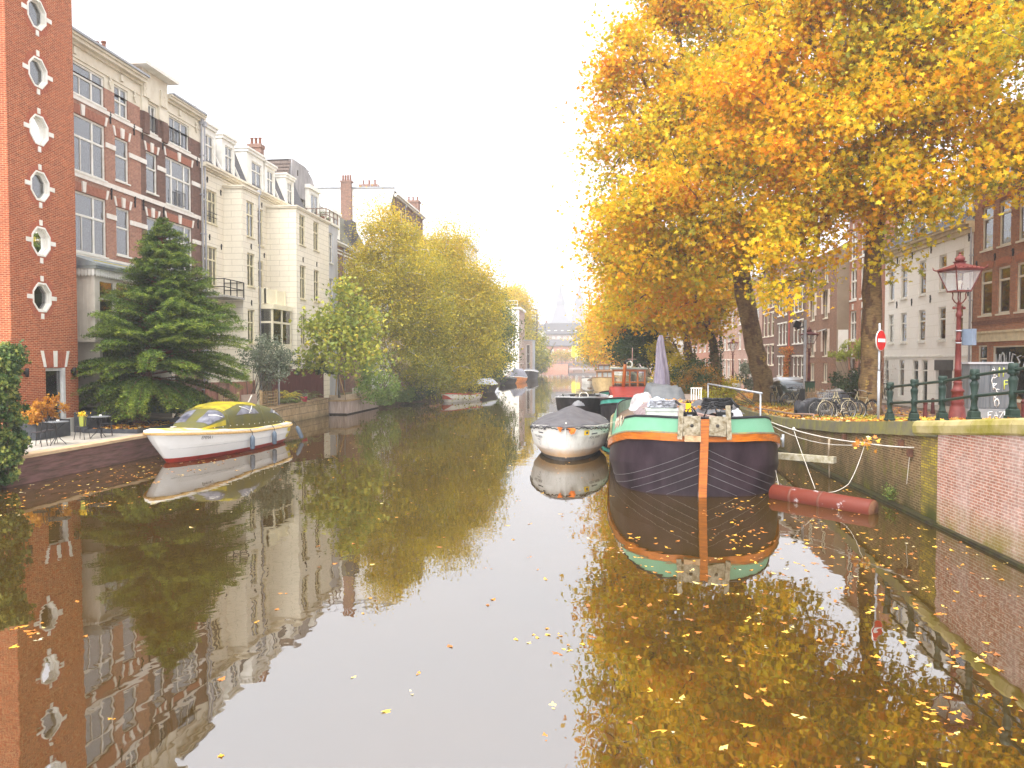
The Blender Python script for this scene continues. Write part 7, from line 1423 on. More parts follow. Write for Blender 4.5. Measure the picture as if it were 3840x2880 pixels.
dup(L1, (13.3, 49.3, gz(49)), .3, 'second maroon lantern post, seen between the leaning trunk and the bicycles'); dup(L1, (12.7, 72, gz(72)), .1, 'small distant maroon lantern post before the white portal')
def noentry():
    b = Vector((8.32, 23.5, gz(23.5))); T = thing('no_entry_sign', 'round red no-entry sign with white bar on a grey pole by the quay edge', 'road sign', b); m = MB(); m.tube([b, b + Vector((0, 0, 1.5))], .038, 10); m.tube([b + Vector((0, 0, 1.5)), b + Vector((0, 0, 1.56)), b + Vector((0, 0, 2.9))], [.038, .03, .028], 10); m.build('pole', lead, T)
    c = b + Vector((0, 0, 2.16)); c.z = 4.27; n = Vector((.72, -.694, 0)); u = Vector((.694, .72, 0)); c = c + n * .05
    def disc(r0, r1, off, mt, nm, k=32):
        q = MB(); P_ = lambda r, a, o: c + u * r * math.cos(a) + Vector((0, 0, r * math.sin(a))) + n * o
        q.add([P_(r1, 2 * math.pi * i / k, off) for i in range(k)] + [P_(r1, 2 * math.pi * i / k, off - .02) for i in range(k)], [tuple(range(k)), tuple(range(k, 2 * k))] + [(i, (i + 1) % k, (i + 1) % k + k, i + k) for i in range(k)]); return q.build(nm, mt, T)
    disc(0, .30, 0, white, 'rim'); disc(0, .29, .008, M('sign_red', (.50, .008, .008), .4), 'disc')
    q = MB(); q.add([c + u * a + Vector((0, 0, z)) + n * .016 for a, z in ((-.235, -.05), (.235, -.05), (.235, .05), (-.235, .05))], [(0, 1, 2, 3)]); q.build('white_bar', M('sign_white', (.8, .8, .8), .4), T)
    q = MB(); q.add([c + u * .32 * math.cos(2 * math.pi * i / 32) + Vector((0, 0, .32 * math.sin(2 * math.pi * i / 32))) - n * .022 for i in range(32)], [tuple(range(32))]); q.build('back_plate', lead, T)
noentry()
def cabinet():
    x0, x1, y0, y1 = 10.72, 11.86, 23.3, 23.75; b = gz(23.4); T = thing('switch_cabinet', 'grey metal switch cabinet covered in white graffiti behind the railing', 'cabinet', (11.2, 23.5, b)); gmt = M('cabinet_grey', (.08, .09, .10), .5, (.14, .15, .16), 3, stretch=(6, 6, .3))
    m = MB(); m.box(x0, x1, y0 - .03, y1, b, b + .42); m.build('plinth', M('cabinet_plinth', (.22, .23, .24), .7), T); m = MB(); m.box(x0, x1, y0, y1, b + .42, b + 1.70); m.build('body', gmt, T); m = MB(); m.box(x0 - .04, x1 + .04, y0 - .05, y1 + .04, b + 1.70, b + 1.76); m.build('lid', lead, T)
    for xx in (x0 + .02, (x0 + x1) / 2 + .01): m = MB(); m.box(xx, xx + .53, y0 - .015, y0 - .001, b + .45, b + 1.68); o = m.build('door', gmt, T)
    wg = MB(); G = {'H': [[(0, 0), (.05, 1)], [(.45, 0), (.5, 1)], [(.02, .5), (.48, .55)]], 'B': [[(0, 0), (.05, 1), (.45, .8), (.1, .55), (.5, .3), (0, 0)]], 'C': [[(.5, .9), (.15, 1), (0, .5), (.15, 0), (.5, .1)]], 'K': [[(0, 1), (.05, 0)], [(.5, .95), (.05, .5), (.5, 0)]], 'S': [[(.5, .9), (.2, 1), (.05, .7), (.45, .4), (.3, .05), (0, .1)]], 'R': [[(0, 0), (.05, 1), (.45, .8), (.1, .5), (.5, 0)]], 'O': [[(.25, 1), (0, .7), (.05, .2), (.3, 0), (.5, .4), (.45, .8), (.25, 1)]], 'F': [[(.5, 1), (0, .95), (0, 0)], [(0, .55), (.35, .6)]], 'A': [[(0, 0), (.3, 1), (.55, 0)], [(.1, .4), (.5, .4)]], 'Z': [[(0, .95), (.5, 1), (0, .05), (.5, 0)]], 'K2': []}
    def put(mb, ch, x, z, s, y, r=.013):
        for st in G[ch]: mb.tube([(x + p[0] * s, y, z + p[1] * s) for p in st], r, 5)
    for k, ch in enumerate('ABCKSRO'): put(wg, ch, x0 + .60 + .045 * math.sin(k * 2) + .02 * k, b + 1.46 - k * .165, .19 + (.06 if k > 4 else 0), y0 - .02)
    for k, ch in enumerate('FAZK'): put(wg, ch, x0 + .52 + k * .145, b + .12 + .02 * (k % 2), .22, y0 - .045)
    wg.build('graffiti', _M['white_spray'], T); yg = MB(); put(yg, 'H', x0 + .80, b + 1.34, .26, y0 - .022, .014); put(yg, 'F', x0 + .95, b + .98, .26, y0 - .022, .014); yg.build('yellow_graffiti', M('yellow_spray', (.65, .75, .10), .7), T)
cabinet()
def bollard(loc, lab):
    T = thing('street_bollard', lab, 'bollard', loc, 'maroon street bollards', world=False); m = MB(); m.lathe([(.10, 0), (.10, .1), (.085, .14), (.07, .5), (.075, .6), (.06, .62)], (0, 0, 0), 12); m.build('post', M('maroon_iron', (.09, .018, .014), .5), T); m = MB(); m.lathe([(.085, .62), (.085, .67), (.05, .72), (.02, .74)], (0, 0, 0), 12); m.build('cap', _M['maroon_iron'], T); return T
B1 = bollard((12.7, 31.0, gz(31)), 'maroon iron bollard left of the nearest lamp post, on the clinkers'); dup(B1, (12.9, 24.6, gz(24.6)), 0, 'maroon iron bollard at the right edge beside the graffiti cabinet'); dup(B1, (15.9, 38, gz(38)), 0, 'maroon iron bollard by the shop house pavement')
dup(B1, (12.9, 62, gz(62)), 0, 'distant maroon bollard by the street shrubs near the leaning trunk')
def bicycle(loc, rz, label, frame, basket=False, group='parked bicycles', lean=.08):
    T = thing('bicycle', label, 'bicycle', loc, group, world=False, rz=rz); T.rotation_euler = (lean, 0, rz); R_ = .345
    fm = M('bike_' + frame[0], frame[1], .35)
    for x in (0, 1.12):
        m = MB(); m.tube([(x + R_ * math.cos(a), 0, R_ + R_ * math.sin(a)) for a in [2 * math.pi * k / 36 for k in range(37)]], .021, 7, False); w = m.build('wheel', black, T)
        m = MB(); m.tube([(x + (R_ - .03) * math.cos(a), 0, R_ + (R_ - .03) * math.sin(a)) for a in [2 * math.pi * k / 36 for k in range(37)]], .013, 6, False)
        for k in range(18): a = 2 * math.pi * k / 18; m.bar((x, 0, R_), (x + (R_ - .03) * math.cos(a), 0, R_ + (R_ - .03) * math.sin(a)), .004)
        m.tube([(x, -.05, R_), (x, .05, R_)], .03, 8); m.build('rim', M('chrome', (.28, .27, .25), .35, metal=.6), w)
        m = MB(); m.tube([(x + (R_ + .04) * math.cos(a), 0, R_ + (R_ + .04) * math.sin(a)) for a in np.linspace((.15 if x == 0 else -.1), math.pi * (.95 if x == 0 else 1.05) , 18)], .018, 6); m.build('mudguard', M('cream_guard', (.36, .32, .22), .4) if basket else black, T)
    m = MB(); bb, hd, st = (.47, 0, .30), (.90, 0, .92), (.30, 0, .80)
    for p, q in ((bb, hd), (bb, st), (st, (.86, 0, .80)), (bb, (0, 0, R_)), (st, (0, 0, R_)), (hd, (1.12, 0, R_)), ((.86, 0, .80), (.88, 0, 1.05))): m.tube([p, q], .017, 7)
    m.build('frame', fm, T); m = MB(); m.tube([st, (.26, 0, .98)], .013, 6); m.ball((.22, 0, 1.0), (.14, .09, .035), 10); m.build('saddle', black, T)
    m = MB(); m.tube([(.66, .28, 1.05), (.80, .27, 1.10), (.90, .1, 1.12), (.88, 0, 1.06), (.90, -.1, 1.12), (.80, -.27, 1.10), (.66, -.28, 1.05)], .014, 6); m.build('handlebar', _M['chrome'], T)
    m = MB(); m.tube([(.47 + .09 * math.cos(a), -.05, .30 + .09 * math.sin(a)) for a in [2 * math.pi * k / 14 for k in range(15)]], .008, 5); m.bar((.47, -.06, .30), (.57, -.06, .17), .016); m.box(.52, .62, -.12, -.04, .155, .175); m.bar((.47, .06, .30), (.37, .06, .43), .016); m.box(.32, .42, .04, .12, .425, .445); m.box(.05, .5, -.045, -.035, .26, .35); m.build('crank', _M['chrome'] if not basket else M('cream_crank', (.6, .55, .42), .4), T)
    m = MB()
    for y in (-.07, .07): m.bar((-.12, y, .74), (.26, y, .76), .012); m.bar((0, y, R_), (-.1, y, .74), .010)
    m.bar((-.12, -.07, .74), (-.12, .07, .74), .012); m.build('luggage_rack', black, T)
    if basket:
        m = MB()
        for z, s_ in ((.80, .15), (.92, .18), (1.02, .2)): m.tube([(1.12 + sx * s_, sy * s_, z) for sx, sy in ((-1, -1), (1, -1), (1, 1), (-1, 1), (-1, -1))], .009, 5)
        for k in range(5):
            for sgn in (-1, 1): t = -1 + k * .5; m.bar((1.12 + t * .15, sgn * .15, .8), (1.12 + t * .2, sgn * .2, 1.02), .008); m.bar((1.12 + sgn * .15, t * .15, .8), (1.12 + sgn * .2, t * .2, 1.02), .008)
        m.build('basket', lead, T)
    return T
K1 = bicycle((9.55, 29.9, gz(29.9) + .01), R(208), 'black bicycle with cream mudguards and a wire front basket on the grass verge', ('black', (.03, .03, .035)), True)
K2 = bicycle((9.95, 30.2, gz(30.2) + .01), R(190), 'cream-framed bicycle tangled behind the one with the wire basket', ('cream', (.34, .29, .17)))
K3 = dup(K2, (8.55, 30.5, gz(30.5) + .01), R(10), 'plain bicycle at the left front of the covered cargo bike'); K3.rotation_euler = (-.1, 0, R(14))
for i, (x, y, a, lb, src) in enumerate(((10.2, 33.2, 120, 'bicycle parked behind the black-covered cargo bike', K2), (10.9, 33.4, 128, 'bicycle with raised handlebars behind the cargo bike, next in the row', K1), (11.5, 33.3, 115, 'bicycle in the row behind the cargo bike, closest to the thick trunk', K2),
        (9.7, 42.8, 60, 'bicycle at the left end of the tangled heap beside the leaning trunk', K2), (10.2, 42.3, 35, 'bicycle in the middle of the tangled heap beside the leaning trunk', K1), (10.6, 43.2, 20, 'bicycle at the back of the tangled heap beside the leaning trunk', K2), (11.0, 42.4, 48, 'bicycle at the right end of the tangled heap near the dark car', K2), (17.4, 47.8, 85, 'bicycle leaning on the white rendered house', K2))):
    q = dup(src, (x, y, gz(y) + .02 + (.12 if x > 17 else 0)), R(a), lb, group='parked bicycles'); q.rotation_euler = (.1 * (-1) ** i, 0, R(a))
def cargo():
    b = Vector((8.9, 31.6, gz(31.6))); T = thing('cargo_bike', 'cargo bike hidden under a draped black rain cover', 'cargo bike', b, world=False); rows = []; n = 26; tp = lerp_tab([(-1.0, .30), (-.92, .72), (0, .80), (.75, .98), (1.05, 1.14), (1.4, .85), (1.6, .45)])
    for i in range(n):
        x = -1.0 + 2.6 * i / (n - 1); w = .36 * min(1, (x + 1.03) * 6) * (1 if x < .9 else 1 - .5 * (x - .9)); h = tp(x); r = []
        for j in range(15):
            a = math.pi * j / 14; r.append((x + .02 * math.sin(9 * a), -w * math.copysign(abs(math.cos(a)) ** .5, math.cos(a)) * (1 + .05 * math.sin(12 * x)), .22 + .05 * math.sin(7 * x + 3) + (h - .2) * math.sin(a) ** .45 + .02 * math.sin(20 * x + 5 * a)))
        rows.append(r)
    m = MB(); m.smooth = True; m.grid(rows); m.build('rain_cover', M('black_nylon', (.022, .021, .024), .4, (.04, .04, .045), 4, bmp=.3, bscale=8), T)
    for x, r in ((-.55, .26), (1.35, .33)): q = MB(); q.tube([(x + r * math.cos(a), -.05, r + r * math.sin(a)) for a in [2 * math.pi * k / 30 for k in range(31)]], .025, 7, False); q.tube([(x, -.08, r), (x, .02, r)], .05, 8); [q.bar((x, -.05, r), (x + r * math.cos(a), -.05, r + r * math.sin(a)), .006) for a in [2 * math.pi * k / 12 for k in range(12)]]; q.build('wheel', black, T)
    q = MB(); q.tube([(.75, -.3, 1.12), (.9, -.1, 1.2), (.9, .1, 1.2), (.75, .3, 1.12)], .016, 6); q.build('handlebar', _M['chrome'], T); T.rotation_euler = (0, 0, R(20))
cargo()
def street_bits():
    # grey pole with floodlight and green box, black plank, reed planter, low rail
    b = Vector((10.85, 41.0, gz(41))); T = thing('grey_pole', 'tall grey pole with a floodlight beside the leaning trunk', 'pole', b); m = MB(); m.tube([b, b + Vector((0, 0, 4.6))], .07, 10); m.build('pole', pipe_m, T); m = MB(); m.tube([b + Vector((0, 0, 4.3)), b + Vector((-.45, 0, 4.1))], .03, 6); m.obox((b.x - .4, b.y, b.z + 4.35), (.3, .25, .35), (0, .4, 0)); m.build('floodlight', black, T)
    c = b + Vector((.22, -.15, .95)); T = thing('green_letter_box', 'dark green box fixed to the grey pole', 'box', c); m = MB(); m.obox((c.x, c.y, c.z + .2), (.42, .3, .5)); m.build('box', M('box_green', (.03, .07, .04), .5), T); m = MB(); m.obox((c.x, c.y, c.z + .47), (.46, .34, .05)); m.build('lid', black, T)
    T = thing('black_board', 'upright black plank at the foot of the leaning trunk', 'board', (9.75, 37.5, 1.2)); m = MB(); m.box(9.70, 9.92, 37.4, 37.5, gz(37.5), gz(37.5) + 1.15); m.build('board', black, T); m = MB(); m.box(9.72, 9.78, 37.5, 37.9, gz(37.5), gz(37.5) + .4); m.build('brace', black, T)
    T = thing('reed_planter', 'dark planter of dry upright reeds on the verge', 'planter', (10.3, 37.3, gz(37.3))); m = MB(); m.obox((10.35, 37.3, gz(37.3) + .16), (.75, .4, .32)); m.build('box', M('dark_planter', (.05, .035, .03), .8), T); rg = np.random.default_rng(5); s = MB()
    for k in range(90): x, y = 10.35 + (rg.random() - .5) * .68, 37.3 + (rg.random() - .5) * .34; h = .5 + .45 * rg.random(); s.bar((x, y, gz(37.3) + .3), (x + rg.normal() * .06, y + rg.normal() * .05, gz(37.3) + .3 + h), .014)
    s.build('reeds', M('dry_reed', (.32, .22, .12), .9, (.20, .12, .07), 9), T)
    T = thing('low_quay_rail', 'low rusty tube rail along the edge of the leafy verge', 'low rail', (7.95, 33, 1.4)); m = MB(); ys = np.linspace(28.9, 39, 8); m.tube([(7.98, y, gz(y) + .20) for y in ys], .035, 8); m.build('rail', M('rusty_tube', (.22, .17, .14), .6, (.3, .14, .08), 7), T)
    for y in ys: m = MB(); m.tube([(7.98, y, gz(y)), (7.98, y, gz(y) + .2)], .025, 6); m.build('leg', _M['rusty_tube'], T)
    # dark parked car and covered scooter behind the trunks
    def car(loc, rz, lab, paint):
        T = thing('parked_car', lab, 'car', loc, world=False, rz=R(rz)); prof = [(-2.0, .28), (-2.05, .62), (-1.75, .80), (-1.05, .88), (-.55, 1.32), (.7, 1.40), (1.55, 1.18), (1.95, .86), (2.0, .32)]
        m = MB(); rows = []
        for y in (-.82, -.80, -.6, .6, .80, .82):
            k = .0 if abs(y) < .7 else (.05 if abs(y) < .81 else .12); rows.append([(x, y, z - (k if z > .7 else 0) * (1 if z < 1 else 1.6)) for x, z in prof])
        m.smooth = True; m.grid(rows); m.add(rows[0], [tuple(range(9))]); m.add(rows[-1], [tuple(range(9))]); m.build('body', paint, T)
        g = MB()
        for sg in (1, -1): g.add([(-.95, sg * .825, .90), (1.45, sg * .825, .92), (1.15, sg * .70, 1.2), (.65, sg * .66, 1.28), (-.5, sg * .66, 1.22)], [(0, 1, 2, 3, 4)])
        g.add([(-1.08, -.62, .93), (-1.08, .62, .93), (-.60, .56, 1.31), (-.60, -.56, 1.31)], [(0, 1, 2, 3)]); g.add([(1.90, -.6, .93), (1.90, .6, .93), (1.55, .55, 1.2), (1.55, -.55, 1.2)], [(0, 1, 2, 3)]); g.build('windows', M('car_glass', (.03, .035, .04), .08, ior=1.8), T)
        for x in (-1.3, 1.25):
            for sg in (1, -1): w = MB(); w.tube([(x, sg * .66, .31), (x, sg * .86, .31)], .31, 18); o = w.build('wheel', black, T); h = MB(); h.tube([(x, sg * .861, .31), (x, sg * .87, .31)], .19, 12); h.build('rim', lead, o)
        for sg in (1, -1): l = MB(); l.ball((-1.98, sg * .6, .68), (.08, .16, .08), 8); l.build('headlight', M('lamp_glass', (.7, .7, .72), .1), T)
        l = MB(); l.box(-2.1, -2.02, -.26, .26, .40, .52); l.build('number_plate', M('plate_yellow', (.75, .55, .05), .5), T); return T
    car((11.3, 46.5, gz(45)), -86, 'dark green small car mostly hidden behind the leaning trunk', M('car_green', (.02, .035, .03), .3, coat=.6)); car((13.0, 54.0, gz(45)), -88, 'silver small car showing right of the leaning trunk', M('car_silver', (.42, .45, .48), .3, metal=.3, coat=.5))
    # plants by the white house and elsewhere
    for (x, y, lab, cl) in ((17.6, 49.6, 'terracotta pot with a thin bare shrub by the white rendered house', terracotta), (17.5, 50.3, 'orange clay pot with a small bush beside the bare shrub', terracotta)):
        z = gz(y) + .12; T = thing('plant_pot', lab, 'plant pot', (x, y, z)); m = MB(); m.lathe([(.18, 0), (.25, .4), (.27, .4), (.27, .46), (.2, .46)], (x, y, z), 14); m.build('pot', cl, T)
        s = MB(); rg = random.Random(int(y * 10))
        for k in range(26 if y < 50 else 12): a = rg.random() * 6.28; h = (1.1 + rg.random() * 1.2) if y < 50 else .5; s.tube([(x, y, z + .4), (x + .18 * math.cos(a), y + .2 * math.sin(a), z + .4 + h * .6), (x + .55 * math.cos(a) * rg.random(), y + .6 * math.sin(a), z + .4 + h)], [.016, .01, .003], 4, False)
        s.build('twigs', BARKR, T); leaf_mesh('foliage', np.random.default_rng(3).normal(size=(160, 3)) * (.3, .35, .5 if y < 50 else .2) + np.array([x, y, z + (1.7 if y < 50 else .8)]), .10, DIAM, DGRN if y > 50 else _M['dry_leaf'], np.random.default_rng(3), parent=T)
    z = gz(64); T = thing('flower_tub', 'white tub of bright yellow flowers near the distant lamp', 'flower tub', (11.6, 64, z)); m = MB(); m.lathe([(.3, 0), (.38, .7), (.36, .7)], (11.6, 64, z), 14); m.build('tub', white, T); leaf_mesh('flowers', np.random.default_rng(4).normal(size=(420, 3)) * (.36, .36, .18) + np.array([11.6, 64, z + .95]), .14, DIAM, YEL, np.random.default_rng(4), lc=np.full(420, .9), parent=T)
    z = gz(66) ; T = thing('stone_trough', 'grey slatted bench box against the dark grey-brown house', 'bench', (16.9, 64.6, z)); m = MB(); [m.box(16.3, 17.4, 63.5, 65.6, z + .05 + .16 * k, z + .17 + .16 * k) for k in range(5)]; m.build('slats', M('grey_slats', (.2, .16, .14), .8), T); m = MB(); m.box(16.35, 17.35, 63.6, 65.5, z, z + .06); m.build('base', black, T)
street_bits()

# ---------------------------------------------------------------- cafe terrace on the left
IRON = M('dark_iron', (.035, .035, .04), .5)
def table(loc, lab):
    T = thing('bistro_table', lab, 'table', loc, 'round iron bistro tables', world=False); m = MB(); m.lathe([(.37, .75), (.38, .765), (.38, .78), (.3, .785)], (0, 0, 0), 24); m.build('tabletop', M('grey_table_top', (.16, .17, .18), .5), T)
    for k in range(3): a = 2 * math.pi * k / 3 + .4; m = MB(); m.tube([(r * math.cos(a), r * math.sin(a), z) for r, z in ((.26, .74), (.12, .62), (.03, .42), (.10, .2), (.24, .06), (.28, .0))], .013, 6); m.build('leg', IRON, T)
    m = MB(); m.lathe([(.045, 0), (.05, .05), (.04, .05)], (.05, 0, .785), 10); m.build('ashtray', white, T); return T
def chair(loc, rz, lab):
    T = thing('bistro_chair', lab, 'chair', loc, 'scroll-backed iron bistro chairs', world=False, rz=R(rz)); m = MB(); m.lathe([(.19, .44), (.205, .45), (.205, .465), (.18, .47)], (0, 0, 0), 18); m.build('seat', IRON, T)
    for sx, sy in ((1, 1), (1, -1), (-1, 1), (-1, -1)): m = MB(); m.tube([(sx * .14, sy * .14, .45), (sx * .16, sy * .16, .2), (sx * .19, sy * .19, .0)], .011, 6); m.build('leg', IRON, T)
    m = MB(); m.tube([(-.16, -.15, .45), (-.2, -.17, .65), (-.22, -.15, .82), (-.225, -.08, .89), (-.23, 0, .91), (-.225, .08, .89), (-.22, .15, .82), (-.2, .17, .65), (-.16, .15, .45)], .012, 6)
    m.build('back_frame', IRON, T); m = MB()
    for sg in (1, -1): m.tube([(-.22, sg * (.012 + .075 * t * math.sin(3.2 * t + .2)) if True else 0, .86 - .30 * t + .05 * math.sin(6 * t)) for t in np.linspace(0, 1, 12)], .008, 5); m.tube([(-.22, sg * (.07 + .035 * math.cos(a)), .78 + .035 * math.sin(a)) for a in np.linspace(0, 5.2, 12)], .008, 5)
    m.build('scrollwork', IRON, T); return T
z = .86
tb = table((-17.87, 24.0, z), 'round grey bistro table at the near end of the terrace'); dup(tb, (-17.95, 26.35, z), 1.0, 'round grey bistro table farther along, with a small white cup')
ch = chair((-18.15, 23.5, z), 190, 'iron scroll chair on the near side of the first terrace table'); dup(ch, (-18.35, 24.25, z), R(160), 'iron scroll chair behind the first terrace table'); dup(ch, (-18.2, 25.75, z), R(185), 'iron scroll chair holding yellow flowers at the second table'); dup(ch, (-18.1, 27.0, z), R(120), 'iron scroll chair facing us behind the second table')
def terrace_bits():
    pm = M('anthracite_planter', (.045, .048, .055), .6, (.07, .072, .078), 4)
    def planter(lab, x0, x1, y0, y1, h): T = thing('planter_box', lab, 'planter', ((x0 + x1) / 2, (y0 + y1) / 2, z)); m = MB(); m.box(x0, x1, y0, y1, z, z + h - .06); m.build('box', pm, T); m = MB(); m.box(x0 + .03, x1 - .03, y0 + .03, y1 - .03, z + h - .10, z + h - .03); m.build('soil', M('dark_soil', (.05, .035, .02), .95), T); m = MB(); [m.box(*b, z + h - .06, z + h) for b in ((x0, x0 + .03, y0, y1), (x1 - .03, x1, y0, y1), (x0 + .03, x1 - .03, y0, y0 + .03), (x0 + .03, x1 - .03, y1 - .03, y1))]; m.build('rim', pm, T)
    planter('long anthracite planter with the orange bush under the tower wall', -20.25, -19.55, 25.2, 27.0, .62); planter('square anthracite planter right of the tower door', -20.3, -19.75, 28.25, 28.9, .78); planter('low wide black planter in the gravel corner behind the chairs', -21.6, -20.3, 30.3, 31.3, .85)
    bush('orange_shrub', 'orange and yellow autumn shrub in the long anthracite planter', 'shrub', [(-19.9, 25.6, 1.85, .35, .5, .35), (-19.8, 26.4, 2.0, .4, .6, .4), (-19.7, 25.1, 1.6, .3, .3, .25)], leafmat('amber_leaf', [(0, (.20, .10, .02)), (.4, (.50, .20, .03)), (.7, (.66, .34, .04)), (1, (.55, .50, .08))], .35), 1500, .12, DIAM, 81, base=(-19.9, 26.1, 1.42), stems=18)
    p = (-18.2, 25.72, z + .47); T = thing('flower_bunch', 'bunch of orange-yellow flowers on the second iron chair', 'flowers', p); rg = np.random.default_rng(2); leaf_mesh('blossoms', rg.normal(size=(90, 3)) * (.07, .07, .05) + np.array([p[0] + .05, p[1], p[2] + .42]), .08, DIAM, YEL, rg, lc=np.full(90, .95), parent=T); m = MB(); m.obox((p[0] + .05, p[1], p[2] + .18), (.14, .14, .36), taper=1.25); m.build('wrapping', M('olive_wrap', (.28, .30, .05), .6), T)
    T = thing('trunk_bed', 'low dark raised bed round the conifer trunk', 'raised bed', (-18.6, 29.5, z)); m = MB(); m.box(-19.8, -17.5, 28.0, 28.06, z, z + .16); m.box(-19.8, -17.5, 32.4, 32.46, z, z + .16); m.box(-17.56, -17.5, 28.06, 32.4, z, z + .16); m.box(-19.8, -19.74, 28.06, 32.4, z, z + .16); m.build('edging', pm, T); m = MB(); m.box(-19.74, -17.56, 28.06, 32.4, z, z + .12); m.build('soil', _M['dark_soil'], T)
    rg = np.random.default_rng(6); o = leaf_mesh('bed_leaves', np.column_stack([-19.7 + 2.1 * rg.random(500), 28.1 + 4.2 * rg.random(500), z + .13 + .04 * rg.random(500)]), .11, MAPLE, FALL, rg, flat=2); tag(o, 'fallen leaves and weeds in the conifer bed', 'leaves', kind='stuff')
    # green wheeled container and black chest in the corner
    T = thing('waste_container', 'large dark green wheeled container under the conifer', 'waste container', (-21, 34.6, z)); m = MB(); m.obox((-20.7, 35.0, z + .85), (2.6, 1.1, 1.05), taper=1.08); m.build('body', M('container_green', (.035, .095, .05), .6, (.05, .12, .065), 3), T); m = MB(); m.obox((-20.7, 35.0, z + 1.44), (2.95, 1.3, .08)); m.build('lid', M('container_lid', (.10, .14, .11), .6), T)
    for sx in (-1.05, 1.05):
        for sy in (-.4, .4): m = MB(); m.tube([(-20.7 + sx, 35 + sy - .04, z + .12), (-20.7 + sx, 35 + sy + .04, z + .12)], .11, 12); m.bar((-20.7 + sx, 35 + sy, z + .12), (-20.7 + sx, 35 + sy, z + .34), .05); m.build('wheel', black, T)
    T = thing('garden_boulder', 'grey boulder beside the conifer bed', 'boulder', (-17.9, 31.6, z)); m = MB(); rg = random.Random(3); m.smooth = True
    m.ball((-17.9, 31.7, z + .14), (.42, .3, .22), 12); m.v = [(a + rg.uniform(-.03, .03), b + rg.uniform(-.03, .03), c + rg.uniform(-.02, .02)) for a, b, c in m.v]; m.build('rock', M('rock_grey', (.22, .22, .23), .9), T)
    # slatted wooden fence behind the sloop, lattice, red fence, ferns
    def fence(lab, pts, h, mat, w=.13, gap=.01, name='wooden_fence', posts=True, z0=.85):
        T = thing(name, lab, 'fence', (*pts[0], z0)); m = MB()
        for (a, b) in zip(pts, pts[1:]):
            L_ = math.dist(a, b); n = int(L_ / (w + gap)); ux, uy = (b[0] - a[0]) / L_, (b[1] - a[1]) / L_; rgn = random.Random(int(L_ * 100))
            for k in range(n): s0 = k * (w + gap); c = (a[0] + ux * (s0 + w / 2), a[1] + uy * (s0 + w / 2), z0 + h / 2 + rgn.uniform(-.015, .015)); m.obox(c, (w, .022 + rgn.random() * .01, h), (0, 0, math.atan2(uy, ux)))
        m.build('boards', mat, T)
        if posts:
            for p in pts: q = MB(); q.box(p[0] - .05, p[0] + .05, p[1] - .05, p[1] + .05, z0, z0 + h + .06); q.build('post', mat, T)
        return T
    redw = M('red_brown_boards', (.14, .045, .035), .8, (.075, .03, .025), 3, stretch=(8, 8, .5), bmp=.3); fence('dark red-brown tall board fence topped with ivy', [(-20.3, 47.2), (-18.6, 51.6)], 2.15, redw, z0=.95)
    fence('paler weathered red board fence beside the brick pier', [(-21.3, 40.6), (-19.8, 43.4)], 1.55, M('faded_red_boards', (.34, .17, .12), .85, (.22, .10, .075), 3, stretch=(8, 8, .5)), z0=.9)
    T = thing('garden_pier', 'old brick garden pier between the red fences', 'brick pier', (-20.5, 41.6, .85)); m = MB(); m.box(-20.75, -20.35, 41.0, 41.4, .8, 2.5); m.build('brickwork', BRK_DK, T); m = MB(); m.box(-20.8, -20.3, 40.95, 41.45, 2.5, 2.58); m.build('cap', stone, T)
    lt = M('lattice_wood', (.46, .33, .18), .85, (.30, .2, .1), 5)
    for (a, b, lab) in (((-18.25, 40.8), (-18.2, 42.9), 'square wooden lattice panel nearest the fern bed'), ((-18.5, 36.6), (-18.45, 38.6), 'square wooden lattice panel behind the sloop canopy')):
        T = thing('lattice_panel', lab, 'lattice', (*a, 1.0), 'wooden lattice panels'); m = MB(); z0, z1 = 1.05, 1.92
        for k in range(9): y = a[1] + (b[1] - a[1]) * k / 8; m.bar((a[0], y, z0), (a[0], y, z1), .035, .03)
        for k in range(6): zz = z0 + (z1 - z0) * k / 5; m.bar((a[0] + .03, a[1], zz), (b[0] + .03, b[1], zz), .03, .035)
        m.build('slats', lt, T)
        for y in (a[1], b[1]): q = MB(); q.box(a[0] - .05, a[0] + .06, y - .05, y + .05, .9, 2.02); q.build('post', lt, T)
    T = thing('garden_gate', 'grey board gate with a white diagonal brace between the lattice panels', 'gate', (-18.4, 39.7, 1)); m = MB(); m.box(-18.42, -18.38, 38.75, 40.6, 1.0, 1.85); m.build('boards', M('grey_pink_boards', (.42, .33, .27), .85), T); m = MB(); m.bar((-18.35, 39.0, 1.05), (-18.35, 39.9, 1.8), .06, .03); m.build('brace', white, T)
    T = thing('wooden_step_box', 'orange-brown plank box at the end of the terrace by the sloop stern', 'planter', (-17.4, 38.6, .85)); m = MB(); [m.box(-18.2, -16.95, 36.4, 36.46, .86 + .15 * k, 1.0 + .15 * k) for k in range(2)]; [m.box(-17.0, -16.94, 36.46, 38.2, .86 + .15 * k, 1.0 + .15 * k) for k in range(2)]; m.build('planks', M('orange_planks', (.50, .27, .15), .8, (.38, .2, .1), 4, stretch=(1, 1, 6)), T); m = MB(); m.box(-18.2, -17.0, 36.46, 38.2, .86, 1.08); m.build('soil', _M['dark_soil'], T)
    T = thing('drain_post', 'thin grey metal post rising from the fern bed', 'post', (-18.3, 43.4, 1)); m = MB(); m.tube([(-18.3, 43.4, 1), (-18.3, 43.4, 3.6)], .055, 10); m.build('pole', pipe_m, T); m = MB(); m.lathe([(.07, 0), (.07, .05)], (-18.3, 43.4, 2.6), 10); m.build('clamp', black, T)
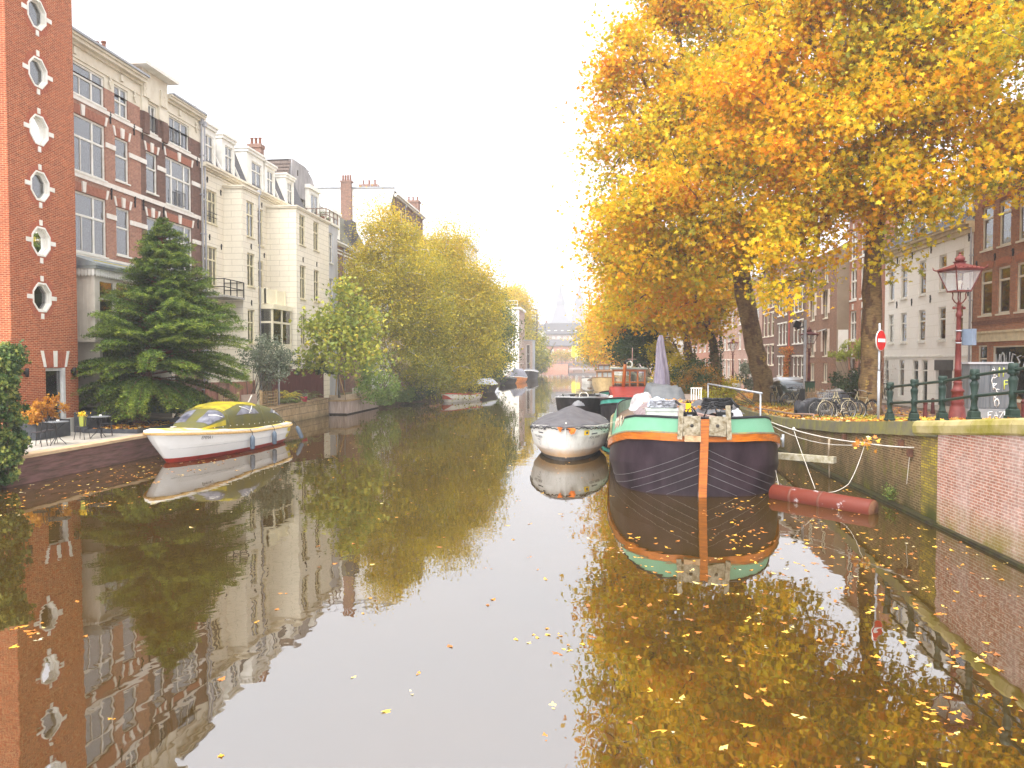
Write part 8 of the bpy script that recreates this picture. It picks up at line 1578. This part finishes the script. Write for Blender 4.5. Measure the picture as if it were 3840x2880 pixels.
    def fern(lab, x, y, z_, r, mat, seed, nf=16):
        rg = np.random.default_rng(seed); T = thing('fern', lab, 'fern', (x, y, z_), 'ferns on the bank wall'); s = MB(); P_ = []
        for k in range(nf):
            a = 2 * math.pi * k / nf + rg.normal() * .2; el = .7 + .5 * rg.random(); L_ = r * (.8 + .4 * rg.random()); pts = [(x + math.cos(a) * L_ * t, y + math.sin(a) * L_ * t, z_ + L_ * (el * t * 1.3 - .95 * t * t)) for t in np.linspace(0, 1, 7)]; s.tube(pts, [.008, .007, .006, .005, .004, .003, .002], 4, False)
            for t in np.linspace(.12, 1, 16):
                w = .16 * r * math.sin(math.pi * min(t * .9 + .12, 1))
                for sg in (-1, 1):
                    for u in (.35, .8): P_.append((x + math.cos(a) * L_ * t - sg * math.sin(a) * w * u, y + math.sin(a) * L_ * t + sg * math.cos(a) * w * u, z_ + L_ * (el * t * 1.3 - .95 * t * t) - .02 * u))
        s.build('stems', BARKG, T); leaf_mesh('fronds', np.array(P_), .10, NEED, mat, rg, flat=1.5, parent=T)
    fg = leafmat('fern_green', [(0, (.06, .10, .03)), (.5, (.16, .22, .06)), (1, (.34, .38, .12))], .35); fern('large grey-green fern at the left of the bank wall bed', -18.3, 44.2, 1.05, .8, fg, 1); fern('bright yellow fern in the middle of the bed', -18.4, 45.0, 1.3, .8, YEL, 2, 14); fern('tall olive fern behind the yellow one', -18.8, 46.3, 1.3, 1.0, fg, 3, 20); fern('dark green fern arching over the wall by the wooden planter', -18.2, 47.9, 1.1, .9, fg, 4, 18); fern('low green fern spilling over the stones below the yellow one', -18.0, 45.2, 1.05, .6, fg, 5)
    T = thing('plant_pot', 'raspberry-pink flower pot on the bank wall', 'plant pot', (-17.9, 46.3, 1.08)); m = MB(); m.lathe([(.16, 0), (.20, .26), (.22, .26), (.22, .31), (.15, .31)], (-17.9, 46.3, 1.1), 14); m.build('pot', M('pink_pot', (.55, .06, .12), .5), T); leaf_mesh('foliage', np.random.default_rng(3).normal(size=(90, 3)) * (.12, .12, .08) + np.array([-17.9, 46.3, 1.5]), .1, DIAM, PALE, np.random.default_rng(3), parent=T)
    # waterside wooden planter
    T = thing('waterside_planter', 'large weathered board planter projecting over the water with a ledge', 'planter', (-17.1, 53, 0)); bd = M('silver_boards', (.52, .42, .36), .85, (.28, .20, .16), 2.4, stretch=(6, 6, .4), bmp=.3); m = MB()
    for k in range(8): m.box(-17.75 + .155 * k, -17.60 + .155 * k, 50.32, 50.38, .10, .92)
    m.build('front_boards', bd, T); m = MB()
    for k in range(38): m.box(-16.53, -16.47, 50.40 + .2 * k, 50.59 + .2 * k, .08 + .0 * k, .92)
    m.build('side_boards', bd, T); m = MB(); m.box(-17.9, -16.42, 50.22, 50.34, .90, 1.0); m.box(-16.52, -16.38, 50.34, 58.1, .90, 1.0); m.build('ledge', lt, T); m = MB(); m.box(-17.75, -16.62, 50.42, 50.45, 1.0, 1.33)
    for k in range(26): m.box(-16.60, -16.57, 50.45 + .29 * k, 50.73 + .29 * k, 1.0, 1.36)
    m.build('upper_boards', M('ledge_boards', (.50, .40, .28), .85), T); m = MB(); m.box(-17.75, -16.61, 50.46, 58.0, .9, 1.12); m.box(-17.7, -16.54, 50.4, 58.0, -.3, .08); m.build('soil', _M['dark_soil'], T)
    T = thing('tree_stakes', 'two pale wooden stakes propping the young plane tree', 'stakes', (-17, 50.8, 1.1))
    for a, b in (((-17.45, 50.9, 1.1), (-17.2, 50.5, 3.1)), ((-16.75, 50.9, 1.1), (-17.15, 50.4, 3.1))): m = MB(); m.bar(a, b, .06); m.build('stake', M('pale_stake', (.52, .34, .16), .8), T)
    T = thing('square_pot', 'square concrete pot with dry grass in the waterside planter', 'plant pot', (-16.9, 54.0, 1.1)); m = MB(); m.obox((-16.95, 54.2, 1.4), (.55, .55, .55), taper=1.1); m.build('pot', M('concrete_pot', (.46, .40, .34), .85), T); s = MB(); rg = np.random.default_rng(12)
    for k in range(160): a = rg.random() * 6.28; r = .1 + .6 * rg.random(); s.tube([(-16.95, 54.2, 1.6), (-16.95 + .4 * r * math.cos(a), 54.2 + .4 * r * math.sin(a), 2.4 + .3 * rg.random()), (-16.95 + r * math.cos(a), 54.2 + r * math.sin(a), 1.9 + .5 * rg.random())], [.012, .009, .003], 3, False)
    s.build('dry_grass', M('straw_grass', (.50, .36, .18), .9, (.34, .24, .12), 9), T)
terrace_bits()

# ---------------------------------------------------------------- far end of the canal
def far():
    T = thing('canal_bridge', 'low canal bridge with brick abutment and dark parapet at the far end', 'bridge', (-8, 300, 0)); m = MB(); m.box(-30, -9.5, 296, 306, -1, 1.9); m.build('abutment', BRK_R2, T); m = MB(); m.box(-9.5, 16, 297, 305, 1.5, 2.3); m.box(-30, 16, 296.8, 297, 2.3, 2.5); m.build('deck', M('dark_deck_beam', (.15, .14, .14), .7), T); m = MB(); [m.bar((x, 296.9, 2.3), (x, 296.9, 3.4), .12) for x in np.arange(-30, 16, 1.5)]; m.bar((-30, 296.9, 3.4), (16, 296.9, 3.4), .1); m.build('parapet', IRON, T)
    m = MB(); [m.box(x, x + .6, 298, 304, -1, 1.5) for x in (-4, 2)]; m.build('pier', M('bridge_pier', (.35, .33, .3), .8), T)
    def fh(lab, x0, x1, y, z1, mat, cols_, rws, roof=None, zr=2.5, name='canal_house', wc=white, sidex=None):
        T = thing(name, lab, 'house', ((x0 + x1) / 2, y, 2)); F = FY(y, -1); H = []
        for r0, r1 in rws:
            for c in range(cols_): w = (x1 - x0) / cols_; H.append((x0 + w * (c + .28), x0 + w * (c + .72), r0, r1))
        m = MB(F); wallholes(m, x0, x1, .5, z1, H, .15); m.build('wall', mat, T)
        for h in H: window(F, T, *h, cols=(.5,), rows=(.6,), curt=.3, fw=.16, mat=wc)
        if z1 > 9.7 and x1 - x0 > 5:
            for q in range(int((x1 - x0) / 3)): m = MB(); xd = x0 + 1.5 + 3 * q; m.box(xd, xd + 1.2, y + .4, y + 2, z1 + .1, z1 + 1.7); m.build('dormer', wc, T)
        m = MB(); m.box(x0 + .3, x0 + 1.3, y + 2.5, y + 3.5, z1 + 1, z1 + zr + 1.2); m.build('chimney', BRK_DK, T)
        m = MB(); m.quad((x0, y, .5), (x0, y + 10, .5), (x0, y + 10, z1), (x0, y, z1)); m.quad((x1, y, .5), (x1, y + 10, .5), (x1, y + 10, z1), (x1, y, z1)); m.build('side_wall', mat, T)
        m = MB(); m.prism([(y - .3, z1), (y + 10, z1), (y + 9, z1 + zr), (y + 2.2, z1 + zr)], x0 - .2, x1 + .2, 'x'); m.box(x0 - .25, x1 + .25, y - .45, y - .2, z1 - .2, z1 + .15); m.build('roof', roof or slate, T)
        return T
    pale = M('pale_far_wall', (.62, .60, .55), .8)
    fh('tall pale gabled house at the left of the far quay', -33.0, -27.5, 322, 17.5, pale, 3, ((4, 6.5), (8, 10.4), (12, 14.2))); fh('narrow white-trimmed brick house with red band at the far end', -27.4, -24.2, 318, 15.2, BRK_R2, 1, ((3.5, 6), (7.6, 10), (11.5, 13.8))); fh('white stepped-roof house behind the far bridge', -24.0, -20.6, 326, 16.5, pale, 2, ((4, 6.5), (8, 10.4), (12, 14.2)))
    fh('wide red brick house behind the far bridge', -20.5, -8.2, 320, 9.6, brick('far_red', (.45, .17, .1), (.4, .14, .08), (.4, .3, .25)), 5, ((3.2, 5), (6.2, 8.2)), zr=2.6); fh('brown brick house behind the yellow banner', -8.1, 3, 322, 9.8, BRK_R3, 4, ((3.2, 5), (6.2, 8.2)), zr=3.2)
    fh('tall misty terrace with dormer roofs rising behind the wide brick house', -22, -6, 350, 15.5, M('misty_wall', (.4, .32, .28), .8), 6, ((9, 11), (12.5, 14.5)), zr=5); fh('misty slate-roofed terrace behind the yellow banner', -5.5, 12, 345, 13.5, M('misty_wall2', (.46, .36, .32), .8), 5, ((9, 11),), zr=4.5)
    for (x, y, z0, lab) in ((-14, 352, 20, 'chimney'), (-19, 352, 20, 'chimney'), (-2, 348, 18, 'chimney')): pass
    T = thing('yellow_banner', 'tall yellow banner flags above the far bridge', 'banner', (-6.5, 294, 2)); m = MB(); m.tube([(-6.4, 294, 2.3), (-6.4, 294, 9.4)], .08, 6); m.build('pole', pipe_m, T); m = MB(); m.add([(-6.5, 294, 9.2), (-8.0, 294.1, 9.0), (-8.1, 294.2, 5.2), (-7.3, 294.0, 4.6), (-6.5, 294, 5.0)], [(0, 1, 2, 3, 4)]); m.add([(-6.3, 294, 7.8), (-4.9, 294.1, 7.4), (-4.8, 294.1, 5.2), (-6.3, 294, 5.0)], [(0, 1, 2, 3)]); m.build('banner', M('banner_yellow', (.85, .72, .02), .6), T)
    tree('street_tree', 'small hazy yellow tree in front of the wide brick house', 'tree', [(-12.5, 312, 2, .2), (-12.5, 312, 5, .15), (-12.5, 312, 7, .05)], [(-12.5, 312, 6, 3.5, 2.5, 2.4), (-10, 312, 5, 2.5, 2, 2), (-15, 312, 5.2, 2, 2, 1.8)], GRNY, nclump=60, per=60, size=.5, shape=DIAM, sig=.9, seed=91, bark=BARKG, lcbase=.75)
    tree('street_tree', 'small hazy orange tree at the left end of the far bridge', 'tree', [(-20.5, 310, 2, .2), (-20.5, 310, 4, .15), (-20.5, 310, 5.5, .05)], [(-20.5, 310, 4.6, 1.9, 1.6, 1.5)], AUT, nclump=30, per=50, size=.45, shape=DIAM, sig=.7, seed=92, bark=BARKG)
    # twin-towered museum, nearly lost in the mist
    T = thing('twin_tower_museum', 'large museum with two steep spired towers almost lost in the mist', 'museum', (-24, 800, 1)); bm = M('museum_brick', (.26, .16, .13), .8); rm = M('museum_roof', (.09, .09, .11), .7); wm = M('museum_band', (.6, .56, .5), .8)
    def tw(cx):
        t = MB(); w = 10.6; t.box(cx - w, cx + w, 790, 811, 1, 35.5); t.box(cx - 2, cx + 2, 789.9, 790, 14, 25); o = t.build('tower', bm, T)
        r = MB(); r.lathe([(w * 1.5, 35.5), (w * 1.42, 37.5), (5.6, 60), (5.2, 60.3)], (cx, 800, 0), 4); r.lathe([(5.0, 60), (5.2, 64), (4.2, 66.5), (1.3, 76), (.35, 87)], (cx, 800, 0), 8)
        for sx in (-1, 1): r.lathe([(1.2, 35.5), (1.2, 40), (.13, 48)], (cx + sx * 9.8, 790.6, 0), 8)
        r.build('spire_roof', rm, o); b = MB(); b.box(cx - w - .4, cx + w + .4, 789.5, 811, 35.1, 36); b.box(cx - w * .80, cx + w * .80, 791.6, 792.4, 42.3, 43.2); b.lathe([(8.1, 50.4), (8.1, 51.2)], (cx, 800, 0), 4)
        for sx in (-4.5, 0, 4.5): b.prism([(cx + sx - 1.7, 36.2), (cx + sx + 1.7, 36.2), (cx + sx, 41.5)], 789.7, 791.9, 'y')
        b.box(cx - w - .15, cx + w + .15, 789.7, 790, 28, 29); b.build('stone_trim', wm, o)
    tw(-33.6); tw(-14.1); m = MB(); m.box(-83, 33, 795, 850, 1, 26); m.build('main_hall', bm, T); m = MB(); m.prism([(793, 26), (852, 26), (822, 38)], -84, 34, 'x'); m.build('hall_roof', rm, T)
far()
